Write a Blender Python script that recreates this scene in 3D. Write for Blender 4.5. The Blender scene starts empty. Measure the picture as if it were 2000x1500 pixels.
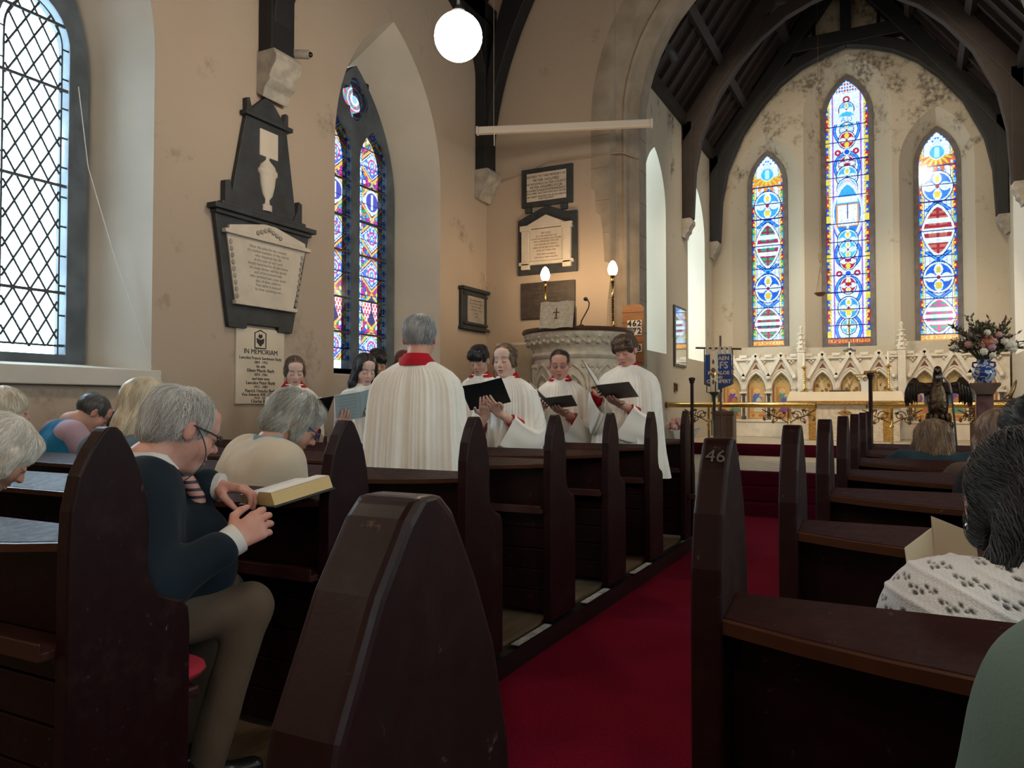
import bpy, bmesh, math, random
import numpy as np
from mathutils import Vector, Matrix
from mathutils.geometry import tessellate_polygon

random.seed(7)
RNG = np.random.default_rng(7)
SC = bpy.context.scene
COL = SC.collection
PI = math.pi
R_ = math.radians

# ------------------------------------------------------------------ camera, sky, exposure
cam_data = bpy.data.cameras.new('camera')
cam = bpy.data.objects.new('camera', cam_data)
COL.objects.link(cam)
cam.location = (0, 0, 1.2)
cam.rotation_euler = (R_(91.53), 0, R_(27.3))
cam_data.sensor_width = 36.0
cam_data.lens = 27.0
cam_data.clip_start = 0.02
SC.camera = cam

world = bpy.data.worlds.new('overcast_sky')
SC.world = world
world.use_nodes = True
bg = world.node_tree.nodes['Background']
bg.inputs['Color'].default_value = (0.74, 0.89, 1.0, 1)
bg.inputs['Strength'].default_value = 10.0

SC.view_settings.view_transform = 'Standard'
SC.view_settings.look = 'None'
SC.view_settings.exposure = 1.0
SC.view_settings.gamma = 1.0
SC.view_settings.use_curve_mapping = False
cy = SC.cycles
cy.use_denoising = True
cy.max_bounces = 7
cy.diffuse_bounces = 4
cy.glossy_bounces = 3
cy.transmission_bounces = 4
cy.transparent_max_bounces = 12
cy.sample_clamp_indirect = 6.0
cy.caustics_reflective = False
cy.caustics_refractive = False
cy.use_adaptive_sampling = True
cy.adaptive_threshold = 0.02

def portal(loc, rot, sx, sy):
    """daylight guide laid in a window opening (gives off no light of its own)"""
    d = bpy.data.lights.new('window_daylight', 'AREA')
    d.shape = 'RECTANGLE'; d.size = sx; d.size_y = sy
    d.cycles.is_portal = True
    o = bpy.data.objects.new('window_daylight', d)
    COL.objects.link(o); o.location = loc; o.rotation_euler = rot
# area light points along its local -Z
FACE_PX = (R_(90), 0, R_(-90))    # shines toward +X
FACE_MX = (R_(90), 0, R_(90))
FACE_MY = (R_(90), 0, 0)          # toward... set below
FACE_PX = (0, R_(-90), 0); FACE_MX = (0, R_(90), 0); FACE_MY = (R_(-90), 0, 0); FACE_PY = (R_(90), 0, 0)

# ------------------------------------------------------------------ materials
MATS = {}
def _n(nt, t): return nt.nodes.new(t)
def mat(name, col, rough=0.6, metal=0.0, var=0.0, vscale=6.0, bump=0.0, bscale=40.0, coat=0.0, spec=0.5,
        col2=None, stretch=(1, 1, 1), sheen=0.0, emis=None, estr=0.0, attr=None, detail=4.0, sss=0.0, trans=0.0, lo=.35, hi=.65):
    if name in MATS: return MATS[name]
    m = bpy.data.materials.new(name); m.use_nodes = True
    nt = m.node_tree; b = nt.nodes['Principled BSDF']
    b.inputs['Base Color'].default_value = (*col, 1)
    b.inputs['Roughness'].default_value = rough
    b.inputs['Metallic'].default_value = metal
    b.inputs['Specular IOR Level'].default_value = spec
    b.inputs['Coat Weight'].default_value = coat
    b.inputs['Coat Roughness'].default_value = 0.12
    b.inputs['Sheen Weight'].default_value = sheen
    if trans: b.inputs['Transmission Weight'].default_value = trans
    if sss:
        b.inputs['Subsurface Weight'].default_value = sss
        b.inputs['Subsurface Radius'].default_value = (0.012, 0.005, 0.003)
        b.inputs['Subsurface Scale'].default_value = 1.0
    if emis:
        b.inputs['Emission Color'].default_value = (*emis, 1)
        b.inputs['Emission Strength'].default_value = estr
    tc = _n(nt, 'ShaderNodeTexCoord'); mp = _n(nt, 'ShaderNodeMapping')
    mp.inputs['Scale'].default_value = stretch
    nt.links.new(tc.outputs['Object'], mp.inputs['Vector'])
    src = None
    if attr:
        a = _n(nt, 'ShaderNodeVertexColor'); a.layer_name = attr
        src = a.outputs['Color']
    if var > 0 or col2:
        no = _n(nt, 'ShaderNodeTexNoise'); no.inputs['Scale'].default_value = vscale
        no.inputs['Detail'].default_value = detail
        nt.links.new(mp.outputs['Vector'], no.inputs['Vector'])
        cr = _n(nt, 'ShaderNodeMapRange')
        cr.inputs['From Min'].default_value = lo; cr.inputs['From Max'].default_value = hi
        nt.links.new(no.outputs['Fac'], cr.inputs['Value'])
        mx = _n(nt, 'ShaderNodeMix'); mx.data_type = 'RGBA'
        c2 = col2 if col2 else tuple(c * (1 - var) for c in col)
        mx.inputs['A'].default_value = (*col, 1); mx.inputs['B'].default_value = (*c2, 1)
        if src is not None:
            mx.blend_type = 'MULTIPLY'; mx.inputs['Factor'].default_value = 1
            g = _n(nt, 'ShaderNodeMapRange'); g.inputs['To Min'].default_value = 1 - var; g.inputs['To Max'].default_value = 1.0
            nt.links.new(no.outputs['Fac'], g.inputs['Value'])
            nt.links.new(src, mx.inputs['A']); nt.links.new(g.outputs['Result'], mx.inputs['B'])
        else:
            nt.links.new(cr.outputs['Result'], mx.inputs['Factor'])
        src = mx.outputs['Result']
    if src is not None: nt.links.new(src, b.inputs['Base Color'])
    if bump > 0:
        no = _n(nt, 'ShaderNodeTexNoise'); no.inputs['Scale'].default_value = bscale; no.inputs['Detail'].default_value = 5
        nt.links.new(mp.outputs['Vector'], no.inputs['Vector'])
        bp = _n(nt, 'ShaderNodeBump'); bp.inputs['Strength'].default_value = bump; bp.inputs['Distance'].default_value = 0.01
        nt.links.new(no.outputs['Fac'], bp.inputs['Height']); nt.links.new(bp.outputs['Normal'], b.inputs['Normal'])
    MATS[name] = m
    return m

def glass_mat(name, attr=None, tint=(1, 1, 1), gloss=0.06):
    """window glass: lets the sky through, tinted by its own colour, with a faint shine"""
    m = bpy.data.materials.new(name); m.use_nodes = True
    nt = m.node_tree; nt.nodes.clear()
    out = _n(nt, 'ShaderNodeOutputMaterial'); tr = _n(nt, 'ShaderNodeBsdfTransparent')
    gl = _n(nt, 'ShaderNodeBsdfGlossy'); gl.inputs['Roughness'].default_value = 0.15
    mx = _n(nt, 'ShaderNodeMixShader'); mx.inputs[0].default_value = gloss
    tr.inputs['Color'].default_value = (*tint, 1)
    if attr:
        a = _n(nt, 'ShaderNodeVertexColor'); a.layer_name = attr
        nt.links.new(a.outputs['Color'], tr.inputs['Color'])
    nt.links.new(tr.outputs[0], mx.inputs[1]); nt.links.new(gl.outputs[0], mx.inputs[2])
    nt.links.new(mx.outputs[0], out.inputs[0])
    MATS[name] = m
    return m

def plaster(name, col, stain, zlo, zhi, amount, bumps=0.25, scale=1.3):
    """painted plaster; grey damp blotches with hard flaking edges between two heights"""
    m = bpy.data.materials.new(name); m.use_nodes = True
    nt = m.node_tree; b = nt.nodes['Principled BSDF']; b.inputs['Roughness'].default_value = 0.9
    b.inputs['Specular IOR Level'].default_value = 0.2
    g = _n(nt, 'ShaderNodeNewGeometry')
    n1 = _n(nt, 'ShaderNodeTexNoise'); n1.inputs['Scale'].default_value = scale; n1.inputs['Detail'].default_value = 8; n1.inputs['Roughness'].default_value = 0.65
    n2 = _n(nt, 'ShaderNodeTexNoise'); n2.inputs['Scale'].default_value = 0.7; n2.inputs['Detail'].default_value = 3
    n3 = _n(nt, 'ShaderNodeTexNoise'); n3.inputs['Scale'].default_value = 14; n3.inputs['Detail'].default_value = 6
    for n in (n1, n2, n3): nt.links.new(g.outputs['Position'], n.inputs['Vector'])
    sp = _n(nt, 'ShaderNodeSeparateXYZ'); nt.links.new(g.outputs['Position'], sp.inputs[0])
    zr = _n(nt, 'ShaderNodeMapRange'); zr.inputs['From Min'].default_value = zlo; zr.inputs['From Max'].default_value = zhi
    zr.interpolation_type = 'SMOOTHSTEP'
    nt.links.new(sp.outputs['Z'], zr.inputs['Value'])
    md = _n(nt, 'ShaderNodeMath'); md.operation = 'MULTIPLY_ADD'
    nt.links.new(zr.outputs['Result'], md.inputs[0]); md.inputs[1].default_value = amount
    nt.links.new(n1.outputs['Fac'], md.inputs[2])
    st = _n(nt, 'ShaderNodeMapRange'); st.inputs['From Min'].default_value = 0.62; st.inputs['From Max'].default_value = 0.72
    nt.links.new(md.outputs[0], st.inputs['Value'])
    mt = _n(nt, 'ShaderNodeMath'); mt.operation = 'MULTIPLY'
    sp2 = _n(nt, 'ShaderNodeMapRange'); sp2.inputs['From Min'].default_value = 0.35; sp2.inputs['From Max'].default_value = 0.6
    nt.links.new(n3.outputs['Fac'], sp2.inputs['Value'])
    nt.links.new(st.outputs['Result'], mt.inputs[0]); nt.links.new(sp2.outputs['Result'], mt.inputs[1])
    a = _n(nt, 'ShaderNodeMix'); a.data_type = 'RGBA'
    a.inputs['A'].default_value = (*col, 1); a.inputs['B'].default_value = (*[c * 0.88 for c in col], 1)
    nt.links.new(n2.outputs['Fac'], a.inputs['Factor'])
    c = _n(nt, 'ShaderNodeMix'); c.data_type = 'RGBA'; c.inputs['B'].default_value = (*stain, 1)
    nt.links.new(mt.outputs[0], c.inputs['Factor']); nt.links.new(a.outputs['Result'], c.inputs['A'])
    nt.links.new(c.outputs['Result'], b.inputs['Base Color'])
    bp = _n(nt, 'ShaderNodeBump'); bp.inputs['Strength'].default_value = bumps; bp.inputs['Distance'].default_value = 0.02
    nt.links.new(n3.outputs['Fac'], bp.inputs['Height']); nt.links.new(bp.outputs['Normal'], b.inputs['Normal'])
    MATS[name] = m
    return m

# ------------------------------------------------------------------ mesh collecting
class MB:
    def __init__(s): s.v = []; s.f = []; s.g = []
    def add(s, vs, fs):
        o = len(s.v); s.g.append((o, len(s.f))); s.v.extend([tuple(map(float, p)) for p in vs]); s.f.extend([tuple(int(i) + o for i in f) for f in fs]); return s
    def box(s, a, b):
        (x0, y0, z0), (x1, y1, z1) = a, b
        return s.add([(x0,y0,z0),(x1,y0,z0),(x1,y1,z0),(x0,y1,z0),(x0,y0,z1),(x1,y0,z1),(x1,y1,z1),(x0,y1,z1)],
                     [(0,3,2,1),(4,5,6,7),(0,1,5,4),(1,2,6,5),(2,3,7,6),(3,0,4,7)])
    def bar(s, p, q, w, h, up=(0, 0, 1)):
        """square-section bar from p to q; w across, h along up"""
        p, q = Vector(p), Vector(q); d = (q - p).normalized(); u = Vector(up)
        x = d.cross(u).normalized(); u = x.cross(d).normalized()
        c = [x * sx * w / 2 + u * sz * h / 2 for sx, sz in ((-1,-1),(1,-1),(1,1),(-1,1))]
        vs = [p + k for k in c] + [q + k for k in c]
        return s.add(vs, [(0,1,2,3),(7,6,5,4),(0,4,5,1),(1,5,6,2),(2,6,7,3),(3,7,4,0)])
    def prism(s, poly, plane, a, b):
        """closed outline poly (2-D) extruded from a to b; plane 'yz' along x, 'xz' along y, 'xy' along z"""
        def P(u, v, w): return {'yz': (w, u, v), 'xz': (u, w, v), 'xy': (u, v, w)}[plane]
        n = len(poly)
        vs = [P(u, v, a) for u, v in poly] + [P(u, v, b) for u, v in poly]
        tri = tessellate_polygon([[Vector((u, v, 0)) for u, v in poly]])
        fs = [t for t in tri] + [tuple(i + n for i in reversed(t)) for t in tri]
        fs += [(i, (i + 1) % n, (i + 1) % n + n, i + n) for i in range(n)]
        return s.add(vs, fs)
    def tube(s, pts, r, n=8, cap=True):
        pts = [Vector(p) for p in pts]; m = len(pts)
        rs = list(r) if hasattr(r, '__len__') else [r] * m
        t0 = (pts[1] - pts[0]).normalized()
        up = Vector((0, 0, 1)) if abs(t0.z) < 0.9 else Vector((1, 0, 0))
        x = t0.cross(up).normalized(); vs = []; fs = []
        for i, p in enumerate(pts):
            t = ((pts[min(i + 1, m - 1)] - pts[max(i - 1, 0)])).normalized()
            x = (x - t * x.dot(t)).normalized(); y = t.cross(x)
            for k in range(n):
                a = 2 * PI * k / n; vs.append(p + (x * math.cos(a) + y * math.sin(a)) * rs[i])
        for i in range(m - 1):
            for k in range(n):
                fs.append((i*n+k, i*n+(k+1) % n, (i+1)*n+(k+1) % n, (i+1)*n+k))
        if cap: fs.append(tuple(range(n - 1, -1, -1))); fs.append(tuple((m - 1) * n + k for k in range(n)))
        return s.add(vs, fs)
    def lathe(s, prof, c=(0, 0, 0), n=24, sx=1, sy=1, a0=0, a1=None):
        """profile [(radius, z)] turned round the vertical through c"""
        full = a1 is None; a1 = a0 + 2 * PI if full else a1
        m = n if full else n + 1; vs = []; fs = []
        for r, z in prof:
            for k in range(m):
                a = a0 + (a1 - a0) * k / n
                vs.append((c[0] + r * sx * math.cos(a), c[1] + r * sy * math.sin(a), c[2] + z))
        for i in range(len(prof) - 1):
            for k in range(n if full else n):
                k2 = (k + 1) % m if full else k + 1
                fs.append((i*m+k, i*m+k2, (i+1)*m+k2, (i+1)*m+k))
        if full:
            if prof[0][0] > 1e-4: fs.append(tuple(range(m - 1, -1, -1)))
            if prof[-1][0] > 1e-4: fs.append(tuple((len(prof) - 1) * m + k for k in range(m)))
        return s.add(vs, fs)
    def ell(s, c, r, n=12, m=8, rot=None):
        prof = [(max(math.sin(PI * i / m), 1e-5), -math.cos(PI * i / m)) for i in range(m + 1)]
        t = MB().lathe(prof, (0, 0, 0), n)
        vs = [Vector((x * r[0], y * r[1], z * r[2])) for x, y, z in t.v]
        if rot is not None: vs = [rot @ v for v in vs]
        return s.add([(v.x + c[0], v.y + c[1], v.z + c[2]) for v in vs], t.f)
    def grid(s, fn, nu, nv, closeu=False):
        """surface fn(i, j) over an nu by nv lattice"""
        vs = [fn(i, j) for i in range(nu) for j in range(nv)]
        fs = [(i*nv+j, ((i+1) % nu)*nv+j, ((i+1) % nu)*nv+j+1, i*nv+j+1) for i in range(nu if closeu else nu - 1) for j in range(nv - 1)]
        return s.add(vs, fs)
    def each(s, name, m, parent=None, **kw):
        """every piece added so far as an object of its own"""
        g = s.g + [(len(s.v), len(s.f))]; out = []
        for (v0, f0), (v1, f1) in zip(g[:-1], g[1:]):
            t = MB(); t.v = s.v[v0:v1]; t.f = [tuple(i - v0 for i in f) for f in s.f[f0:f1]]; out.append(t.build(name, m, parent, **kw))
        return out
    def build(s, name, m, parent=None, smooth=False, bevel=0.0, world=False, segs=2):
        off = Vector(parent.location) if (parent is not None and world) else Vector((0, 0, 0))
        if parent is not None and world and parent.parent is not None: off = off + Vector(parent.parent.location)
        me = bpy.data.meshes.new(name)
        me.from_pydata([(x - off.x, y - off.y, z - off.z) for x, y, z in s.v], [], s.f)
        bm = bmesh.new(); bm.from_mesh(me)
        bmesh.ops.recalc_face_normals(bm, faces=bm.faces); bm.to_mesh(me); bm.free()
        if m is not None: me.materials.append(m)
        if smooth:
            me.polygons.foreach_set('use_smooth', [True] * len(me.polygons))
            if smooth != 'all': me.set_sharp_from_angle(angle=R_(40))
        o = bpy.data.objects.new(name, me); COL.objects.link(o)
        if parent is not None: o.parent = parent
        if bevel:
            b = o.modifiers.new('edge', 'BEVEL'); b.width = bevel; b.segments = segs; b.limit_method = 'ANGLE'; b.angle_limit = R_(35)
        return o

def arr_obj(name, V, Fq, m, parent=None, smooth=True, cols=None, attr='tint', world=False):
    """mesh object straight from numpy arrays, with an optional colour per vertex"""
    V = np.asarray(V, dtype=np.float64); Fq = np.asarray(Fq)
    if parent is not None and world: V = V - np.array(parent.location)
    me = bpy.data.meshes.new(name)
    me.from_pydata(V.tolist(), [], Fq.tolist())
    if smooth: me.polygons.foreach_set('use_smooth', np.ones(len(me.polygons), dtype=bool))
    if cols is not None:
        ca = me.color_attributes.new(attr, 'FLOAT_COLOR', 'POINT')
        c4 = np.ones((len(V), 4), dtype=np.float32); c4[:, :3] = cols
        ca.data.foreach_set('color', c4.ravel())
    if m is not None: me.materials.append(m)
    o = bpy.data.objects.new(name, me); COL.objects.link(o)
    if parent is not None: o.parent = parent
    return o

def tag(o, label=None, cat=None, group=None, kind=None):
    if label: o['label'] = label
    if cat: o['category'] = cat
    if group: o['group'] = group
    if kind: o['kind'] = kind
    return o
def thing(name, label, cat, loc=(0, 0, 0), group=None, rz=0.0):
    o = bpy.data.objects.new(name, None); COL.objects.link(o); o.empty_display_size = 0.1
    o.location = loc; o.rotation_euler = (0, 0, rz)
    return tag(o, label, cat, group)
def struct_empty(name, loc=(0, 0, 0)):
    o = bpy.data.objects.new(name, None); COL.objects.link(o); o.location = loc
    return tag(o, kind='structure')
def copy_thing(src, loc, label=None, group=None, rz=None):
    r = src.copy(); COL.objects.link(r); r.location = loc
    if rz is not None: r.rotation_euler = (0, 0, rz)
    if label: r['label'] = label
    if group: r['group'] = group
    for ch in list(src.children):
        c = ch.copy(); COL.objects.link(c); c.parent = r
        for g in list(ch.children):
            d = g.copy(); COL.objects.link(d); d.parent = c
    return r
def text_mb(lines, plane, origin, right, up, normal_off=0.0, bold=0.0):
    """lettering as mesh: lines of (text, size, x, y) laid along right / up from origin; returns an MB"""
    mb = MB(); right, up = Vector(right), Vector(up); nrm = right.cross(up)
    for t, size, x, y in lines:
        cu = bpy.data.curves.new('lettering', 'FONT'); cu.body = t; cu.size = size; cu.align_x = 'CENTER'; cu.align_y = 'CENTER'
        cu.resolution_u = 2; cu.offset = bold; cu.extrude = 0.0015
        ob = bpy.data.objects.new('lettering', cu); COL.objects.link(ob)
        dg = bpy.context.evaluated_depsgraph_get(); me = bpy.data.meshes.new_from_object(ob.evaluated_get(dg))
        vs = [Vector(origin) + right * (v.co.x + x) + up * (v.co.y + y) + nrm * (v.co.z + normal_off) for v in me.vertices]
        mb.add(vs, [tuple(p.vertices) for p in me.polygons])
        bpy.data.objects.remove(ob); bpy.data.curves.remove(cu); bpy.data.meshes.remove(me)
    return mb
def arch_pts(c, w, z0, zs, za, n=10):
    """pointed-arch outline in (u, z), anticlockwise from lower right; half width w, sill z0, springing zs, apex za"""
    h = za - zs; Rr = (w * w + h * h) / (2 * w); cx = w - Rr
    a1 = math.atan2(h, -cx)
    right = [(c + cx + Rr * math.cos(a1 * i / n), zs + Rr * math.sin(a1 * i / n)) for i in range(n + 1)]
    left = [(2 * c - x, z) for x, z in reversed(right[:-1])]
    return [(c + w, z0)] + right + left + [(c - w, z0)]
def in_arch(u, z, c, w, z0, zs, za):
    """numpy mask: inside that outline; also returns distance-like margin from the sides"""
    h = za - zs; Rr = (w * w + h * h) / (2 * w); cx = w - Rr
    au = np.abs(u - c)
    up = z > zs
    d_side = np.where(up, Rr - np.hypot(au - cx, z - zs), w - au)
    return np.minimum(d_side, z - z0)
# ------------------------------------------------------------------ place measurements (metres)
XL, XR = -5.146, 3.35        # nave side walls
YF, YB = 9.2, -4.5           # nave east wall (with the chancel arch), west wall
CX = -0.9                    # middle line of aisle, arch and altar
CL, CR = -3.27, 1.47         # chancel side walls
YE = 14.7                    # chancel east wall
Z1, Z2 = 0.45, 0.62          # chancel floor, sanctuary floor

M_wall = plaster('nave_plaster', (0.435, 0.345, 0.275), (0.21, 0.16, 0.12), 2.6, 0.9, 0.06)
M_east = plaster('chancel_plaster', (0.53, 0.47, 0.375), (0.17, 0.14, 0.115), 4.7, 6.6, 0.16, bumps=0.5, scale=1.9)
M_reveal = mat('reveal_plaster', (0.52, 0.47, 0.40), 0.9, var=0.1, vscale=2.0, bump=0.15, bscale=12)
M_stone = mat('arch_stone', (0.34, 0.275, 0.215), 0.9, var=0.3, vscale=3.5, bump=0.3, bscale=30)
M_frame = mat('window_stone', (0.10, 0.12, 0.14), 0.85, var=0.4, vscale=4, bump=0.2, bscale=25)
M_lead = mat('lead', (0.03, 0.035, 0.04), 0.6)
M_timber = mat('roof_timber', (0.028, 0.017, 0.014), 0.65, var=0.4, vscale=5, stretch=(1, 6, 1), bump=0.2, bscale=14)
M_timber_b = mat('black_roof_timber', (0.008, 0.008, 0.010), 0.6, var=0.4, vscale=5, bump=0.2, bscale=14)
M_board = mat('roof_boards', (0.032, 0.017, 0.014), 0.7, var=0.5, vscale=3, stretch=(1, 10, 1), bump=0.3, bscale=9)
M_floor = mat('aged_floorboards', (0.13, 0.085, 0.045), 0.6, var=0.4, vscale=3, stretch=(12, 1, 1), bump=0.1)
M_sill = mat('white_sill', (0.55, 0.52, 0.47), 0.7, var=0.12, vscale=3)
M_corbel = mat('corbel_stone', (0.40, 0.36, 0.31), 0.9, var=0.35, vscale=9, bump=0.4, bscale=30)

def carpet_mat():
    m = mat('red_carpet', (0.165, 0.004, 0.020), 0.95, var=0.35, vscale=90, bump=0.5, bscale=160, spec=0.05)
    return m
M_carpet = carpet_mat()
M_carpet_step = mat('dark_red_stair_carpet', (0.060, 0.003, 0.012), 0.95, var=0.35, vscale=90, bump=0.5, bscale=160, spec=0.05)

def wall_slab(name, axis, pin, pout, outline, holes_in, holes_out, m, m_rev=None, smooth=True):
    """a thick wall: inner face with openings, outer face with (smaller) openings, splayed reveals between them"""
    def P(u, z, w): return (w, u, z) if axis == 'x' else (u, w, z)
    o = struct_empty(name)
    mb = MB()
    for w, hs in ((pin, holes_in), (pout, holes_out)):
        loops = [[Vector((u, z, 0)) for u, z in outline]] + [[Vector((u, z, 0)) for u, z in h] for h in hs]
        flat = [p for l in loops for p in l]
        mb.add([P(p.x, p.y, w) for p in flat], tessellate_polygon(loops))
    n = len(outline)
    mb.add([P(u, z, pin) for u, z in outline] + [P(u, z, pout) for u, z in outline], [(i, (i+1) % n, (i+1) % n + n, i + n) for i in range(n)])
    mb.build('plaster_face', m, o, smooth=True)
    for hi, ho in zip(holes_in, holes_out):
        n = len(hi)
        MB().add([P(u, z, pin) for u, z in hi] + [P(u, z, pout) for u, z in ho], [(i, (i+1) % n, (i+1) % n + n, i + n) for i in range(n)]).build('window_reveal', m_rev or m, o, smooth=True)
    return o

def pierced_slab(name, axis, a, b, outline, holes, m, parent):
    def P(u, z, w): return (w, u, z) if axis == 'x' else (u, w, z)
    mb = MB()
    loops = [outline] + holes
    flat = [p for l in loops for p in l]
    tri = tessellate_polygon([[Vector((u, z, 0)) for u, z in l] for l in loops])
    for w in (a, b): mb.add([P(u, z, w) for u, z in flat], tri)
    for l in loops:
        n = len(l)
        mb.add([P(u, z, a) for u, z in l] + [P(u, z, b) for u, z in l], [(i, (i+1) % n, (i+1) % n + n, i + n) for i in range(n)])
    return mb.build(name, m, parent, smooth=True)

# ---- nave walls
A1o = arch_pts(2.98, .70, 1.52, 3.62, 5.07, 14); A1i = arch_pts(3.02, .93, 1.46, 3.9, 5.5, 14)
A2o = arch_pts(6.93, .72, 1.56, 3.62, 5.07, 14); A2i = arch_pts(7.04, .99, 1.50, 3.9, 5.55, 14)
wall_slab('wall_left', 'x', XL, XL - .62, [(YB, -0.2), (YF + .6, -0.2), (YF + .6, 6.75), (YB, 6.75)], [A1i, A2i], [A1o, A2o], M_wall, M_reveal)
def rect(a, b, c, d): return [(b, c), (b, d), (a, d), (a, c)]
R1i = arch_pts(2.9, .9, 1.5, 3.9, 5.5, 10); R1o = arch_pts(2.9, .7, 1.55, 3.7, 5.1, 10)
R2i = arch_pts(6.9, .9, 1.5, 3.9, 5.5, 10); R2o = arch_pts(6.9, .7, 1.55, 3.7, 5.1, 10)
R3i = arch_pts(-1.1, .9, 1.5, 3.9, 5.5, 10); R3o = arch_pts(-1.1, .7, 1.55, 3.7, 5.1, 10)
wall_slab('wall_right', 'x', XR, XR + .62, [(YB, -0.2), (YF + .6, -0.2), (YF + .6, 6.75), (YB, 6.75)], [R1i, R2i, R3i], [R1o, R2o, R3o], M_wall, M_reveal)
RDG = 11.0
wall_slab('wall_back', 'y', YB, YB - .5, [(XL - .3, -0.2), (XR + .3, -0.2), (XR + .3, 6.75), (CX, RDG + .2), (XL - .3, 6.75)], [], [], M_wall, M_reveal)

# chancel arch wall
def arch_round(r, zs, n=28, zb=-0.2):
    return [(CX + r, zb)] + [(CX + r * math.cos(PI * i / n), zs + r * math.sin(PI * i / n)) for i in range(n + 1)] + [(CX - r, zb)]
ZSP = 4.85
outl = [(XL - .3, -0.2), (CX - 2.55, -0.2)] + list(reversed(arch_round(2.55, ZSP)))[1:-1] + [(CX + 2.55, -0.2), (XR + .3, -0.2), (XR + .3, 6.75), (CX, RDG + .2), (XL - .3, 6.75)]
wf = struct_empty('wall_front')
MB().prism(outl, 'xz', YF, YF + .6).build('plaster_face', M_wall, wf, smooth=True)
# stone dressing of the arch: stepped and hollowed mouldings swept round the opening
prof = [(2.70, YF - .004), (2.47, YF - .004), (2.44, YF + .02), (2.40, YF + .10), (2.33, YF + .13), (2.30, YF + .11), (2.27, YF + .13), (2.25, YF + .2),
        (2.185, YF + .24), (2.15, YF + .28), (2.15, YF + .58), (2.17, YF + .615), (2.6, YF + .615)]
mb = MB(); nn = len(arch_round(1, 0))
vs = []; fs = []
for r, y in prof: vs += [(x, y, z) for x, z in arch_round(r, ZSP)]
for i in range(len(prof) - 1):
    for k in range(nn - 1): fs.append((i*nn+k, i*nn+k+1, (i+1)*nn+k+1, (i+1)*nn+k))
mb.add(vs, fs).build('stone_moulding', M_stone, wf, smooth=True)
# joints between the stones of the pier
mb = MB()
for k in range(11):
    z = 0.45 + k * 0.42
    for s in (-1, 1):
        a, b = CX + s * 2.70, CX + s * 2.45
        mb.box((min(a, b), YF - .0065, z), (max(a, b), YF - .003, z + .007))
        mb.box((CX + s * 2.15 - .004, YF + .28, z), (CX + s * 2.15 + .004, YF + .58, z + .007))
mb.build('stone_joint', mat('joint_mortar', (0.2, 0.15, 0.11), 0.95), wf)
# ragged plaster patches feathering over the foot of the pier
mb = MB()
for pts in ([(-3.62, 2.1), (-3.40, 2.1), (-3.38, 2.5), (-3.33, 2.9), (-3.36, 3.0), (-3.42, 3.02), (-3.44, 3.4), (-3.47, 3.62), (-3.53, 3.66), (-3.55, 3.95), (-3.62, 4.0)],):
    mb.prism(pts, 'xz', YF - .007, YF - .001)
mb.build('plaster_patch', M_wall, wf)

# ---- chancel walls
CAi = [arch_pts(10.9, .57, 1.97, 4.1, 4.98, 12), arch_pts(13.39, .61, 1.97, 4.1, 5.02, 12)]
CAo = [arch_pts(10.75, .46, 2.08, 4.0, 4.82, 12), arch_pts(13.24, .46, 2.08, 4.0, 4.82, 12)]
M_bright = mat('brightened_reveal_plaster', (0.74, 0.72, 0.66), 0.9, var=0.05, vscale=2.0)  # paler than the chancel walls: window brightness put into the reveal colour
wall_slab('wall_chancel_left', 'x', CL, CL - .5, [(YF + .55, -0.2), (YE + .4, -0.2), (YE + .4, 6.05), (YF + .55, 6.05)], CAi, CAo, M_east, M_bright)
wall_slab('wall_chancel_right', 'x', CR, CR + .5, [(YF + .55, -0.2), (YE + .4, -0.2), (YE + .4, 6.05), (YF + .55, 6.05)], CAi, CAo, M_east, M_bright)
EAi = [arch_pts(-2.30, .62, 2.26, 5.25, 6.2, 14), arch_pts(CX - .02, .72, 2.22, 6.4, 7.42, 14), arch_pts(.46, .56, 2.28, 5.3, 6.25, 14)]
EAo = [arch_pts(-2.32, .32, 2.26, 5.33, 5.95, 14), arch_pts(CX - .035, .395, 2.22, 6.38, 7.15, 14), arch_pts(.485, .32, 2.26, 5.33, 5.95, 14)]
wall_slab('wall_chancel_front', 'y', YE, YE + .34, [(CL - .3, -0.2), (CR + .3, -0.2), (CR + .3, 6.1), (CX, 9.4), (CL - .3, 6.1)], EAi, EAo, M_east, M_east)

# ---- floors, steps, carpet
fl = MB().box((XL - .3, YB - .3, -.15), (XR + .3, YF + .4, 0)).build('floor', M_floor); tag(fl, kind='structure')
M_plinth = mat('black_plinth_paint', (0.010, 0.009, 0.010), 0.35, var=0.3, vscale=8)
for nm, x0, x1 in (('floor_platform_left', XL, -1.575), ('floor_platform_right', -.285, XR)):
    e = struct_empty(nm)
    MB().box((x0, -2.2, .0), (x1, 7.0, .105)).build('pew_plinth', M_plinth, e)
    MB().box((x0 + .01, -2.2, .105), (x1 - .07 if x0 < -2 else x1, 7.0, .12)) .build('platform_boards', M_floor, e)
c = MB().box((-1.575, -3.5, .0), (-.285, 8.47, .012)).build('aisle_carpet', M_carpet); tag(c, 'long deep red carpet runner down the aisle between the pews', 'carpet')
M_tile = mat('chancel_tiles', (0.55, 0.46, 0.33), 0.35, col2=(0.30, 0.24, 0.17), vscale=5, stretch=(1, 1, 1))
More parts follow.
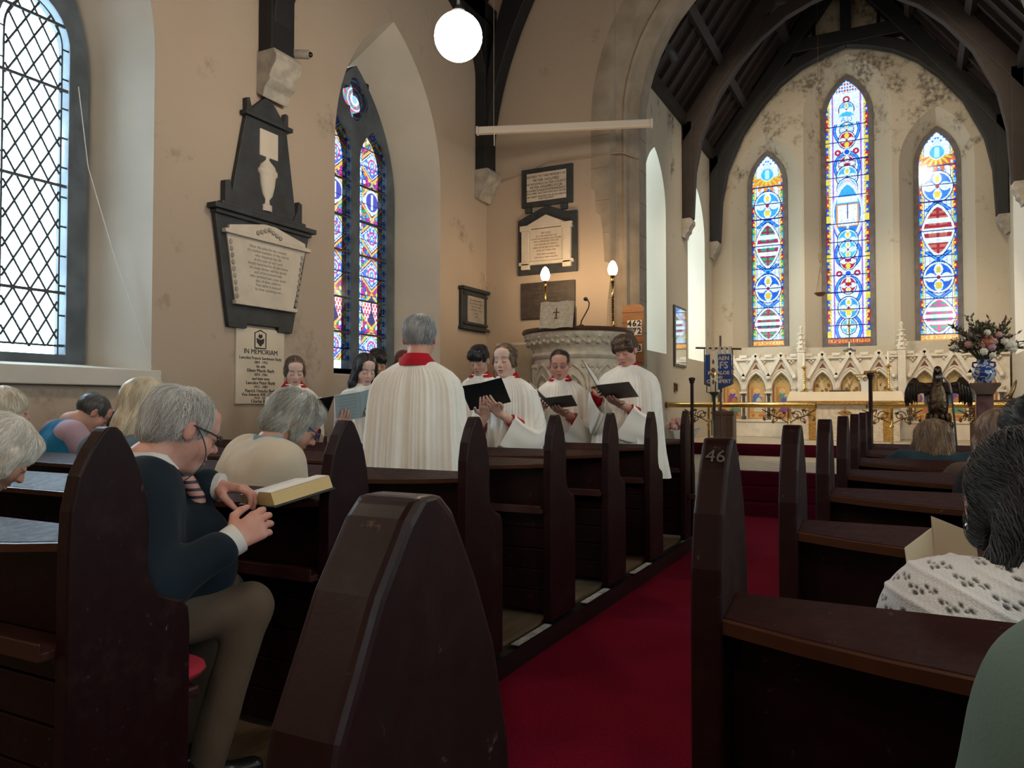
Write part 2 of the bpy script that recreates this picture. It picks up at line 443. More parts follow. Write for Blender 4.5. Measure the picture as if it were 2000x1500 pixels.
def tile_mat():
    m = bpy.data.materials.new('pale_mosaic_tiles'); m.use_nodes = True; nt = m.node_tree; b = nt.nodes['Principled BSDF']
    b.inputs['Roughness'].default_value = 0.4
    g = _n(nt, 'ShaderNodeNewGeometry'); mp = _n(nt, 'ShaderNodeMapping'); mp.inputs['Rotation'].default_value = (0, 0, PI / 4)
    ck = _n(nt, 'ShaderNodeTexBrick'); ck.offset = 0.0
    ck.inputs['Scale'].default_value = 5.0; ck.inputs['Color1'].default_value = (0.55, 0.47, 0.36, 1); ck.inputs['Color2'].default_value = (0.42, 0.35, 0.26, 1)
    ck.inputs['Mortar'].default_value = (0.16, 0.12, 0.09, 1); ck.inputs['Mortar Size'].default_value = 0.04; ck.inputs['Row Height'].default_value = 0.5
    nt.links.new(g.outputs['Position'], mp.inputs[0]); nt.links.new(mp.outputs[0], ck.inputs['Vector']); nt.links.new(ck.outputs['Color'], b.inputs['Base Color'])
    return m
M_tile = tile_mat()
e = struct_empty('floor_chancel')
MB().box((CL, 8.98, 0), (CR, 11.66, Z1)).build('tile_paving', M_tile, e)
MB().box((CL, 11.66, 0), (CR, YE, Z2)).build('sanctuary_paving', M_tile, e)
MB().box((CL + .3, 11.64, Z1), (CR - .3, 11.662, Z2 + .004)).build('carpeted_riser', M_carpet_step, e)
e = thing('chancel_steps', 'flight of three red carpeted steps rising to the chancel at the end of the aisle', 'steps', (CX, 8.5, 0))
for k in range(3):
    z1 = Z1 * (k + 1) / 3
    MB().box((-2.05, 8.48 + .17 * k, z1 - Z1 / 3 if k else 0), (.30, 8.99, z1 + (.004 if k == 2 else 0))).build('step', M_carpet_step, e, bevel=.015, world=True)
e = struct_empty('floor_dais')
MB().box((-3.07, 8.49, 0), (-2.06, 8.99, Z1)).box((.31, 8.49, 0), (1.27, 8.99, Z1)).build('side_paving', M_tile, e)

# ---- nave roof and timbers
e = struct_empty('ceiling')
for s, xw in ((-1, XL), (1, XR)):
    x0, x1 = xw + s * .35, CX
    z0 = 6.72 - .3
    MB().add([(x0, YB - .4, z0), (x1, YB - .4, RDG), (x1, YF + .5, RDG), (x0, YF + .5, z0), (x0, YB - .4, z0 + .12), (x1, YB - .4, RDG + .12), (x1, YF + .5, RDG + .12), (x0, YF + .5, z0 + .12)],
             [(0, 1, 2, 3), (7, 6, 5, 4), (0, 4, 5, 1), (1, 5, 6, 2), (2, 6, 7, 3), (3, 7, 4, 0)]).build('boarded_slope', M_board, e)
for s, xw, nm in ((1, XL, 'left'), (-1, XR, 'right')):
    o = MB().box((min(xw, xw + s * .16), YB, 6.36), (max(xw, xw + s * .16), YF, 6.62)).build('wall_plate', M_timber_b); o.name = 'trim_1' if s == 1 else 'trim_2'; tag(o, kind='structure')

def bez(p0, p1, p2, n=14):
    return [((1-t)**2 * p0[0] + 2*t*(1-t) * p1[0] + t*t * p2[0], (1-t)**2 * p0[1] + 2*t*(1-t) * p1[1] + t*t * p2[1]) for t in [i / n for i in range(n + 1)]]
def corbel_mb(s=1.0):
    """stone bracket below a roof post: stepped and hollowed underside, local x out of the wall, y along it, top at z = 0"""
    pr = [(-.01, 0), (.20, 0), (.235, -.05), (.235, -.12), (.18, -.19), (.16, -.24), (.165, -.27), (.10, -.33), (.075, -.42), (-.01, -.37)]
    return [(x * s, z * s) for x, z in pr]
def roof_post(y, label, knee):
    e = thing('roof_brace', label, 'roof timber', (XL, y, 4.36), group=None)
    w = .145
    MB().box((XL, y - w, 4.35), (XL + .16, y + w, 6.4)).build('wall_post', M_timber_b, e, world=True, bevel=.012)
    inner = bez((XL + .16, 4.62), (XL + .26, 6.0), (XL + 1.25, 7.35))
    outer = bez((XL + .10, 4.62), (XL + .10, 6.55), (XL + .95, 7.6))
    MB().prism(inner + list(reversed(outer)), 'xz', y - w * .8, y + w * .8).build('curved_brace', M_timber_b, e, world=True, bevel=.012)
    if knee:
        k = bez((y - w, 5.6), (y - w - .05, 6.1), (y - 1.0, 6.40)) + [(y - .9, 6.62), (y - w, 6.62)]
        MB().prism(k, 'yz', XL + .01, XL + .16).build('knee_brace', M_timber_b, e, world=True, bevel=.01)
    return e
roof_post(5.15, 'dark timber roof post on its grey stone bracket above the tall obelisk monument', False)
roof_post(9.03, 'dark timber roof post with curved brace in the corner behind the globe lamp', True)
for y, lab in ((5.15, 'grey carved stone bracket just above the tip of the obelisk monument'), (9.03, 'grey stone bracket in the wall corner left of the two white tablets')):
    e = thing('stone_corbel', lab, 'corbel', (XL, y, 4.36))
    MB().prism(corbel_mb(), 'xz', -.16, .16).build('corbel_block', M_corbel, e, bevel=.012)

# ---- chancel roof
e = struct_empty('ceiling_chancel')
for s in (-1, 1):
    f = lambda dx, up=0: (CX + s * dx, 9.30 - 1.38 * dx + up)
    a, b = f(2.75), f(0)
    MB().add([(a[0], YF + .3, a[1]), (b[0], YF + .3, b[1]), (b[0], YE + .3, b[1]), (a[0], YE + .3, a[1]),
              (a[0], YF + .3, a[1] + .1), (b[0], YF + .3, b[1] + .1), (b[0], YE + .3, b[1] + .1), (a[0], YE + .3, a[1] + .1)],
             [(0, 1, 2, 3), (7, 6, 5, 4), (0, 4, 5, 1), (1, 5, 6, 2), (2, 6, 7, 3), (3, 7, 4, 0)]).build('boarded_slope', M_board, e)
    mb = MB()
    for k in range(13):
        y = 9.95 + k * .37; p, q = f(2.4, -.04), f(.02, -.04)
        mb.bar((p[0], y, p[1]), (q[0], y, q[1]), .055, .085, (0, 0, 1))
    mb.build('common_rafters', M_board, e)
    mb = MB()
    for dx in (1.75, 1.0, .35):
        p = f(dx, -.15); mb.bar((p[0], YF + .5, p[1]), (p[0], YE, p[1]), .12, .13, (s * .81, 0, .59))
    mb.build('purlins', M_timber, e)
    mb = MB().box((CX + s * 2.37 - .09, YF + .6, 5.80), (CX + s * 2.37 + .09, YE, 5.98))
    mb.build('wall_plate', M_timber, e)

def truss(y, w, label, m):
    e = thing('roof_truss', label, 'roof truss', (CX, y, 4.24))
    inn = [(2.19, 4.24), (2.15, 5.0), (2.04, 5.55), (1.75, 6.2), (1.42, 6.65), (1.1, 6.98), (.72, 7.24), (.36, 7.38), (0, 7.47)]
    out = [(2.32, 4.24), (2.31, 5.1), (2.22, 5.75), (1.93, 6.42), (1.58, 6.88), (1.2, 7.2), (.8, 7.42), (.4, 7.56), (0, 7.62)]
    for s in (-1, 1):
        MB().box((min(CX + s * 2.36, CX + s * 2.20), y - w, 4.24), (max(CX + s * 2.36, CX + s * 2.20), y + w, 5.85)).build('wall_post', m, e, world=True, bevel=.01)
        pts = [(CX + s * a, b) for a, b in inn] + [(CX + s * a, b) for a, b in reversed(out)]
        MB().prism(pts, 'xz', y - w * .8, y + w * .8).build('arch_brace', m, e, world=True, bevel=.012)
        r = [(2.37, 5.88), (0, 9.08), (0, 8.68), (2.37, 5.48)]
        MB().prism([(CX + s * a, b) for a, b in r], 'xz', y - w, y + w).build('principal_rafter', m, e, world=True, bevel=.012)
        g = [(1.66, 6.62), (1.46, 6.85), (1.62, 7.0), (1.80, 6.75)]
        MB().prism([(CX + s * a, b) for a, b in g], 'xz', y - w * .7, y + w * .7).build('stud', m, e, world=True)
        MB().tube([(CX + s * .52, y, 7.42), (CX + s * .52, y, 8.05)], .028, 8).build('iron_strap', mat('black_iron', (0.012, 0.012, 0.014), 0.5, metal=0.6), e, world=True)
    MB().box((CX - 1.12, y - w * .9, 7.50), (CX + 1.12, y + w * .9, 7.74)).build('collar_beam', m, e, world=True, bevel=.012)
    MB().box((CX - .085, y - w * .8, 7.7), (CX + .085, y + w * .8, 8.95)).build('king_post', m, e, world=True, bevel=.012)
truss(12.5, .085, 'brown timber arch truss spanning the middle of the chancel roof', M_timber)
truss(14.5, .11, 'black timber arch truss against the wall above the three stained windows', M_timber_b)
for xs, s in ((CL, 1), (CR, -1)):
    for y in (12.5, 14.5):
        e = thing('stone_corbel', {(1, 12.5): 'small pale stone bracket between the two side windows of the chancel', (1, 14.5): 'pale stone bracket left of the left stained window',
                  (-1, 12.5): 'pale stone bracket under the brown truss at the right edge', (-1, 14.5): 'pale stone bracket right of the right stained window'}[(s, y)], 'corbel', (xs, y, 4.25))
        MB().prism([(s * a * .75, b * .8) for a, b in corbel_mb()], 'xz', -.11, .11).build('corbel_block', M_corbel, e, bevel=.01)

# ------------------------------------------------------------------ windows
M_clear = glass_mat('leaded_clear_glass', tint=(0.70, 0.80, 0.85))
M_stain = glass_mat('stained_glass', attr='tint', gloss=0.03)
M_pale = glass_mat('pale_cathedral_glass', tint=(0.48, 0.50, 0.46))

def text_mask(txt, size, u, z, c, zc, wid=None):
    """which lattice points fall inside the letters of txt centred on (c, zc)"""
    mb = text_mb([(txt, size, 0, 0)], None, (0, 0, 0), (1, 0, 0), (0, 1, 0), bold=size * .012)
    V = np.array(mb.v); sx = 1.0
    if wid: sx = wid / (V[:, 0].max() - V[:, 0].min())
    V = V * np.array([sx, 1, 1]) ; m = np.zeros(u.shape, bool); pu, pz = u - c, z - zc
    for f in mb.f:
        p = V[list(f)][:, :2]
        for k in range(1, len(p) - 1):
            a, b, d = p[0], p[k], p[k + 1]
            den = (b[1]-d[1])*(a[0]-d[0]) + (d[0]-b[0])*(a[1]-d[1])
            if abs(den) < 1e-9: continue
            l1 = ((b[1]-d[1])*(pu-d[0]) + (d[0]-b[0])*(pz-d[1])) / den
            l2 = ((d[1]-a[1])*(pu-d[0]) + (a[0]-d[0])*(pz-d[1])) / den
            m |= (l1 >= 0) & (l2 >= 0) & (l1 + l2 <= 1)
    return m

W_, BL, LB, RD, YL, GR, PU, OR, NV = (.92, .96, 1.), (.02, .10, .62), (.08, .50, .85), (.50, .02, .05), (.85, .62, .08), (.02, .42, .20), (.42, .16, .60), (.95, .30, .04), (.01, .02, .16)
KG = 0.080
class Pat:
    def __init__(s, u, z, c, w):
        s.u, s.z = u - c, z; s.w = w; s.C = np.ones(u.shape + (3,)) * np.array(W_)
    def put(s, m, col): s.C[m] = col
    def ring(s, zc, r, col, th=.016, sq=1.0):
        d = np.hypot(s.u, (s.z - zc) / sq); s.put(np.abs(d - r) < th, col); return d
    def border(s, cols, k=.13, lo=.76):
        p = np.abs(s.u) / s.w; q = s.z / k; kk = np.floor(q).astype(int); fr = q - kk
        b = p > lo; t = (p - lo) / (1 - lo); s.put(b, (.88, .66, .14)); s.put(b & (t > .86), (.45, .62, .85))
        for i, col in enumerate(cols):
            s.put(b & (kk % len(cols) == i) & (t > .1 + .75 * np.abs(fr - .5)), col)
        s.put(b & (fr > .30) & (fr < .62) & (t < .75) & (t > .2), YL)
        s.put(b & (np.abs(fr) < .07), NV); s.put((p > lo - .045) & (p < lo), W_); s.put((p > lo - .06) & (p < lo - .045), NV)
    def diag(s, za, zb, col, th=.02):
        zc = (za + zb) / 2; h = (zb - za) / 2; x = np.abs(s.u) / (s.w * .70); yy = np.abs(s.z - zc) / h
        band = (yy < 1) & (x < 1) & (np.abs(x - yy) * h < th * 1.9)
        s.put(band, col); s.put(band & (np.abs(x - yy) * h < th * .5), LB)
        s.put((np.hypot(s.u, s.z - zc) < .055), LB); s.put((np.hypot(s.u, s.z - zc) < .03), BL)
    def cross_disc(s, zc, r, col, petal=W_, sq=1.15):
        d = np.hypot(s.u, (s.z - zc) / sq); s.put(d < r * 1.13, W_); s.put(np.abs(d - r * 1.16) < .007, NV)
        dd = d < r; s.put(dd, col); v = (s.z - zc) / sq
        for a, b in ((s.u, v), (v, s.u)):
            pet = dd & (np.abs(a) < r * (.13 + .20 * np.maximum(0, np.sin(np.abs(b) / r * PI * 1.15 - .5)))) & (np.abs(b) > r * .2)
            s.put(pet, petal if a is v else (petal if col is not RD else YL)); 
        s.put(dd & (np.abs(s.u) < r * .22) & (v < -r * .35) & (v > -r * .8), YL)
        s.put(dd & (np.abs(s.u) < r * .16) & (v > r * .35) & (v < r * .8), YL)
        for q in (-1, 1): s.put(dd & (np.abs(s.u - q * v) < r * .07), col)
        s.put(d < r * .22, W_); s.put(d < r * .15, RD)
    def barry(s, zc, hw, hh, ca, cb, bars=3):
        m = (np.abs(s.u) / hw) ** 1.5 + (np.abs(s.z - zc) / hh) ** 1.5
        s.put(m < 1.22, W_); s.put(np.abs(m - 1.26) < .04, NV); i = m < 1
        s.put(i, ca); t = (s.z - zc) / hh
        s.put(i & (np.abs(s.u) < hw * .62) & (np.abs(s.u) > hw * .1) & (np.sin(t * 26) > -.2), cb)
        for k in range(bars):
            c = (k - (bars - 1) / 2) * 1.25 / bars
            s.put(i & (np.abs(t - c) < .55 / bars * .42 * 1.4), W_)
    def quarries(s, col=NV, k=.12):
        s.put((np.abs((s.z / k) % 1 - .5) < .045) & (np.abs(s.u) < s.w * .7), (.45, .55, .75))
        s.put((np.abs(np.abs(s.u) - s.w * .45) < .006), (.45, .55, .75))
    def saddle(s, zs):
        for z in zs: s.put(np.abs(s.z - z) < .009, NV)

def side_light(u, z, c, w, z0, za, left, txt):
    P = Pat(u, z, c, w); H = za - z0; T = lambda t: za - t * H
    P.quarries(); P.border((RD, BL, RD, LB, GR if left else BL))
    for a, b in ((.145, .215), (.30, .37), (.585, .645), (.775, .83), (.935, .985)): P.diag(T(b) - .05, T(a) + .05, BL)
    zc = T(.10); d = np.hypot(P.u, (z - zc)); P.put((np.abs(P.u) < w * .62) & (z < zc + .3) & (z > zc - .27) & (d < .33), W_)
    ray = (z < zc - .06) & (d < .30 - .05 * np.sin(np.arctan2(P.u, zc - z) * 16)); P.put(ray, OR if left else (.75, .12, .04))
    P.put(ray & (d < .2 - .07 * np.sin(np.arctan2(P.u, zc - z) * 16)), YL); P.put(d < .125, W_); P.put(d < .11, LB); P.put((d < .09) & (np.abs(P.u) < .035), (.5, .85, .9))
    P.cross_disc(T(.265), .205, (.05, .38, .80) if left else (.03, .22, .68))
    if left: P.barry(T(.475), .20, .38, (.38, .04, .10), GR, 3)
    else: P.barry(T(.475), .22, .40, (.42, .03, .05), (.62, .16, .10), 3)
    P.cross_disc(T(.70), .205, (.02, .13, .62))
    P.barry(T(.885), .215, .28, (.50, .04, .10) if left else (.72, .08, .30), GR, 3)
    P.saddle([T(t) for t in (.165, .255, .335, .475, .595, .70, .80, .90)])
    bd = z < z0 + .10; P.put(bd, (.80, .26, .03) if left else (.85, .33, .05)); P.put(np.abs(z - z0 - .105) < .008, NV)
    P.put(bd & text_mask(txt, .085, u, z, c, z0 + .05, 2 * w * .92), (.98, .75, .35))
    idn, ed = shards(np.abs(P.u), z, .06, 5.); P.C *= (.72 + .28 * idn)[..., None]; P.put((ed < .05) & (P.C.min(-1) > .5), (.40, .48, .66))
    top = (z > T(.055)) & (p_(P) < .75); P.put(top & (np.sin(np.abs(P.u) * 75) * np.sin(z * 60) > .55), (.06, .20, .65))
    return P.C
def p_(P): return np.abs(P.u) / P.w
def centre_light(u, z, c, w, z0, za):
    P = Pat(u, z, c, w); H = za - z0; T = lambda t: za - t * H
    P.border((RD, BL, YL, BL, RD), k=.14, lo=.78)
    p = np.abs(P.u) / w; P.put((p > .60) & (p < .68), PU); P.put((p > .632) & (p < .645), W_)
    for t in (.19, .33, .47, .56, .66, .80, .945):
        P.ring(T(t), w * .56, BL, .026, 1.25); P.ring(T(t), w * .56, LB, .007, 1.25)
    P.put(np.hypot(P.u, z - T(.075)) < .06, RD); P.put(np.hypot(P.u, z - T(.075)) < .03, W_)
    P.cross_disc(T(.115), .11, LB); 
    d = np.hypot(P.u, z - T(.152)); P.put(d < .17, W_); P.put(d < .145, LB); P.put((np.abs(z - T(.152)) < .065) & (np.abs(P.u) < .2), W_)
    P.put(text_mask('A\u03a9', .14, u, z, c, T(.152)), (.25, .45, .75))
    P.cross_disc(T(.19), .10, LB)
    for t, k in ((.275, 1), (.735, 1)):
        P.cross_disc(T(t - .045), .12, RD); P.cross_disc(T(t + .045), .12, (.42, .03, .06))
        for q in (-1, 1):
            dd = np.hypot(P.u - q * .15, z - T(t)); P.put(dd < .055, RD); P.put(dd < .02, W_)
        P.put(np.hypot(P.u, z - T(t)) < .06, W_); P.put(np.hypot(P.u, z - T(t)) < .045, BL)
    for t in (.325, .685, .775): P.put((np.abs(P.u) < .05) & (np.abs(z - T(t)) < .03), RD)
    P.cross_disc(T(.37), .155, LB); P.cross_disc(T(.415), .15, LB)
    m = (np.abs(P.u) / (w * .62)) ** 1.6 + (np.abs(z - T(.505)) / (H * .105)) ** 1.6
    P.put(m < 1.35, W_); P.put(np.abs(m - 1.25) < .06, (.75, .6, .75)); P.put(m < 1, (.03, .25, .75)); P.put((m < 1) & (z > T(.47)), (.06, .42, .85))
    P.put((np.abs(z - T(.455)) < .055) & (np.abs(P.u) < .17), W_)
    bk = (np.abs(P.u) < .19) & (np.abs(z - T(.515)) < .20); P.put(bk, OR); P.put(bk & (np.abs(P.u) < .165) & (np.abs(z - T(.515)) < .185), (1., .95, .85)); P.put(bk & (np.abs(P.u) < .006), NV)
    P.put((np.abs(P.u) < .012 + .03 * (T(.50) - z)) & (z < T(.53)) & (z > T(.575)), W_)
    P.cross_disc(T(.61), .15, LB); P.cross_disc(T(.645), .13, LB)
    P.cross_disc(T(.865), .155, (.05, .4, .82)); P.put((np.abs(P.u) < .1) & (np.abs(z - T(.875)) < .02), YL); P.cross_disc(T(.935), .11, LB)
    P.saddle([T(t) for t in (.175, .235, .305, .37, .44, .545, .615, .675, .74, .805, .87, .93)])
    bd = z < z0 + .10; P.put(bd, (.45, .07, .03)); P.put(np.abs(z - z0 - .105) < .008, NV)
    P.put(bd & text_mask('FOR 24 YEARS RECTOR OF NENAGH', .08, u, z, c, z0 + .05, 2 * w * .94), (1., .45, .10))
    idn, ed = shards(np.abs(P.u), z, .06, 9.); P.C *= (.72 + .28 * idn)[..., None]; P.put((ed < .05) & (P.C.min(-1) > .5), (.40, .48, .66))
    top = (z > T(.05)) & (p_(P) < .8); P.put(top & (np.sin(np.abs(P.u) * 70) * np.sin(z * 55) > .4), (.55, .05, .08)); P.put(top & (np.sin(np.abs(P.u) * 70) * np.sin(z * 55) < -.5), (.06, .20, .65))
    return P.C
def shards(u, z, k, seed):
    """irregular pieces of glass: which piece a point lies in (0..1) and how near it is to a lead"""
    h = lambda a, b, q: (np.sin(a * 127.1 + b * 311.7 + q * 74.7 + seed) * 43758.5453) % 1
    a0, b0 = np.floor(u / k), np.floor(z / k); d1 = np.full(u.shape, 9.); d2 = d1.copy(); idn = np.zeros(u.shape)
    for da in (-1, 0, 1):
        for db in (-1, 0, 1):
            a, b = a0 + da, b0 + db; d = np.hypot(u / k - a - h(a, b, 0), z / k - b - h(a, b, 1)); n = d < d1
            d2 = np.where(n, d1, np.minimum(d2, d)); idn = np.where(n, h(a, b, 2), idn); d1 = np.where(n, d, d1)
    return idn, d2 - d1
def lozenge_light(u, z, c, w, z0, za, first):
    P = Pat(u, z, c, w); p = np.abs(P.u) / w
    mu = np.abs(P.u)                                     # pieces mirrored about the middle of the light
    pal = [(.62, .04, .06), (.72, .05, .26), (.80, .28, .06), (.04, .46, .18), (.08, .14, .62), (.85, .62, .12), (.70, .10, .10), (.85, .80, .82), (.10, .45, .70), (.45, .06, .35)]
    idn, ed = shards(mu, z, .042, 3.)
    for i, col in enumerate(pal): P.put((idn * 10).astype(int) == i, col)
    P.put(ed < .10, NV)
    K = .43; q = ((z - z0 - .05) / K); kk = np.floor(q); fr = q - kk
    lz = mu / (w * .74) + np.abs(fr - .5) / .36
    ring = np.abs(lz - 1.30) < .10; P.put(ring & (p < .74), (.88, .50, .10))
    P.put(lz < 1.10, (.88, .90, .88)); P.put(lz < .94, (.55, .68, .80)); P.put((lz < .94) & (idn > .45), (.12, .22, .66))
    rr = np.hypot(P.u, (fr - .5) * K); a = np.arctan2(P.u, (fr - .5) * K)
    P.put((lz < .94) & (np.cos(a * 8) > .2) & (rr < .10) & (rr > .04), (.80, .84, .90)); P.put((lz < .94) & (np.abs(rr - .07) < .010), (.70, .06, .22)); P.put(rr < .038, (.15, .30, .75)); P.put(rr < .018, (.85, .70, .30))
    P.put((np.abs(lz - 1.10) < .03) | (np.abs(lz - .94) < .03), NV)
    sh = kk == 4
    P.put(sh & (lz < .94), (.85, .88, .92)); P.put(sh & (rr < .125), (.10, .09, .40)); P.put(sh & (np.abs(rr - .125) < .014), (.80, .86, .90)); P.put(sh & (rr < .09) & (mu < .022), W_); P.put(sh & (np.hypot(P.u, (fr - .5) * K - .06) < .02), W_)
    sq = (kk == 1); P.put(sq & (lz < 1.10), (.07, .06, .16))
    for s_ in (-1, 1):
        uu = P.u - s_ * w * .34; hh = (fr - .5) * K
        shd = sq & (np.abs(uu) < w * .29 * np.clip(1.0 + np.minimum(hh, 0) * 6.5, 0, 1)) & (hh < .10) & (hh > -.15)
        P.put(shd, (.95, .78, .76)); P.put(shd & (np.sin(uu * 120 + s_) * np.sin(z * 75) > .15), (.78, .03, .08)); 
    P.put((p > .735) & (p < .765), NV); b = p > .765; P.put(b, (.78, .88, .95)); qq = (z / .15) % 1
    P.put(b & (np.abs(qq - .5) < .20) & (p > .82) & (p < .96), (.07, .17, .62)); P.put(b & (np.abs(qq - .5) < .07), (.07, .17, .62)); P.put(b & (np.abs(qq) < .10) & (p < .9), (.10, .5, .70)); P.put(b & (np.abs(qq - .25) < .02), NV)
    P.put(np.abs(((z / .215) % 1) - .5) < .022, NV)
    P.put(z < z0 + .09, (.9, .9, .92))
    return P.C

def pane_grid(name, axis, w0, c, w, z0, zs, za, cell, colfn, m, parent):
    nu = int(2 * w / cell) + 2; nz = int((za - z0) / cell) + 2
    U, Z = np.meshgrid(np.linspace(c - w, c + w, nu), np.linspace(z0, za, nz), indexing='ij')
    C = colfn(U, Z) if colfn else None
    ins = in_arch(U, Z, c, w, z0, zs, za) > -cell * 1.2
    idx = np.arange(nu * nz).reshape(nu, nz)
    q = np.stack([idx[:-1, :-1], idx[1:, :-1], idx[1:, 1:], idx[:-1, 1:]], -1)[ins[:-1, :-1] & ins[1:, :-1] & ins[1:, 1:] & ins[:-1, 1:]]
    V = np.stack([np.full(U.size, w0), U.ravel(), Z.ravel()], 1) if axis == 'x' else np.stack([U.ravel(), np.full(U.size, w0), Z.ravel()], 1)
    used = np.unique(q); remap = -np.ones(nu * nz, int); remap[used] = np.arange(len(used))
    return arr_obj(name, V[used], remap[q], m, parent, smooth=False, cols=(C.reshape(-1, 3)[used] * KG if C is not None else None))

# east windows
for k, (c, w, z0, zs, za, fn) in enumerate((
    (-2.32, .285, 2.30, 5.33, 5.90, lambda u, z: side_light(u, z, -2.32, .285, 2.30, 5.90, True, 'IN YOUR LOVING REDEEMER')),
    (CX - .035, .36, 2.29, 6.38, 7.08, lambda u, z: centre_light(u, z, CX - .035, .36, 2.29, 7.08)),
    (.485, .285, 2.30, 5.33, 5.90, lambda u, z: side_light(u, z, .485, .285, 2.30, 5.90, False, 'WHO DIED OCTOBER XXII 1879')))):
    e = struct_empty('window_%d' % (k + 1))
    pane_grid('stained_pane', 'y', YE + .30, c, w, z0, zs, za, .0085, fn, M_stain, e)
    pierced_slab('window_frame', 'y', YE + .27, YE + .33, arch_pts(c, w + .075, z0 - .10, zs, za + .09, 14), [arch_pts(c, w - .004, z0, zs, za - .004, 14)], mat('grey_lead_frame', (0.16, 0.15, 0.16), 0.7, var=0.3, vscale=10), e)
    portal((c, YE + .42, (z0 + za) / 2), FACE_MY, 2 * w + .2, za - z0 + .2)

# clear leaded two-light window and stained two-light window in the left wall
def two_light(name, c, cl, cr, w, z0, zs, za, quat, aout):
    e = struct_empty(name)
    L = [arch_pts(cl, w, z0, zs, za, 10), arch_pts(cr, w, z0, zs, za, 10)]
    q = []
    cz, r = quat
    for i in range(40):
        a = 2 * PI * i / 40; rr = r * (.62 + .38 * abs(math.cos(2 * a)) ** .7); q.append((c + rr * math.cos(a) * .95, cz + rr * math.sin(a)))
    outl = [(u + (u - c) * .04, z + (.02 if z > z0 else -.02)) for u, z in aout]
    pierced_slab('stone_tracery', 'x', XL - .58, XL - .44, outl, L + [q], M_frame, e)
    mb = MB()
    for s in (cl, cr):
        for k in range(11): pass
    return e, q
e, q1 = two_light('window_4', 2.98, 2.66, 3.30, .257, 1.57, 3.86, 4.22, (4.62, .22), A1o)
for c in (2.66, 3.30):
    pane_grid('clear_pane', 'x', XL - .465, c, .257, 1.57, 3.86, 4.22, .03, None, M_clear, e)
    mb = MB(); xx = XL - .46
    def inside(u, z, mg): return float(in_arch(np.array([u]), np.array([z]), c, .257, 1.57, 3.86, 4.22)[0]) > mg
    for sgn in (-1, 1):
        for k in range(-3, 22):
            seg = []; zst = 1.62 + k * .205
            for i in range(41):
                u = c - .21 + .42 * i / 40; z = zst + sgn * (u - c) * 1.72
                if inside(u, z, .048): seg.append((xx, u, z))
                elif len(seg) > 1: mb.tube([seg[0], seg[-1]], .0085, 5); seg = []
                else: seg = []
            if len(seg) > 1: mb.tube([seg[0], seg[-1]], .0085, 5)
    for s in (-1, 1):
        mb.tube([(xx, c + s * .208, 1.57), (xx, c + s * .208, 3.86)], .0085, 5)
        for k in range(11): mb.tube([(xx, c + s * .208, 1.64 + .222 * k), (xx, c + s * .257, 1.64 + .222 * k)], .0075, 5)
    iw = arch_pts(c, .208, 3.86, 3.86, 4.16, 10)[1:-1]; mb.tube([(xx, u, z) for u, z in iw], .0085, 5)
    mb.tube([(xx, c - .25, 1.635), (xx, c + .25, 1.635)], .0085, 5)
    for z in (2.03, 2.83, 3.55, 4.03): mb.box((XL - .458, c - .25, z - .011), (XL - .443, c + .25, z + .011))
    mb.build('lead_lattice', M_lead, e)
MB().add([(XL - .465, u, z) for u, z in q1], [tuple(range(len(q1)))]).build('quatrefoil_pane', M_clear, e)
portal((XL - .75, 2.98, 3.2), FACE_PX, 3.6, 1.5)

e, q2 = two_light('window_5', 6.93, 6.60, 7.26, .257, 1.60, 4.0, 4.42, (4.70, .25), A2o)
for i, c in enumerate((6.60, 7.26)):
    pane_grid('stained_pane', 'x', XL - .465, c, .262, 1.60, 4.0, 4.42, .0075, lambda u, z, c=c, i=i: lozenge_light(u, z, c, .262, 1.60, 4.42, i == 0), M_stain, e)
    mb = MB()
    for z in (2.01, 2.40, 2.92, 3.31, 3.73): mb.box((XL - .458, c - .25, z - .010), (XL - .443, c + .25, z + .010))
    mb.build('saddle_bars', M_lead, e)
U, Z = np.meshgrid(np.linspace(6.93 - .26, 6.93 + .26, 70), np.linspace(4.70 - .27, 4.70 + .27, 70), indexing='ij')
rr = np.hypot(U - 6.93, Z - 4.70); aa = np.arctan2(Z - 4.70, U - 6.93)
C = np.ones(U.shape + (3,)) * np.array((.72, .10, .14)); C[np.sin(aa * 9 + rr * 60) > .3] = (.10, .50, .25); C[np.sin(aa * 7 - rr * 90) > .6] = (.15, .2, .6)
C[(np.abs(rr % .085 - .04) < .008)] = (.75, .8, .9); C[rr < .075] = (.85, .9, .95); C[rr < .045] = (.4, .55, .8)
idx = np.arange(4900).reshape(70, 70); qd = np.stack([idx[:-1, :-1], idx[1:, :-1], idx[1:, 1:], idx[:-1, 1:]], -1).reshape(-1, 4)
arr_obj('quatrefoil_pane', np.stack([np.full(4900, XL - .465), U.ravel(), Z.ravel()], 1), qd, M_stain, e, smooth=False, cols=C.reshape(-1, 3) * KG)
portal((XL - .75, 6.93, 3.2), FACE_PX, 3.6, 1.5)
# window ledges
s = MB().box((XL - .06, 2.0, 1.335), (XL + .075, 3.985, 1.46)).build('trim_3', M_sill, bevel=.008); tag(s, kind='structure')
s = MB().box((XL - .60, 6.18, 1.42), (XL - .44, 7.68, 1.60)).build('trim_4', M_frame); tag(s, kind='structure')

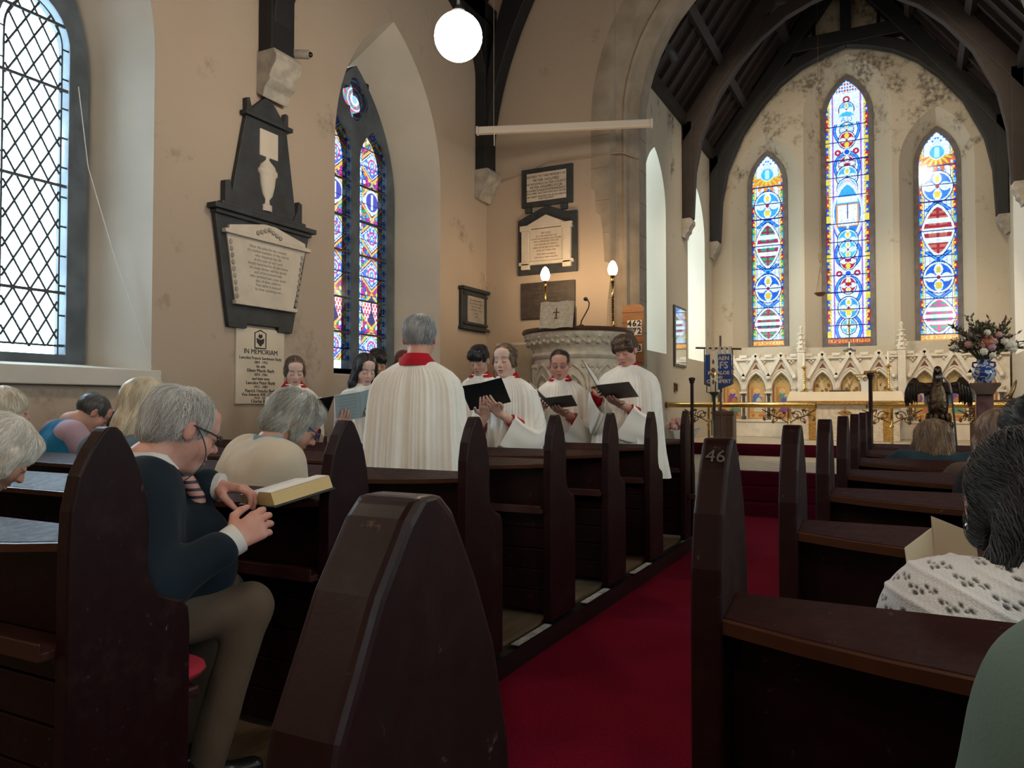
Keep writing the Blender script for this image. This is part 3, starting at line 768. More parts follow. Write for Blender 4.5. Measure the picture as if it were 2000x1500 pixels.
# remaining windows: side windows of the chancel, far side of the nave, west end
n = 6
for xs, s in ((CL, -1), (CR, 1)):
    for c in (10.75, 13.24):
        e = struct_empty('window_%d' % n); n += 1
        fn = (lambda u, z, c=c: side_light(u, z, c, .45, 2.12, 4.78, True, 'AMEN')) if s == 1 else None
        pane_grid('stained_pane' if s == 1 else 'pale_pane', 'x', xs + s * .44, c, .45, 2.12, 4.0, 4.78, .02, fn, M_stain if s == 1 else M_pale, e)
        pierced_slab('window_frame', 'x', xs + s * .42, xs + s * .47, arch_pts(c, .50, 2.04, 4.0, 4.88, 12), [arch_pts(c, .445, 2.13, 4.0, 4.77, 12)], M_frame, e)
        portal((xs + s * .62, c, 3.35), FACE_PX if s < 0 else FACE_MX, 2.8, 1.0)
for c in (2.9, 6.9, -1.1):
    e = struct_empty('window_%d' % n); n += 1
    pane_grid('clear_pane', 'x', XR + .5, c, .69, 1.57, 3.7, 5.09, .1, None, M_pale, e)
    pierced_slab('window_frame', 'x', XR + .46, XR + .54, arch_pts(c, .78, 1.5, 3.75, 5.2, 10), [arch_pts(c - .33, .27, 1.6, 3.7, 4.1, 8), arch_pts(c + .33, .27, 1.6, 3.7, 4.1, 8)], M_frame, e)
    portal((XR + .75, c, 3.2), FACE_MX, 3.6, 1.5)
# ------------------------------------------------------------------ pews
def wood(name, col, col2, rough, coat, vs=5, bump=.12, spec=.2):
    """dark varnished timber with fine grain, worn lighter in scratches and rubbed patches"""
    m = bpy.data.materials.new(name); m.use_nodes = True; nt = m.node_tree; b = nt.nodes['Principled BSDF']
    tc = _n(nt, 'ShaderNodeTexCoord'); mp = _n(nt, 'ShaderNodeMapping'); mp.inputs['Scale'].default_value = (1, 8, 1)
    nt.links.new(tc.outputs['Object'], mp.inputs[0])
    n1 = _n(nt, 'ShaderNodeTexNoise'); n1.inputs['Scale'].default_value = vs; n1.inputs['Detail'].default_value = 6
    nt.links.new(mp.outputs[0], n1.inputs['Vector'])
    n2 = _n(nt, 'ShaderNodeTexNoise'); n2.inputs['Scale'].default_value = 38; n2.inputs['Detail'].default_value = 6; n2.inputs['Roughness'].default_value = .7
    nt.links.new(tc.outputs['Object'], n2.inputs['Vector'])
    a = _n(nt, 'ShaderNodeMix'); a.data_type = 'RGBA'; a.inputs['A'].default_value = (*col, 1); a.inputs['B'].default_value = (*col2, 1)
    nt.links.new(n1.outputs['Fac'], a.inputs['Factor'])
    wr = _n(nt, 'ShaderNodeMapRange'); wr.inputs['From Min'].default_value = .64; wr.inputs['From Max'].default_value = .70
    nt.links.new(n2.outputs['Fac'], wr.inputs['Value'])
    n3 = _n(nt, 'ShaderNodeTexNoise'); n3.inputs['Scale'].default_value = 7; n3.inputs['Detail'].default_value = 8; n3.inputs['Roughness'].default_value = .75
    nt.links.new(tc.outputs['Object'], n3.inputs['Vector'])
    w3 = _n(nt, 'ShaderNodeMapRange'); w3.inputs['From Min'].default_value = .52; w3.inputs['From Max'].default_value = .75; w3.inputs['To Max'].default_value = .22
    nt.links.new(n3.outputs['Fac'], w3.inputs['Value'])
    wm = _n(nt, 'ShaderNodeMath'); wm.operation = 'MAXIMUM'; nt.links.new(wr.outputs['Result'], wm.inputs[0]); nt.links.new(w3.outputs['Result'], wm.inputs[1])
    c = _n(nt, 'ShaderNodeMix'); c.data_type = 'RGBA'; c.inputs['B'].default_value = (.085, .055, .040, 1)
    nt.links.new(wm.outputs[0], c.inputs['Factor']); nt.links.new(a.outputs['Result'], c.inputs['A'])
    nt.links.new(c.outputs['Result'], b.inputs['Base Color'])
    rr = _n(nt, 'ShaderNodeMapRange'); rr.inputs['To Min'].default_value = rough * .7; rr.inputs['To Max'].default_value = rough * 1.5
    nt.links.new(n2.outputs['Fac'], rr.inputs['Value']); nt.links.new(rr.outputs['Result'], b.inputs['Roughness'])
    b.inputs['Coat Weight'].default_value = coat * .35; b.inputs['Coat Roughness'].default_value = .15; b.inputs['Specular IOR Level'].default_value = spec
    bp = _n(nt, 'ShaderNodeBump'); bp.inputs['Strength'].default_value = bump; bp.inputs['Distance'].default_value = .004
    nt.links.new(n2.outputs['Fac'], bp.inputs['Height']); nt.links.new(bp.outputs['Normal'], b.inputs['Normal'])
    MATS[name] = m; return m
M_pew = wood('dark_varnished_oak', (.0075, .0014, .0020), (.017, .0026, .0038), .42, .04)
M_rest = wood('worn_bookrest_oak', (.016, .0036, .0040), (.030, .0070, .0068), .50, .02, spec=.1)
M_edge = wood('rubbed_edge_oak', (.075, .026, .011), (.022, .008, .006), .4, .3)
M_seat = wood('seat_oak', (.03, .010, .009), (.05, .016, .013), .35, .3)
M_brass = mat('polished_brass', (0.75, 0.48, 0.16), 0.22, metal=1.0, var=.25, vscale=9)
M_oldbrass = mat('aged_brass', (0.30, 0.19, 0.09), 0.35, metal=1.0, var=.5, vscale=14)

END = [(0, 0), (0, .76), (.004, .85), (.02, .925), (.05, .985), (.075, 1.02), (.086, 1.03), (.110, 1.03), (.122, 1.02), (.147, .98), (.172, .93), (.19, .865),
       (.198, .80), (.193, .72), (.201, .67), (.226, .63), (.262, .613), (.292, .602), (.309, .58), (.314, .54), (.314, 0)]
def make_pew(x0, x1, y0, label, group):
    """x0 aisle end, x1 wall end (either may be the larger)"""
    e = thing('church_pew', label, 'pew', (x0, y0, .12), group)
    s = 1 if x1 > x0 else -1; L = abs(x1 - x0)
    for a in (0, L - .044):
        lo, hi = sorted((s * a, s * (a + .044)))
        MB().prism(END, 'yz', lo, hi).build('bench_end', M_pew, e, bevel=.0095, segs=3)
    lo, hi = sorted((s * .043, s * (L - .043)))
    mb = MB().box((lo, .086, .02), (hi, .100, .79))
    z = .03
    while z < .74:
        h = .105 if z < .5 else .24
        mb.box((lo, .072, z), (hi, .088, min(z + h - .006, .775))); z += h
    mb.build('back_panel', M_pew, e, bevel=.003)
    n = 34
    def front(t): return .012 - .115 * (1 - abs(2 * t - 1) ** 5)
    tops, bots = [], []
    mb = MB()
    def fn(i, j):
        t = i / (n - 1); x = lo + (hi - lo) * t; f = front(t); y = f if j in (0, 3) else .106
        zt = .800 - (.106 - y) * .17
        return (x, y, zt if j in (1, 0) else zt - .024)
    vs = [fn(i, j) for i in range(n) for j in range(4)]
    fs = [(i*4+j, (i+1)*4+j, (i+1)*4+(j+1) % 4, i*4+(j+1) % 4) for i in range(n - 1) for j in range(4)]
    mb.add(vs, fs + [(0, 1, 2, 3), (n*4-4, n*4-3, n*4-2, n*4-1)]).build('book_rest', M_rest, e, bevel=.003)
    mb = MB(); vs = []
    for i in range(n):
        t = i / (n - 1); x = lo + (hi - lo) * t; f = front(t); zt = .800 - (.106 - f) * .17
        vs += [(x, f - .006, zt - .003), (x, f + .001, zt - .001), (x, f + .001, zt - .023), (x, f - .006, zt - .021)]
    mb.add(vs, [(i*4+j, (i+1)*4+j, (i+1)*4+(j+1) % 4, i*4+(j+1) % 4) for i in range(n - 1) for j in range(4)]).build('rubbed_front_edge', M_edge, e)
    MB().box((lo, -.03, .535), (hi, .073, .555)).box((lo, -.035, .535), (hi, -.028, .575)).build('book_shelf', M_seat, e, bevel=.003)
    MB().box((lo, .10, .33), (hi, .385, .36)).build('seat', M_seat, e, bevel=.008)
    mb = MB()
    for k in range(1, 4): xx = lo + (hi - lo) * k / 4; mb.box((xx - .02, .10, 0), (xx + .02, .36, .33))
    mb.build('seat_support', M_pew, e)
    return e
LX0, LX1, RX0, RX1 = -1.588, -5.10, -.276, 3.25
LY = [1.025 + .825 * k for k in range(6)] + [6.09]
RY = [.257 + .82 * k for k in range(8)]
ordn = ['nearest', 'second', 'third', 'fourth', 'fifth', 'sixth', 'frontmost', 'frontmost']
pl = make_pew(LX0, LX1, LY[0], '', 'dark pews left of the aisle'); pr_ = make_pew(RX0, RX1, RY[0], '', 'dark pews right of the aisle')
LL = ['dark pew with pointed end at the left, holding the man in the navy blazer', 'dark pew left of the aisle that the open gilt-edged book rests on', 'dark pew left of the aisle with its back right behind the conductor\'s robe',
      'dark pew left of the aisle just behind the conductor, reaching to the wall', 'dark pew left of the aisle in front of the girl with the raised black folder',
      'dark pew left of the aisle in front of the spectacled chorister and tall boy', 'frontmost dark pew left of the aisle, the one with a tall staff at its end']
RL = ['pointed pew end large in the foreground, worn and scratched, by the red carpet', 'dark pew right of the aisle whose rubbed curved bookrest faces the green jacket', 'third dark pew right of the aisle, in front of the woman in the lace cardigan',
      'fourth dark pew right of the aisle counting from the big foreground pew end', 'fifth dark pew right of the aisle counting from the big foreground pew end', 'dark pew right of the aisle that the bowed blonde woman sits behind',
      'seventh dark pew right of the aisle, second from the front of its row', 'frontmost dark pew right of the aisle, the one with a staff at its end']
for k, y in enumerate(LY):
    if k == 0: pl['label'] = LL[0]
    else: copy_thing(pl, (LX0, y, .12), LL[k])
for k, y in enumerate(RY):
    if k == 0: pr_['label'] = RL[0]
    else:
        pw = copy_thing(pr_, (RX0, y, .12), RL[k])
        if k == 1: text_mb([('46', .030, .024, 0)], None, (0, .0625, 1.0025), (1, 0, 0), (0, .581, .814), .001).build('lettering', mat('worn_pale_numeral', (.085, .075, .065), .6), pw)
def stave(x, y, z0, z1, label, gold):
    e = thing('wardens_staff', label, 'staff', (x, y, z0))
    MB().lathe([(.017, 0), (.019, .1), (.015, .2), (.014, z1 - z0 - .05), (.02, z1 - z0 - .045), (.02, z1 - z0 - .03), (.026, z1 - z0 - .025), (.026, z1 - z0 - .005), (.01, z1 - z0)], n=12).build('pole', M_pew, e, smooth=True)
    if gold: MB().box((-.045, -.012, z1 - z0 - .006), (.045, .012, z1 - z0 + .012)).build('brass_cap', M_brass, e, bevel=.003)
    MB().box((-.03, -.03, .30), (.03, .03, .34)).build('bracket', M_oldbrass, e, bevel=.004)
stave(-1.553, 6.18, .14, 1.42, 'slim dark staff with a knobbed top on the left frontmost pew end', False)
stave(-.252, 6.35, .06, 1.44, 'thick dark staff with a flat brass cap on the right frontmost pew end', True)
# worn white treads of tape on the kerb between the pew ends
for k in range(5):
    y = LY[k] + .42
    o = MB().box((-1.602, y, .1185), (-1.566, y + .36, .1235)).build('edge_strip', mat('scuffed_white_strip', (.42, .40, .37), .7, var=.5, vscale=30))
    tag(o, ['scuffed white strip on the kerb beside the man in the navy blazer', 'scuffed white strip on the kerb, second from the foreground', 'scuffed white strip on the kerb, middle one of the five', 'scuffed white strip on the kerb, second from the steps', 'scuffed white strip on the kerb nearest the chancel steps'][k], 'strip', 'white strips along the kerb of the left pews')

# ------------------------------------------------------------------ lamps
def globe(loc, label, top=6.3, power=32.0):
    e = thing('globe_lamp', label, 'lamp', loc, 'globe lamps of the nave')
    m = mat('lit_opal_glass', (1, .93, .82), .3, emis=(1.0, .84, .64), estr=power)
    MB().ell((0, 0, 0), (.18, .18, .18), 32, 24).build('opal_globe', m, e, smooth='all')
    MB().lathe([(.05, .165), (.055, .19), (.03, .22), (.012, .24), (.012, top - loc[2])], n=16).build('drop_rod', M_lead, e, smooth=True)
    return e
globe((-2.985, 4.90, 3.975), 'round white globe lamp glowing high in front of the corner roof post', 8.6)
for p in ((1.3, 4.9, 3.975), (1.3, .4, 3.975), (-2.985, .2, 3.975), (-2.985, -2.6, 3.975), (1.3, -2.6, 3.975)):  # unseen extra globes, added as warm fill light for the nave
    globe(p, 'round white globe lamp added out of view to brighten the nave', 8.3)
def gooseneck_lamp(x, y, z0, h, label):
    e = thing('brass_lamp', label, 'lamp', (x, y, z0), 'brass lamps on the pulpit')
    MB().lathe([(.075, 0), (.07, .015), (.03, .03), (.014, .05), (.016, .09)], n=16).build('foot', M_brass, e, smooth=True)
    mb = MB()
    for k in range(9):
        z = .09 + k * .03; mb.lathe([(.011, z), (.019, z + .015), (.011, z + .03)], n=10)
    mb.build('twisted_stem', M_brass, e, smooth=True)
    MB().lathe([(.012, .36), (.022, .37), (.013, .385), (.013, h - .20), (.02, h - .19), (.014, h - .17), (.026, h - .15), (.016, h - .12), (.02, h - .10), (.03, h - .085), (.034, h - .07)], n=14).build('stem', M_brass, e, smooth=True)
    m = mat('lit_pearl_bulb', (1, .9, .75), .3, emis=(1.0, .70, .38), estr=60.0)
    MB().lathe([(.02, h - .075), (.045, h - .05), (.056, h - .01), (.052, h + .03), (.036, h + .07), (.016, h + .095), (.0001, h + .102)], n=18).build('bulb', m, e, smooth=True)
PC = (-3.50, 8.50); PT = 2.07
gooseneck_lamp(-3.93, 8.50, PT + .012, .70, 'left brass lamp on the pulpit, in front of the dark slate tablet')
gooseneck_lamp(-3.06, 8.50, PT + .012, .70, 'right brass lamp on the pulpit, beside the hymn board')

# ------------------------------------------------------------------ pulpit
M_pul = mat('carved_pulpit_stone', (.62, .55, .44), .85, var=.25, vscale=12, bump=.5, bscale=55)
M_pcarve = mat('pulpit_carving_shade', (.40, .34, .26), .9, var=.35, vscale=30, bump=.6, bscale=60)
M_pwood = mat('brown_polished_wood', (.085, .035, .018), .4, var=.35, vscale=6, coat=.3)
e = thing('pulpit', 'round carved cream stone pulpit with brown rim in the corner by the arch', 'pulpit', (PC[0], PC[1], 0))
MB().lathe([(.40, 0), (.40, .25), (.28, .35), (.24, .8), (.30, .95), (.42, 1.02), (.545, 1.05), (.545, 1.10), (.525, 1.12), (.525, 1.72), (.55, 1.74), (.56, 1.765), (.535, 1.80), (.54, 1.83),
            (.56, 1.86), (.60, 1.90), (.62, 1.955), (.645, 1.985), (.645, 2.02), (.63, 2.035)], n=56).build('stone_drum', M_pul, e, smooth=True)
MB().lathe([(.50, 2.03), (.665, 2.03), (.672, 2.05), (.66, 2.075), (.50, 2.075)], n=56).build('wooden_rim', M_pwood, e, smooth=True)
mb = MB()
for k in range(64):
    a = 2 * PI * k / 64; r = .60
    mb.ell((r * math.cos(a), r * math.sin(a), 1.905 + .018 * (k % 2)), (.028, .028, .026), 6, 5)
    if k % 2 == 0: mb.ell((.628 * math.cos(a), .628 * math.sin(a), 1.968), (.022, .022, .016), 6, 4)
mb.build('leaf_frieze', M_pul, e, smooth=True)
mb = MB(); mb2 = MB()
for k in range(8):
    a0 = -PI / 2 + (k - 2) * PI / 4 + PI / 8 - .12
    def cyl(u, z, r=.528): a = a0 + u / r; return (r * math.cos(a), r * math.sin(a), z)
    out = arch_pts(0, .17, 1.12, 1.38, 1.66, 8)
    for r_, s_ in ((.020, 1.0), (.014, .78)):
        mb.tube([cyl(u * s_, 1.12 + (z - 1.12) * s_) for u, z in out], r_, 6, cap=False)
    vs = [cyl(u * .72, 1.14 + (z - 1.12) * .72, .529) for u, z in out]; mb2.add(vs, [tuple(range(len(vs)))])
    for q in range(5): mb.ell(cyl(.03 * math.cos(q * 1.26), 1.40 + .03 * math.sin(q * 1.26), .53), (.022, .022, .022), 6, 5)
    mb.tube([cyl(.207, 1.12), cyl(.207, 1.62)], .03, 8); mb.ell(cyl(.207, 1.64), (.045, .045, .035), 8, 6); mb.ell(cyl(.207, 1.12), (.042, .042, .03), 8, 6)
    for q in (-1, 1): mb.ell(cyl(q * .12, 1.64, .53), (.035, .02, .03), 7, 5)
mb.build('blind_arcade', M_pul, e, smooth=True); mb2.build('niche_panel', M_pcarve, e)
# stair side panel and newel of the pulpit
e = thing('pulpit_stair', 'plain grey stair panel with brown newel post left of the pulpit', 'stair', (-4.4, 9.0, 0))
MB().box((-4.86, 8.93, 0), (-4.18, 8.985, 1.98)).build('side_panel', mat('grey_painted_panel', (.36, .31, .24), .8, var=.15), e, world=True)
MB().box((-4.25, 8.84, 0), (-4.185, 8.90, 1.95)).build('newel_post', M_pwood, e, world=True, bevel=.008)
MB().box((-4.86, 8.95, 1.98), (-4.18, 8.99, 2.01)).build('capping', M_sill, e, world=True)
mb = MB()
for k in range(5): mb.box((-4.80 + k * .13, 8.60, 0), (-4.67 + k * .13, 8.93, .2 + .2 * k))
mb.build('step', M_pwood, e, world=True)
# cloth over the rim, on a desk
e = thing('pulpit_desk_cloth', 'cream square cloth with a small embroidered cross hung on the pulpit front', 'cloth', (-3.47, 7.80, 2.08))
M_cream = mat('cream_damask', (.60, .53, .41), .8, var=.25, vscale=30, bump=.35, bscale=45)
mb = MB(); nU, nV = 14, 12
mb.grid(lambda i, j: (-.205 + .41 * i / 13, -.02 - .012 * math.sin(i * 1.1) * (1 - j / 11) + .05 * (j / 11), -.03 + .30 * (j / 11) + .006 * math.sin(i * .8)), nU, nV)
mb.grid(lambda i, j: (-.205 + .41 * i / 13, -.008 - .012 * math.sin(i * 1.1) * (1 - j / 11) + .05 * (j / 11), -.03 + .30 * (j / 11) + .006 * math.sin(i * .8)), nU, nV)
mb.build('cloth_fall', M_cream, e, smooth=True)
MB().bar((0, -.012, .075), (0, .006, .185), .014, .006, (0, 1, 0)).bar((-.036, -.0, .145), (.036, -.0, .145), .012, .006, (0, 1, 0)).bar((-.02, -.012, .08), (.02, -.012, .08), .012, .006, (0, 1, 0)).build('embroidered_cross', mat('brown_thread', (.12, .07, .04), .8), e)
MB().box((-.2, .06, .0), (.2, .10, .20)).build('desk_ledge', M_pwood, e)
e = thing('microphone', 'black gooseneck microphone on the pulpit rim', 'microphone', (-3.24, 7.97, PT + .006))
MB().tube([(-.01, 0, 0), (.0, 0, .06), (.05, 0, .14), (.085, 0, .20), (.095, 0, .25), (.075, 0, .29)], .008, 8).build('neck', M_lead, e, smooth=True)
MB().ell((.055, -.01, .30), (.026, .026, .022), 10, 8).tube([(.07, 0, .285), (.058, -.01, .298)], .016, 8).build('head', M_lead, e, smooth=True)
MB().lathe([(.03, 0), (.03, .012), (.01, .02)], n=10).build('base', M_lead, e)
e = thing('small_box', 'small dark box on the pulpit rim behind the left lamp', 'box', (-3.82, 8.93, PT + .008))
MB().box((-.09, -.06, 0), (.09, .06, .13)).build('box_body', M_pwood, e, bevel=.006); MB().box((-.095, -.065, .13), (.095, .065, .145)).build('lid', M_pwood, e, bevel=.004)

# hymn board
e = thing('hymn_board', 'brown wooden hymn board with white number cards on the arch pier', 'board', (-3.03, YF - .05, 2.1))
pts = [(-.14, -.42), (.14, -.42), (.14, .30), (.10, .335), (0, .35), (-.10, .335), (-.14, .30)]
M_hb = mat('orange_brown_board', (.30, .13, .045), .5, var=.25, vscale=5, stretch=(1, 1, 8), coat=.15)
MB().prism(pts, 'xz', 0, .03).build('board', M_hb, e, bevel=.004)
mb = MB()
for k in range(6): mb.box((-.14, -.008, -.38 + .125 * k), (.14, .0, -.365 + .125 * k))
mb.build('slat', M_hb, e)
M_card = mat('white_card', (.75, .72, .66), .7); M_ink = mat('black_lettering', (.015, .013, .012), .7)
mb = MB(); lines = []
for z, t in ((.10, '462'), (.005, '72'), (-.205, '13')):
    w = .062
    for i, ch in enumerate(t):
        x = .085 - (len(t) - 1 - i) * w; mb.box((x - w / 2 + .002, -.016, z - .045), (x + w / 2 - .002, -.009, z + .045)); lines.append((ch, .10, x, z))
mb.build('number_card', M_card, e)
text_mb(lines, None, (0, -.0175, 0), (1, 0, 0), (0, 0, 1), bold=.004).build('lettering', M_ink, e)

# ------------------------------------------------------------------ wall tablets
M_slate = mat('black_slate', (.030, .034, .040), .55, var=.45, vscale=7, bump=.1)
M_marble = mat('white_marble', (.56, .49, .41), .55, var=.15, vscale=6)
M_cut = mat('cut_lettering', (.10, .085, .07), .8)
def left_text(lines, y, z, x): return text_mb(lines, None, (x, y, z), (0, 1, 0), (0, 0, 1))
e = thing('wall_monument', 'tall black slate monument with obelisk, white urn and white inscribed tablet', 'monument', (XL, 5.06, 2.36))
x0 = XL
MB().prism([(4.66, 1.86), (4.86, 1.86), (4.86, 1.90), (5.24, 1.90), (5.24, 1.86), (5.41, 1.86), (5.62, 2.80), (4.50, 2.80)], 'yz', x0, x0 + .05).build('lower_slab', M_slate, e, world=True, bevel=.006)
MB().box((x0, 4.455, 2.83), (x0 + .11, 5.665, 2.875)).box((x0, 4.49, 2.795), (x0 + .08, 5.63, 2.83)).box((x0, 4.56, 2.875), (x0 + .07, 5.56, 2.915)).each('cornice', M_slate, e, world=True, bevel=.006)
MB().prism([(4.66, 2.9), (5.46, 2.9), (5.32, 3.73), (4.83, 3.73)], 'yz', x0, x0 + .045).build('obelisk', M_slate, e, world=True, bevel=.005)
MB().box((x0, 4.795, 3.725), (x0 + .085, 5.365, 3.765)).build('obelisk_cornice', M_slate, e, world=True, bevel=.005)
MB().prism([(4.84, 3.76), (5.32, 3.76), (5.085, 3.99)], 'yz', x0, x0 + .05).each('pediment', M_slate, e, world=True, bevel=.004)
for ya, yb, z, h in ((4.83, 4.92, 3.76, .13), (5.33, 5.245, 3.76, .13), (4.60, 4.74, 2.91, .20), (5.52, 5.40, 2.91, .20)):
    c = bez((yb, z), (ya + (yb - ya) * .55, z + h * .35), (ya + (yb - ya) * .35, z + h), 8)
    MB().prism([(ya, z)] + c + [(ya, z + h * .92)], 'yz', x0, x0 + .055).build('acroterion', M_slate, e, world=True)
MB().box((x0 + .04, 4.985, 3.42), (x0 + .055, 5.205, 3.66)).build('crest_plaque', M_marble, e, world=True, bevel=.004)
MB().lathe([(.055, 2.935), (.055, 2.99), (.03, 3.0), (.025, 3.04), (.06, 3.08), (.085, 3.17), (.095, 3.25), (.115, 3.27), (.115, 3.30), (.10, 3.31), (.085, 3.345), (.04, 3.38), (.02, 3.40), (.025, 3.43), (.0001, 3.455)],
           (x0 + .045, 5.085, 0), 20, sx=.45).build('urn', M_marble, e, smooth=True, world=True)
MB().prism([(4.71, 2.085), (5.40, 2.085), (5.56, 2.66), (4.61, 2.66)], 'yz', x0 + .05, x0 + .068).build('white_tablet', M_marble, e, world=True, bevel=.003)
MB().box((x0 + .05, 4.57, 2.645), (x0 + .10, 5.60, 2.68)).prism([(4.62, 2.68), (5.55, 2.68), (5.54, 2.72), (5.09, 2.815), (4.63, 2.72)], 'yz', x0 + .05, x0 + .08).box((x0 + .05, 4.69, 2.055), (x0 + .095, 5.43, 2.09)).each('tablet_moulding', M_marble, e, world=True, bevel=.004)
mb = MB()
for s in (-1, 1):
    for k in range(9):
        t = k / 8; mb.ell((x0 + .07, 5.08 + s * (.355 + .075 * t - .0), 2.13 + .45 * t), (.010, .020, .026), 6, 5)
for k in range(7): mb.ell((x0 + .082, 5.08 + (k - 3) * .045, 2.705 + .055 * (1 - abs(k - 3) / 3.2)), (.012, .025, .022), 6, 5)
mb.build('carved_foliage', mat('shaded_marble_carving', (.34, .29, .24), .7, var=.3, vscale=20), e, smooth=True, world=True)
left_text([(t, .036, 0, 2.585 - .037 * i) for i, t in enumerate(('Near this place lie the remains', 'of a faithful member of this church', 'who departed this life', 'in the year of our Lord', 'deeply lamented by all who knew', 'his many virtues and his worth', 'and of his beloved wife', 'who survived him some years', 'also of their children', 'This tablet is erected', 'by their surviving son'))],
          5.085, 0, x0 + .0685).build('lettering', mat('worn_lettering', (.27, .23, .19), .8), e, world=True)
e = thing('memorial_tablet', 'cream IN MEMORIAM tablet with black crest and names below the obelisk monument', 'tablet', (XL, 5.04, 1.54))
MB().box((x0, 4.765, 1.205), (x0 + .022, 5.335, 1.875)).build('marble_slab', mat('cream_marble', (.62, .54, .43), .5, var=.12, vscale=5), e, world=True, bevel=.003)
xx = x0 + .0225
fr = [(4.975, 1.70), (5.105, 1.70), (5.105, 1.835), (5.04, 1.86), (4.975, 1.835)]
MB().tube([(xx, a, b) for a, b in fr + fr[:1]], .006, 5).build('crest_frame', M_ink, e, world=True)
MB().prism([(5.0, 1.75), (5.04, 1.715), (5.08, 1.75), (5.085, 1.79), (5.04, 1.775), (4.995, 1.79)], 'yz', xx, xx + .003).prism([(5.015, 1.80), (5.04, 1.785), (5.065, 1.80), (5.055, 1.83), (5.04, 1.815), (5.025, 1.83)], 'yz', xx, xx + .003).build('crest', M_ink, e, world=True)
ln = [('IN MEMORIAM', .062, 0, 1.665), ('Lancelot Francis Sandwann Bayly', .038, 0, 1.61), ('1869 - 1952', .034, 0, 1.573), ('his wife', .036, 0, 1.537), ('Eileen Maude Bayly', .042, 0, 1.50), ('1874 - 1961', .034, 0, 1.464),
      ('and their sons', .036, 0, 1.428), ('Lancelot Peter Bayly', .042, 0, 1.391), ('1913 - 1987', .034, 0, 1.355), ('Patrick Uniacke Bayly', .042, 0, 1.32), ('Vice Admiral, KBE, CB, DSC', .038, 0, 1.287), ('1914 - 1998', .034, 0, 1.256), ('Charles Bayly', .042, 0, 1.228)]
left_text(ln, 5.05, 0, xx + .0005).build('lettering', M_ink, e, world=True)

def front_text(lines, x, z, y): return text_mb(lines, None, (x, y, z), (1, 0, 0), (0, 0, 1))
y0 = YF
e = thing('memorial_tablet', 'white tablet in a plain black frame, topmost of the three beside the arch', 'tablet', (-4.21, YF, 4.08))
MB().box((-4.585, y0 - .04, 3.83), (-3.845, y0, 4.345)).build('black_frame', M_slate, e, world=True, bevel=.006)
MB().box((-4.50, y0 - .055, 3.90), (-3.93, y0 - .035, 4.275)).build('white_tablet', M_marble, e, world=True, bevel=.003)
for x in (-4.49, -3.97): MB().box((x - .04, y0 - .05, 3.755), (x + .05, y0, 3.83)).build('bracket', M_slate, e, world=True, bevel=.004)
front_text([('SACRED TO THE MEMORY OF', .042, 0, 4.225), ('PETER HOLMES', .056, 0, 4.172), ('OF PETERFIELD IN THIS COUNTY', .038, 0, 4.125), ('PETER HOLMES ESQR', .05, 0, 4.08), ('IN AFFECTIONATE REMEMBRANCE', .036, 0, 4.037), ('WHO DIED ON THE 16TH DAY OF MAY', .034, 0, 4.0), ('THIS TABLET WAS ERECTED BY HIS WIDOW', .03, 0, 3.955), ('AND CHILDREN', .03, 0, 3.925)],
           -4.215, 0, y0 - .0565).build('lettering', M_cut, e, world=True)
y0 = YF - .012
e = thing('memorial_tablet', 'white pedimented tablet on black slate, middle one of the three beside the arch', 'tablet', (-4.21, YF, 3.32))
MB().prism([(-4.635, 2.925), (-3.78, 2.925), (-3.78, 3.72), (-3.92, 3.72), (-4.21, 3.83), (-4.50, 3.72), (-4.635, 3.66)], 'xz', y0 - .035, y0).build('black_backing', M_slate, e, world=True, bevel=.006)
MB().box((-4.45, y0 - .055, 3.08), (-3.96, y0 - .03, 3.52)).build('white_tablet', M_marble, e, world=True)
for x in (-4.51, -3.91):
    MB().box((x - .055, y0 - .075, 3.09), (x + .055, y0 - .03, 3.50)).box((x - .075, y0 - .085, 3.50), (x + .075, y0 - .03, 3.575)).box((x - .06, y0 - .08, 2.99), (x + .06, y0 - .03, 3.07)).each('pilaster', M_marble, e, world=True, bevel=.005)
MB().box((-4.60, y0 - .08, 3.045), (-3.82, y0 - .03, 3.09)).box((-4.585, y0 - .07, 3.53), (-3.835, y0 - .03, 3.56)).prism([(-4.53, 3.56), (-3.89, 3.56), (-4.21, 3.70)], 'xz', y0 - .07, y0 - .03).each('pediment', M_marble, e, world=True, bevel=.004)
front_text([(t, s, 0, z) for t, s, z in (('SACRED', .04, 3.46), ('TO THE MEMORY OF', .032, 3.42), ('A DEVOTED HUSBAND AND FATHER', .026, 3.385), ('WHO DEPARTED THIS LIFE', .03, 3.35), ('ON THE 3RD OF MARCH', .03, 3.31), ('AND OF HIS BELOVED WIFE', .03, 3.27), ('ALSO OF THEIR SON', .03, 3.23), ('THEY REST IN PEACE', .03, 3.18), ('ERECTED BY THEIR CHILDREN', .024, 3.14))],
           -4.21, 0, y0 - .0565).build('lettering', mat('brown_lettering', (.25, .17, .11), .8), e, world=True)
y0 = YF
e = thing('memorial_tablet', 'dark slate tablet with worn edges, behind the left pulpit lamp', 'tablet', (-4.21, YF, 2.58))
MB().box((-4.60, y0 - .03, 2.335), (-3.82, y0, 2.82)).build('slate_slab', mat('brown_slate', (.055, .04, .032), .6, var=.4, vscale=12), e, world=True, bevel=.006)
front_text([(t, .038, 0, 2.73 - .05 * i) for i, t in enumerate(('TO THE GLORY OF GOD', 'AND IN MEMORY OF THE MEN', 'OF THIS PARISH', 'WHO GAVE THEIR LIVES', 'IN THE GREAT WAR', '1914 - 1918'))], -4.21, 0, y0 - .0315).build('lettering', mat('faint_lettering', (.085, .065, .05), .7), e, world=True)
e = thing('memorial_tablet', 'small grey framed tablet on the left wall just before the corner', 'tablet', (XL, 8.81, 2.45))
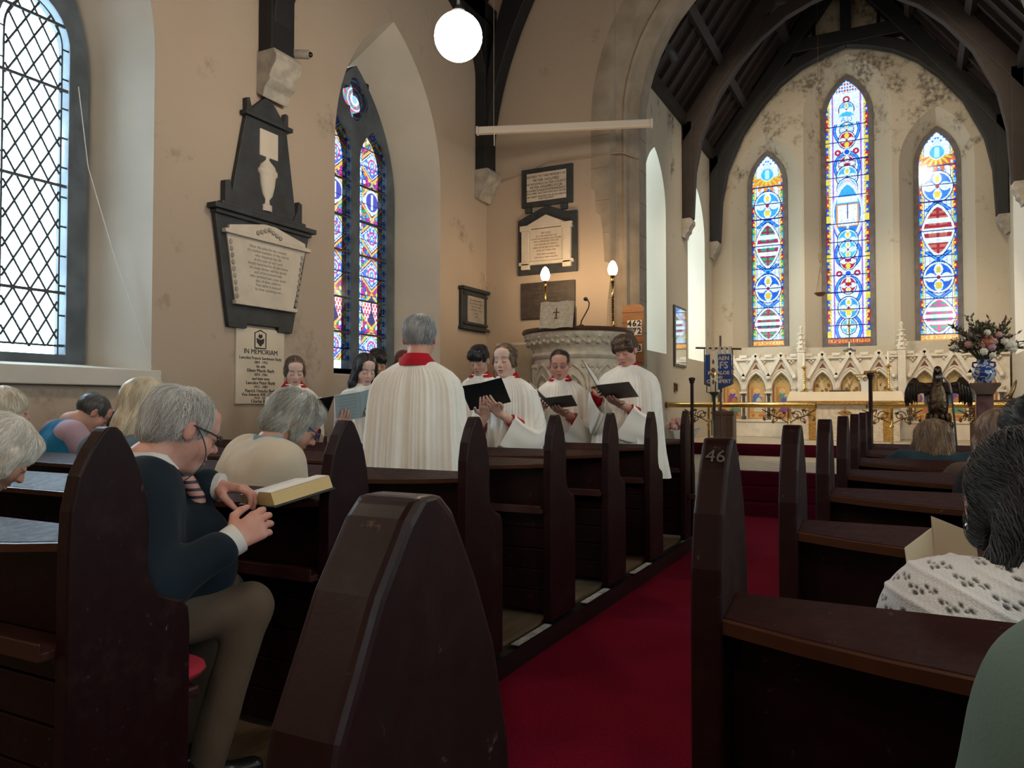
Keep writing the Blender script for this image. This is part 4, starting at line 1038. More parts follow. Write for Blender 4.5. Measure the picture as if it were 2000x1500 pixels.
MB().box((x0, 8.47, 2.18), (x0 + .05, 9.13, 2.735)).build('slate_frame', M_slate, e, world=True, bevel=.008)
MB().box((x0, 8.45, 2.69), (x0 + .09, 9.15, 2.735)).box((x0, 8.50, 2.63), (x0 + .07, 9.12, 2.66)).box((x0, 8.50, 2.245), (x0 + .075, 9.12, 2.275)).box((x0, 8.45, 2.18), (x0 + .085, 9.15, 2.215)).each('moulding', M_slate, e, world=True, bevel=.004)
MB().box((x0 + .05, 8.60, 2.28), (x0 + .062, 9.03, 2.625)).build('grey_tablet', mat('grey_marble', (.30, .26, .22), .6, var=.2), e, world=True)
left_text([(t, .035, 0, 2.57 - .042 * i) for i, t in enumerate(('IN LOVING MEMORY', 'OF A FAITHFUL PRIEST', 'OF THIS PARISH', 'FOR MANY YEARS', 'AT REST', '1887'))], 8.815, 0, x0 + .0625).build('lettering', mat('faint_grey_lettering', (.17, .15, .13), .8), e, world=True)

# projector screen, cable, camera
e = thing('projector_screen', 'long white rolled-up screen case hung across the arch corner', 'screen', (-3.62, 8.35, 4.51))
p, q = Vector((-4.585, 8.004, 4.512)), Vector((-2.664, 8.713, 4.512)); d = (q - p).normalized()
M_white = mat('white_painted_metal', (.62, .54, .46), .5)
MB().bar(p, q, .075, .085).build('case', M_white, e, world=True, bevel=.01)
MB().bar(p - d * .03, p, .085, .095).bar(q, q + d * .03, .085, .095).build('end_cap', M_white, e, world=True, bevel=.008)
mb = MB()
for t in (.09, .80):
    c = p.lerp(q, t); mb.tube([c + Vector((0, 0, .04)), (c.x, c.y, 8.0)], .004, 6)
mb.build('hanging_wire', mat('thin_wire', (.25, .22, .19), .5), e, world=True)
c = p.lerp(q, .1); MB().tube([c + Vector((0, -.03, -.04)), c + Vector((0, -.03, -.20))], .006, 6).build('pull_cord', M_white, e, world=True)
o = MB().tube([(-4.99, YF - .012, 4.22), (-4.6, YF - .012, 4.30), (-4.2, YF - .014, 4.41), (-3.55, YF - .02, 4.38), (-3.2, YF + .0, 4.40), (-3.05, YF + .26, 4.36)], .009, 6).build('wall_cable', mat('painted_cable', (.32, .23, .15), .7), smooth=True); tag(o, 'thin cable clipped along the wall above the white tablets', 'cable')
e = thing('security_camera', 'small grey camera on the roof post over the obelisk monument', 'camera', (XL + .17, 5.33, 4.44))
MB().box((-.17, -.05, -.03), (-.01, .0, .03)).build('bracket', M_corbel, e); MB().tube([(-.02, -.01, .0), (.10, .04, -.01)], .042, 14).build('housing', M_corbel, e, smooth=True); MB().ell((.105, .042, -.012), (.026, .026, .026), 12, 8).build('lens', mat('dark_lens', (.01, .01, .012), .05), e, smooth=True)
o = MB().tube([(XL + .02, 5.30, 4.50), (XL + .02, 5.32, 4.7), (XL + .02, 5.40, 4.95), (XL + .02, 5.55, 5.3), (XL + .02, 5.56, 6.3)], .014, 6).build('wall_cable', mat('brown_cable', (.05, .03, .025), .6), smooth=True); tag(o, 'brown cable running up from the small camera beside the roof post', 'cable')
o = MB().tube([(XL - .40, 3.60, 3.6), (XL - .36, 3.66, 3.0), (XL - .2, 3.78, 2.3), (XL - .08, 3.88, 1.85), (XL + .03, 3.93, 1.475)], .0035, 5).build('window_cord', mat('thin_white_cord', (.55, .52, .46), .6), smooth=True); tag(o, 'thin loose cord hanging down the splay of the clear leaded window', 'cord')
# ------------------------------------------------------------------ chancel furnishings
M_rer = mat('white_reredos_stone', (.70, .64, .55), .8, var=.14, vscale=10, bump=.25, bscale=40)
M_grey = mat('grey_marble_shaft', (.12, .11, .10), .35, var=.4, vscale=14)
RY0 = 14.46
e = thing('reredos', 'carved white stone reredos of gabled arches with gold mosaics behind the altar', 'reredos', (CX, 14.55, Z2))
bays = [(-3.23, -1.69), (-1.67, -.10), (-.08, 1.43)]
NICHE = []
for a, b in bays:
    w = (b - a); 
    for k in range(3): NICHE.append(a + w * (.215 + .285 * k))
holes = [arch_pts(c, .165, .93, 1.47, 1.76, 9) for c in NICHE]
pierced_slab('arcade_wall', 'y', RY0, RY0 + .10, rect(CL + .03, CR - .03, Z2, 2.06), holes, M_rer, e)
for o in [x for x in e.children]: o.location = -Vector(e.location)
MB().box((CL + .03, RY0 + .09, Z2), (CR - .03, YE - .02, 2.02)).build('back_slab', M_rer, e, world=True)
MB().box((CL + .03, RY0 - .06, Z2), (CR - .03, RY0, .90)).box((CL + .03, RY0 - .075, .885), (CR - .03, RY0, .925)).build('dado', M_rer, e, world=True, bevel=.006)
M_mos = mat('gold_mosaic', (1, 1, 1), .45, attr='tint', var=.35, vscale=60, spec=.6)
rs = np.random.default_rng(3)
def mosaic(c, k):
    n, mz = 34, 84
    U, Z = np.meshgrid(np.linspace(c - .175, c + .175, n), np.linspace(.92, 1.77, mz), indexing='ij'); u = U - c
    C = np.ones(U.shape + (3,)) * np.array((.62, .42, .16)); r = np.random.default_rng(40 + k)
    def blob(uc, zc, ru, rz, col): C[((u - uc) / ru) ** 2 + ((Z - zc) / rz) ** 2 < 1] = col
    cols = [(.16, .08, .42), (.50, .07, .10), (.08, .16, .45), (.55, .20, .08), (.10, .34, .24), (.62, .56, .44), (.30, .06, .30)]
    C[np.abs(np.abs(u) - .15) < .008] = (.40, .10, .05); C[(Z > 1.60) & (np.sin(u * 70) * np.sin(Z * 60) > .3)] = (.25, .32, .16)
    if 3 <= k <= 5:
        for q in range(9): blob(r.uniform(-.1, .1), r.uniform(1.42, 1.55), .03, .035, (.22, .12, .05) if q % 2 else (.72, .58, .35))
        C[np.abs(u + .3 * (Z - 1.5)) < .012] = (.75, .62, .42)
    else:
        a, b = cols[(k * 2) % 7], cols[(k * 2 + 3) % 7]
        blob(0, 1.44, .075, .075, (.75, .30, .06)); blob(0, 1.44, .055, .055, (.80, .55, .18)); blob(0, 1.27, .085, .15, a); blob(.03, 1.20, .06, .13, b); blob(-.07, 1.30, .035, .07, cols[(k + 1) % 7])
        blob(.085, 1.36, .05, .018, (.70, .45, .30)); blob(0, 1.435, .03, .04, (.70, .48, .34)); blob(-.09, 1.40, .018, .14, (.45, .25, .10)); blob(.04, 1.10, .10, .05, cols[(k + 4) % 7])
    C[(Z < 1.07) & (np.abs((Z * 9) % 1 - .5) < .1)] = (.45, .28, .10)
    for q in range(3): blob(r.uniform(-.1, .1), 1.0, .03, .03, (.62, .16, .05))
    idx = np.arange(n * mz).reshape(n, mz); qd = np.stack([idx[:-1, :-1], idx[1:, :-1], idx[1:, 1:], idx[:-1, 1:]], -1).reshape(-1, 4)
    V = np.stack([U.ravel(), np.full(U.size, RY0 + .085), Z.ravel()], 1)
    arr_obj('mosaic_panel', V, qd, M_mos, e, smooth=False, cols=C.reshape(-1, 3), world=True)
M_rec = mat('dark_red_recess', (.16, .06, .045), .8)
for k, c in enumerate(NICHE):
    mosaic(c, k)
    g = MB(); L, A, H = .225, 2.10, 1.70
    for s in (-1, 1):
        g.bar((c + s * L, RY0 - .03, H), (c, RY0 - .03, A), .06, .055, (0, 1, 0))
        g.ell((c + s * L, RY0 - .04, H - .02), (.04, .04, .04), 8, 6)
    g.box((c - .025, RY0 - .05, A - .02), (c + .025, RY0, A + .03)).build('gable', M_rer, e, smooth=True, world=True)
    MB().prism([(c - .06, 1.83), (c, 1.85), (c + .06, 1.83), (c, 1.93)], 'xz', RY0 - .006, RY0 + .01).build('trefoil_recess', M_rec, e, world=True)
    g = MB(); ar = arch_pts(c, .185, .93, 1.47, 1.785, 9)
    g.tube([(u, RY0 - .01, z) for u, z in ar], .018, 6); g.tube([(c + (u - c) * 1.17, RY0 - .005, 1.47 + (z - 1.47) * 1.16) for u, z in ar[1:-1]], .014, 6)
    g.build('arch_moulding', M_rer, e, smooth=True, world=True)
for a, b in bays:
    w = b - a
    for k in range(4):
        x = a + w * (.0725 + .285 * k); x = min(max(x, a + .07), b - .07)
        MB().lathe([(.045, .93), (.045, .99), (.028, 1.0), (.028, 1.37), (.05, 1.40)], (x, RY0 - .015, 0), 12).build('marble_shaft', M_grey, e, smooth=True, world=True)
        MB().box((x - .065, RY0 - .075, 1.40), (x + .065, RY0, 1.435)).lathe([(.035, 1.435), (.06, 1.48), (.06, 1.50)], (x, RY0 - .015, 0), 12).build('capital', M_rer, e, world=True)
    for k in range(7):
        x = a + w * (k + .5) / 7
        MB().box((x - .07, RY0 - .035, 2.03), (x + .07, RY0 + .08, 2.10)).box((x - .05, RY0 - .05, 2.045), (x + .05, RY0, 2.085)).build('battlement', M_rer, e, world=True, bevel=.006)
    for k in range(6):
        x = a + w * (.1 + .16 * k); g = MB()
        for q in range(4): g.ell((x + .03 * math.cos(q * 1.57), RY0 - .02, 1.97 + .03 * math.sin(q * 1.57)), (.022, .025, .022), 6, 5)
        g.build('carved_knot', M_rer, e, smooth=True, world=True)
MB().box((CL + .03, RY0 - .045, 2.0), (CR - .03, RY0, 2.03)).build('cornice', M_rer, e, world=True, bevel=.005)
for x in (-1.68, -.09):
    g = MB().box((x - .06, RY0 - .10, Z2), (x + .06, RY0, 2.12)).box((x - .07, RY0 - .11, 2.12), (x + .07, RY0 + .02, 2.15))
    g.build('pinnacle_pier', M_rer, e, world=True, bevel=.008)
    g = MB().lathe([(.075, 2.15), (.045, 2.32), (.018, 2.52), (.03, 2.54), (.03, 2.57), (.0001, 2.60)], (x, RY0 - .045, 0), 6)
    for k in range(4):
        for q in range(4): g.ell((x + (.07 - .012 * k) * math.cos(q * 1.57), RY0 - .045 + (.07 - .012 * k) * math.sin(q * 1.57), 2.19 + .085 * k), (.025, .025, .02), 6, 5)
    g.build('pinnacle', M_rer, e, world=True, smooth=True)

# altar
M_front = mat('white_brocade', (.66, .58, .47), .7, var=.22, vscale=22, bump=.5, bscale=34)
M_gold = mat('gold_braid', (.55, .30, .07), .5, var=.55, vscale=40, metal=.35)
e = thing('altar', 'long altar in a white brocade frontal with two gold bands, before the reredos', 'altar', (CX, 13.6, Z2))
ax0, ax1, ay = -1.70, -.12, 13.30
MB().box((ax0, ay, Z2), (ax1, 14.05, 1.385)).build('altar_frontal', M_front, e, world=True, bevel=.01)
for x in (-1.39, -.30): MB().box((x - .055, ay - .008, Z2 + .01), (x + .055, ay, 1.20)).build('gold_band', M_gold, e, world=True)
MB().bar((CX + .0, ay - .006, 1.00), (CX, ay - .006, 1.16), .02, .01, (0, 1, 0)).bar((CX - .10, ay - .006, 1.07), (CX + .10, ay - .006, 1.07), .02, .01, (0, 1, 0)).tube([(CX + .075 * math.cos(a), ay - .006, 1.07 + .03 * math.sin(a)) for a in [i * PI / 8 for i in range(17)]], .008, 5).build('embroidered_cross', M_gold, e, world=True)
e2 = thing('altar_cloth', 'smooth cream altar cloth with a gold fringe along its front edge', 'cloth', (CX, 13.6, 1.385))
M_lin = mat('cream_linen', (.74, .64, .49), .75, var=.06, vscale=4, bump=.1, bscale=12)
v = [(-1.73, ay - .015, 1.405), (-.09, ay - .015, 1.405), (-.05, ay - .05, 1.255), (-1.78, ay - .05, 1.255), (-1.73, 14.1, 1.405), (-.09, 14.1, 1.405), (-.02, 14.1, 1.20), (-1.81, 14.1, 1.20), ]
MB().add(v, [(0, 1, 2, 3), (0, 4, 5, 1), (1, 5, 6, 2), (0, 3, 7, 4)]).build('linen', M_lin, e2, world=True, smooth=True)
mb = MB().box((-1.775, ay - .058, 1.205), (-.055, ay - .04, 1.258)); mb.build('gold_fringe', M_gold, e2, world=True)
def altar_candle(x, y, z, label):
    e = thing('altar_candlestick', label, 'candlestick', (x, y, z), 'candlesticks on the altar')
    g = MB().lathe([(.07, 0), (.07, .012), (.03, .035), (.018, .06)], n=16)
    for k in range(9): g.lathe([(.013, .06 + .036 * k), (.022, .078 + .036 * k), (.013, .096 + .036 * k)], n=10)
    g.lathe([(.014, .38), (.05, .405), (.05, .415), (.02, .42), (.02, .44)], n=14).build('brass_stem', M_brass, e, smooth=True)
    MB().lathe([(.017, .43), (.017, .64), (.004, .645), (.003, .66)], n=10).build('candle', mat('white_wax', (.78, .72, .60), .5, sss=.0), e, smooth=True)
altar_candle(-1.55, 13.70, 1.408, 'tall brass candlestick with white candle at the left end of the altar')
altar_candle(-.28, 13.70, 1.408, 'tall brass candlestick with white candle at the right end of the altar')
e = thing('altar_book_stand', 'ornate brass book stand on the altar behind the right staff', 'stand', (-.60, 13.75, 1.408))
MB().box((-.20, -.02, .27), (.18, .10, .285)).bar((-.27, 0, .02), (-.19, .04, .28), .03, .014).tube([(.10, 0, 0), (.10, 0, .27)], .012, 8).tube([(.15, 0, 0), (.15, 0, .27)], .010, 8).build('frame', M_brass, e)
g = MB()
for x in (-.12, -.02, .07):
    g.tube([(x + .05 * math.cos(a) * (1 - a / 9), .03, .20 + .05 * math.sin(a) * (1 - a / 9)) for a in [i * .5 for i in range(14)]], .006, 5)
g.build('scrollwork', M_oldbrass, e, smooth=True)
MB().box((-.08, .02, 0), (.08, .14, .17)).build('glass_vessel', mat('pale_glass', (.6, .62, .6), .1), e, bevel=.01)
o = MB().box((-1.14, 13.42, 1.408), (-.84, 13.62, 1.435)).build('closed_book', mat('dark_leather', (.05, .03, .02), .5), bevel=.006); tag(o, 'flat dark closed book on the altar cloth before the centre mosaic', 'book')
e = thing('altar_cross', 'thin metal cross standing on the reredos below the middle window', 'cross', (CX, 14.52, 2.13))
MB().box((-.10, -.035, -.01), (.10, .035, .018)).lathe([(.05, .0), (.05, .03), (.015, .06), (.009, .1), (.009, .58)], n=12).build('stem', M_grey, e, smooth=True)
MB().box((-.09, -.008, .44), (.09, .008, .46)).ell((0, 0, .45), (.03, .012, .03), 10, 8).build('cross_arm', M_oldbrass, e)
MB().lathe([(.012, .03), (.012, .16)], (0, -.02, 0), n=8).build('small_candle', mat('white_wax', (.78, .72, .60), .5), e)

# communion rail
def rail(x0, x1, posts, label):
    e = thing('communion_rail', label, 'rail', ((x0 + x1) / 2, 11.4, Z1), 'brass communion rail')
    MB().tube([(x0, 11.4, 1.195), (x1, 11.4, 1.195)], .040, 18).build('brass_tube', M_brass, e, smooth=True, world=True)
    for x in (x0, x1): MB().tube([(x - .012, 11.4, 1.195), (x + .012, 11.4, 1.195)], .045, 18).build('end_collar', M_oldbrass, e, smooth=True, world=True)
    for px in posts:
        g = MB().lathe([(.08, Z1), (.08, Z1 + .02), (.03, Z1 + .04), (.02, Z1 + .08)], (px, 11.4, 0), 14)
        for k in range(11): g.lathe([(.014, Z1 + .08 + .032 * k), (.022, Z1 + .096 + .032 * k), (.014, Z1 + .112 + .032 * k)], (px, 11.4, 0), 8)
        g.lathe([(.016, Z1 + .43), (.03, Z1 + .45), (.018, Z1 + .48), (.018, Z1 + .70), (.03, Z1 + .715)], (px, 11.4, 0), 12)
        g.build('stanchion', M_brass, e, smooth=True, world=True)
        g = MB()
        for s in (-1, 1):
            for (dx, dz, r0, ph) in ((.10, .60, .07, 0), (.24, .64, .06, 2.2), (.19, .54, .045, 1.), (.31, .58, .04, 3.)):
                g.tube([(px + s * (dx + r0 * math.cos(ph + a) * (1 - a / 10)), 11.4, Z1 + dz + r0 * math.sin(ph + a) * (1 - a / 10)) for a in [i * .5 for i in range(18)]], .008, 5)
                g.ell((px + s * (dx + .02), 11.4, Z1 + dz - .03), (.022, .01, .03), 6, 5); g.ell((px + s * (dx - .04), 11.4, Z1 + dz + .03), (.03, .01, .018), 6, 5)
            g.tube([(px + s * .02, 11.4, Z1 + .50), (px + s * .12, 11.4, Z1 + .56), (px + s * .22, 11.4, Z1 + .60), (px + s * .36, 11.4, Z1 + .68)], .009, 6)
        g.build('scrollwork', M_oldbrass, e, smooth=True, world=True)
    return e
rail(CL + .02, -1.14, (-2.62, -1.50), 'left length of the polished brass rail, ending at the altar gap')
rail(-.50, CR - .02, (-.20, .92), 'right length of the brass rail, passing behind the eagle lectern')

# prayer desk, paschal candle, banner
e = thing('pedestal', 'plain dark brown wooden pedestal standing under the left brass rail', 'pedestal', (-2.31, 11.1, Z1))
MB().box((-.125, -.12, .06), (.125, .12, .62)).build('shaft', mat('brown_pedestal_wood', (.10, .055, .035), .5, var=.3, vscale=5, coat=.2), e, bevel=.012)
MB().box((-.14, -.14, .60), (.14, .14, .66)).box((-.15, -.15, 0), (.15, .15, .07)).box((.04, -.135, .12), (.10, -.115, .58)).each('moulding', M_pwood, e, bevel=.008)
e = thing('paschal_candle', 'fat decorated white candle in a black iron stand before the blue banner', 'candle', (-2.07, 9.3, Z1))
MB().lathe([(.16, 0), (.16, .02), (.02, .05), (.016, .3), (.022, .32), (.016, .34), (.016, .84), (.05, .88), (.06, .90)], n=14).build('iron_stand', M_lead, e, smooth=True)
g = MB()
for k in range(4):
    a = k * PI / 2 + .4; g.tube([(.03 * math.cos(a), .03 * math.sin(a), .88), (.09 * math.cos(a), .09 * math.sin(a), .90), (.085 * math.cos(a), .085 * math.sin(a), .98), (.10 * math.cos(a), .10 * math.sin(a), 1.01), (.085 * math.cos(a), .085 * math.sin(a), 1.02)], .007, 6)
g.build('prong', M_lead, e, smooth=True)
MB().lathe([(.045, .90), (.045, 1.375), (.03, 1.385)], n=20).build('wax', mat('ivory_wax', (.72, .63, .48), .5), e, smooth=True)
g = MB(); M_deco = mat('painted_candle_motif', (.14, .07, .05), .6)
for z, r in ((1.26, .018), (1.16, .034), (1.09, .02), (1.02, .018)):
    for q in range(3): g.ell((.0, -.046, z + (q - 1) * .016), (r * (.6 if q != 1 else 1), .004, .014), 8, 5)
g.each('motif', M_deco, e, smooth=True)
MB().lathe([(.0462, 1.10), (.0462, 1.13)], n=20).build('gilt_band', M_brass, e)
e = thing('banner', 'blue banner with white lettering on a pole in the chancel by the left window', 'banner', (-2.25, 10.5, Z1))
MB().tube([(0, 0, 0), (0, 0, 1.68)], .014, 8).build('pole', M_pwood, e, smooth=True)
MB().tube([(-.33, -.015, 1.525), (.28, -.015, 1.49)], .013, 8).build('cross_bar', M_pwood, e, smooth=True)
M_blue = mat('blue_banner_cloth', (.018, .065, .26), .8, var=.15, vscale=8)
pts = [(-.20, 1.43), (.15, 1.43), (.155, 1.02), (-.02, .96), (-.20, 1.02)]
MB().prism(pts, 'xz', -.03, -.022).build('cloth', M_blue, e)
g = MB()
for x in (-.17, -.09, -.01, .06, .13): g.box((x - .022, -.034, 1.425), (x + .022, -.002, 1.53))
g.build('hanging_loop', mat('white_tape', (.6, .56, .5), .8), e)
g = MB()
for x in (-.21, .165): g.tube([(x, -.026, 1.50), (x, -.026, 1.02)], .008, 6)
g.tube([(-.2, -.03, 1.02), (-.02, -.03, .955), (.155, -.03, 1.02)], .007, 6).build('braid', mat('dark_braid', (.05, .035, .04), .7), e)
text_mb([('CHAEN', .075, -.005, 1.37), ('KILLALOE', .066, -.02, 1.175), ('AND', .05, -.02, 1.115), ('CLONFERT', .066, -.02, 1.06)], None, (0, -.031, 0), (1, 0, 0), (0, 0, 1), bold=.002).build('lettering', mat('pale_stitching', (.62, .50, .42), .8), e)
text_mb([('GFS', .13, -.0, 1.275)], None, (0, -.031, 0), (1, 0, 0), (0, 0, 1), bold=.002).build('monogram', mat('silver_stitching', (.50, .48, .50), .7), e)

# lectern
e = thing('eagle_lectern', 'dark brass eagle lectern with spread wings before the chancel', 'lectern', (.235, 7.9, 0))
M_eag = mat('dark_bronze', (.045, .030, .022), .32, metal=.75, var=.5, vscale=16, bump=.5, bscale=30)
M_feather = mat('feathered_brass', (.13, .085, .05), .30, metal=.9, var=.6, vscale=26, bump=.9, bscale=26)
g = MB()
g.lathe([(.0001, 1.04), (.05, 1.05), (.075, 1.10), (.085, 1.20), (.078, 1.30), (.05, 1.38), (.035, 1.43)], (0, 0, 0), 16, sy=.85)
g.build('eagle_body', M_feather, e, smooth=True)
g = MB().tube([(0, 0, 1.36), (0, -.01, 1.44), (0, -.03, 1.49)], [.05, .042, .036], 12).ell((0, -.035, 1.505), (.034, .042, .042), 12, 8).tube([(0, -.065, 1.515), (0, -.10, 1.505), (0, -.112, 1.485)], [.018, .012, .003], 8)
g.build('eagle_head', M_feather, e, smooth=True)
wing = [(.03, 1.33), (.03, 1.40), (.10, 1.395), (.145, 1.405), (.165, 1.44), (.195, 1.445), (.235, 1.40), (.262, 1.33), (.27, 1.25), (.262, 1.185), (.235, 1.18), (.225, 1.22), (.205, 1.19), (.195, 1.235), (.17, 1.22), (.175, 1.28), (.14, 1.30), (.09, 1.30)]
for s in (-1, 1):
    g = MB().prism([(s * x, z) for x, z in wing], 'xz', -.035, .025)
    for k in range(5):
        g.tube([(s * (.16 + .022 * k), -.04, 1.39 - .012 * k), (s * (.17 + .022 * k), -.045, 1.30), (s * (.165 + .022 * k), -.035, 1.21)], [.012, .013, .004], 6)
    g.build('eagle_wing', M_eag, e, bevel=.012, smooth=True)
MB().box((-.11, .03, 1.20), (.11, .045, 1.33)).build('pale_cloth', mat('pale_blue_cloth', (.35, .38, .45), .8), e)
g = MB().lathe([(.10, .0), (.22, .0), (.22, .05), (.16, .09), (.06, .14), (.045, .2), (.045, .62), (.07, .66), (.05, .70), (.05, .86), (.085, .90), (.105, .95), (.10, 1.0), (.075, 1.05), (.06, 1.08)], n=18); g.build('stem', M_eag, e, smooth=True)
g = MB()
for k in range(11):
    a = 2 * PI * k / 11
    for z, r in ((.93, .105), (1.01, .10), (1.08, .085)): g.ell((r * math.cos(a + z), r * math.sin(a + z), z), (.022, .022, .045), 7, 6)
g.build('feather_cluster', M_feather, e, smooth=True)
e = thing('microphone_stand', 'slim black microphone stand in front of the eagle lectern', 'microphone', (.36, 7.50, 0))
MB().tube([(0, 0, .02), (0, 0, .82)], .011, 8).tube([(0, 0, .80), (-.015, 0, 1.05), (-.035, 0, 1.30)], .008, 8).build('pole', M_lead, e, smooth=True)
g = MB().tube([(-.035, 0, 1.30), (-.05, 0, 1.38), (-.085, 0, 1.425), (-.12, 0, 1.435)], .009, 8).tube([(-.10, 0, 1.435), (-.15, 0, 1.43)], .018, 10); g.build('gooseneck', mat('grey_metal', (.25, .25, .27), .4, metal=.6), e, smooth=True)
MB().ell((0, 0, .82), (.025, .025, .035), 8, 6).tube([(0, 0, .83), (.05, 0, .85)], .008, 6).build('clutch', M_lead, e, smooth=True)
MB().lathe([(.14, 0), (.14, .02), (.02, .035)], n=16).build('base', M_lead, e, smooth=True)

# flower pedestal
e = thing('flower_pedestal', 'square dark red marble pedestal under the flower vase', 'pedestal', (.615, 8.2, 0))
M_red = mat('dark_red_marble', (.085, .032, .038), .3, col2=(.17, .085, .09), vscale=14, detail=8)
MB().box((-.068, -.068, .12), (.068, .068, 1.33)).build('shaft', M_red, e, bevel=.008)
MB().prism([(-.068, 1.29), (.068, 1.29), (.08, 1.325), (.105, 1.355), (.122, 1.37), (.122, 1.395), (-.122, 1.395), (-.122, 1.37), (-.105, 1.355), (-.08, 1.325)], 'xz', -.115, .115).build('cap', mat('brown_marble', (.10, .06, .05), .35, var=.4, vscale=12), e, bevel=.006)
MB().box((-.14, -.14, 0), (.14, .14, .12)).build('base', M_red, e, bevel=.01)
def porcelain():
    m = bpy.data.materials.new('blue_white_porcelain'); m.use_nodes = True; nt = m.node_tree; b = nt.nodes['Principled BSDF']; b.inputs['Roughness'].default_value = .15
    tc = _n(nt, 'ShaderNodeTexCoord'); w = _n(nt, 'ShaderNodeTexNoise'); w.inputs['Scale'].default_value = 24; w.inputs['Detail'].default_value = 2; w.inputs['Distortion'].default_value = 1.5
    nt.links.new(tc.outputs['Object'], w.inputs['Vector'])
    r = _n(nt, 'ShaderNodeValToRGB'); r.color_ramp.elements[0].position = .47; r.color_ramp.elements[0].color = (.02, .05, .22, 1); r.color_ramp.elements[1].position = .53; r.color_ramp.elements[1].color = (.42, .44, .48, 1)
    nt.links.new(w.outputs['Fac'], r.inputs[0]); nt.links.new(r.outputs[0], b.inputs['Base Color']); return m
e = thing('porcelain_vase', 'round blue and white porcelain vase on the red marble pedestal', 'vase', (.615, 8.2, 1.397))
kv = .74
MB().lathe([(r * kv, z * kv) for r, z in ((.075, 0), (.08, .012), (.105, .05), (.132, .10), (.13, .145), (.10, .19), (.075, .215), (.068, .24), (.072, .27), (.085, .285), (.075, .285), (.06, .25))], n=32).build('vase_body', porcelain(), e, smooth=True)
for s in (-1, 1): MB().tube([(s * .07 * kv, 0, .255 * kv), (s * .115 * kv, 0, .25 * kv), (s * .12 * kv, 0, .21 * kv), (s * .10 * kv, 0, .19 * kv)], .009, 8).build('handle', mat('dark_blue_glaze', (.02, .04, .16), .2), e, smooth=True)
e = thing('flower_arrangement', 'loose arrangement of pink and white flowers with green sprays in the porcelain vase', 'flowers', (.615, 8.2, 1.615))
rg = random.Random(5)
M_leaf = [mat('dark_leaf', (.075, .10, .05), .6), mat('olive_leaf', (.10, .10, .05), .6), mat('grey_leaf', (.14, .15, .11), .7), mat('brown_spray', (.09, .055, .04), .7)]
Ls = [MB() for _ in M_leaf]; stems = MB()
def leaf(mb, p, d, ln, w):
    d = Vector(d).normalized(); s = d.cross(Vector((rg.uniform(-1, 1), rg.uniform(-1, 1), .5))).normalized() * w; u = d.cross(s).normalized() * w * .4
    p = Vector(p); mb.add([p, p + d * ln * .5 + s + u, p + d * ln, p + d * ln * .5 - s + u, p + d * ln * .5 - u * .4], [(0, 1, 4), (1, 2, 4), (2, 3, 4), (3, 0, 4)])
for k in range(150):
    a = rg.uniform(0, 2 * PI); t = rg.uniform(.12, 1.25) ** .9; L = rg.uniform(.18, .40) * (1.05 if t < .8 else .95)
    if k < 9: t, L, a = (.35 + .1 * k) * 1.0, .42, [3.6, .3, 5.9, 2.9, .9, 4.0, 5.6, 2.2, .1][k]
    d = Vector((math.sin(t) * math.cos(a), math.sin(t) * math.sin(a) * .8, math.cos(t)))
    p1 = d * L * .55 + Vector((0, 0, .03)); p2 = d * L + Vector((0, 0, -.03 * t))
    stems.tube([(0, 0, -.06), p1, p2], [.003, .0025, .0015], 4, cap=False)
    mb = Ls[rg.choice([0, 0, 1, 2, 3])] if k >= 9 else Ls[3]
    for q in range(11 if k < 9 else 9):
        f = rg.uniform(.35, 1.0); p = p1.lerp(p2, (f - .35) / .65); leaf(mb, p, d + Vector((rg.uniform(-1, 1), rg.uniform(-1, 1), rg.uniform(-.6, .8))) * .8, rg.uniform(.03, .06), rg.uniform(.006, .014))
stems.build('stem', M_leaf[1], e)
for mb, m in zip(Ls, M_leaf): mb.build('foliage', m, e)
def blossom(p, r, m):
    g = MB(); p = Vector(p); base = Vector((p.x, p.y - .3, p.z + .15)).normalized()
    for ring, (n, rr, z) in enumerate(((7, r, 0), (6, r * .7, r * .25), (4, r * .4, r * .4))):
        for k in range(n):
            a = 2 * PI * k / n + ring * .5
            g.ell((p.x + rr * .6 * math.cos(a), p.y - z - .01, p.z + rr * .6 * math.sin(a)), (r * .42, r * .22, r * .42), 7, 5)
    g.build('blossom', m, e, smooth=True)
Mp, Mw, Mc, Mm = mat('pink_petal', (.50, .27, .25), .7, var=.3, vscale=50), mat('white_petal', (.62, .57, .48), .7), mat('coral_petal', (.50, .15, .09), .7, var=.3, vscale=50), mat('mauve_petal', (.32, .19, .22), .7)
for x, z, r, m in ((.02, .155, .055, Mc), (-.02, .13, .04, Mp), (.065, .145, .04, Mp), (.05, .10, .04, Mm), (-.11, .21, .035, Mm), (-.125, .13, .035, Mp), (.20, .12, .05, Mw), (.155, .15, .035, Mw), (-.235, .10, .04, Mw), (-.01, .06, .035, Mw), (.11, .21, .03, Mp), (.02, .23, .03, Mw), (-.05, .19, .03, Mm), (.215, .085, .04, Mw), (.06, .025, .03, Mw)):
    blossom((x, -.06 - .1 * (1 - abs(x) * 3.5) * .8, z), r, m)

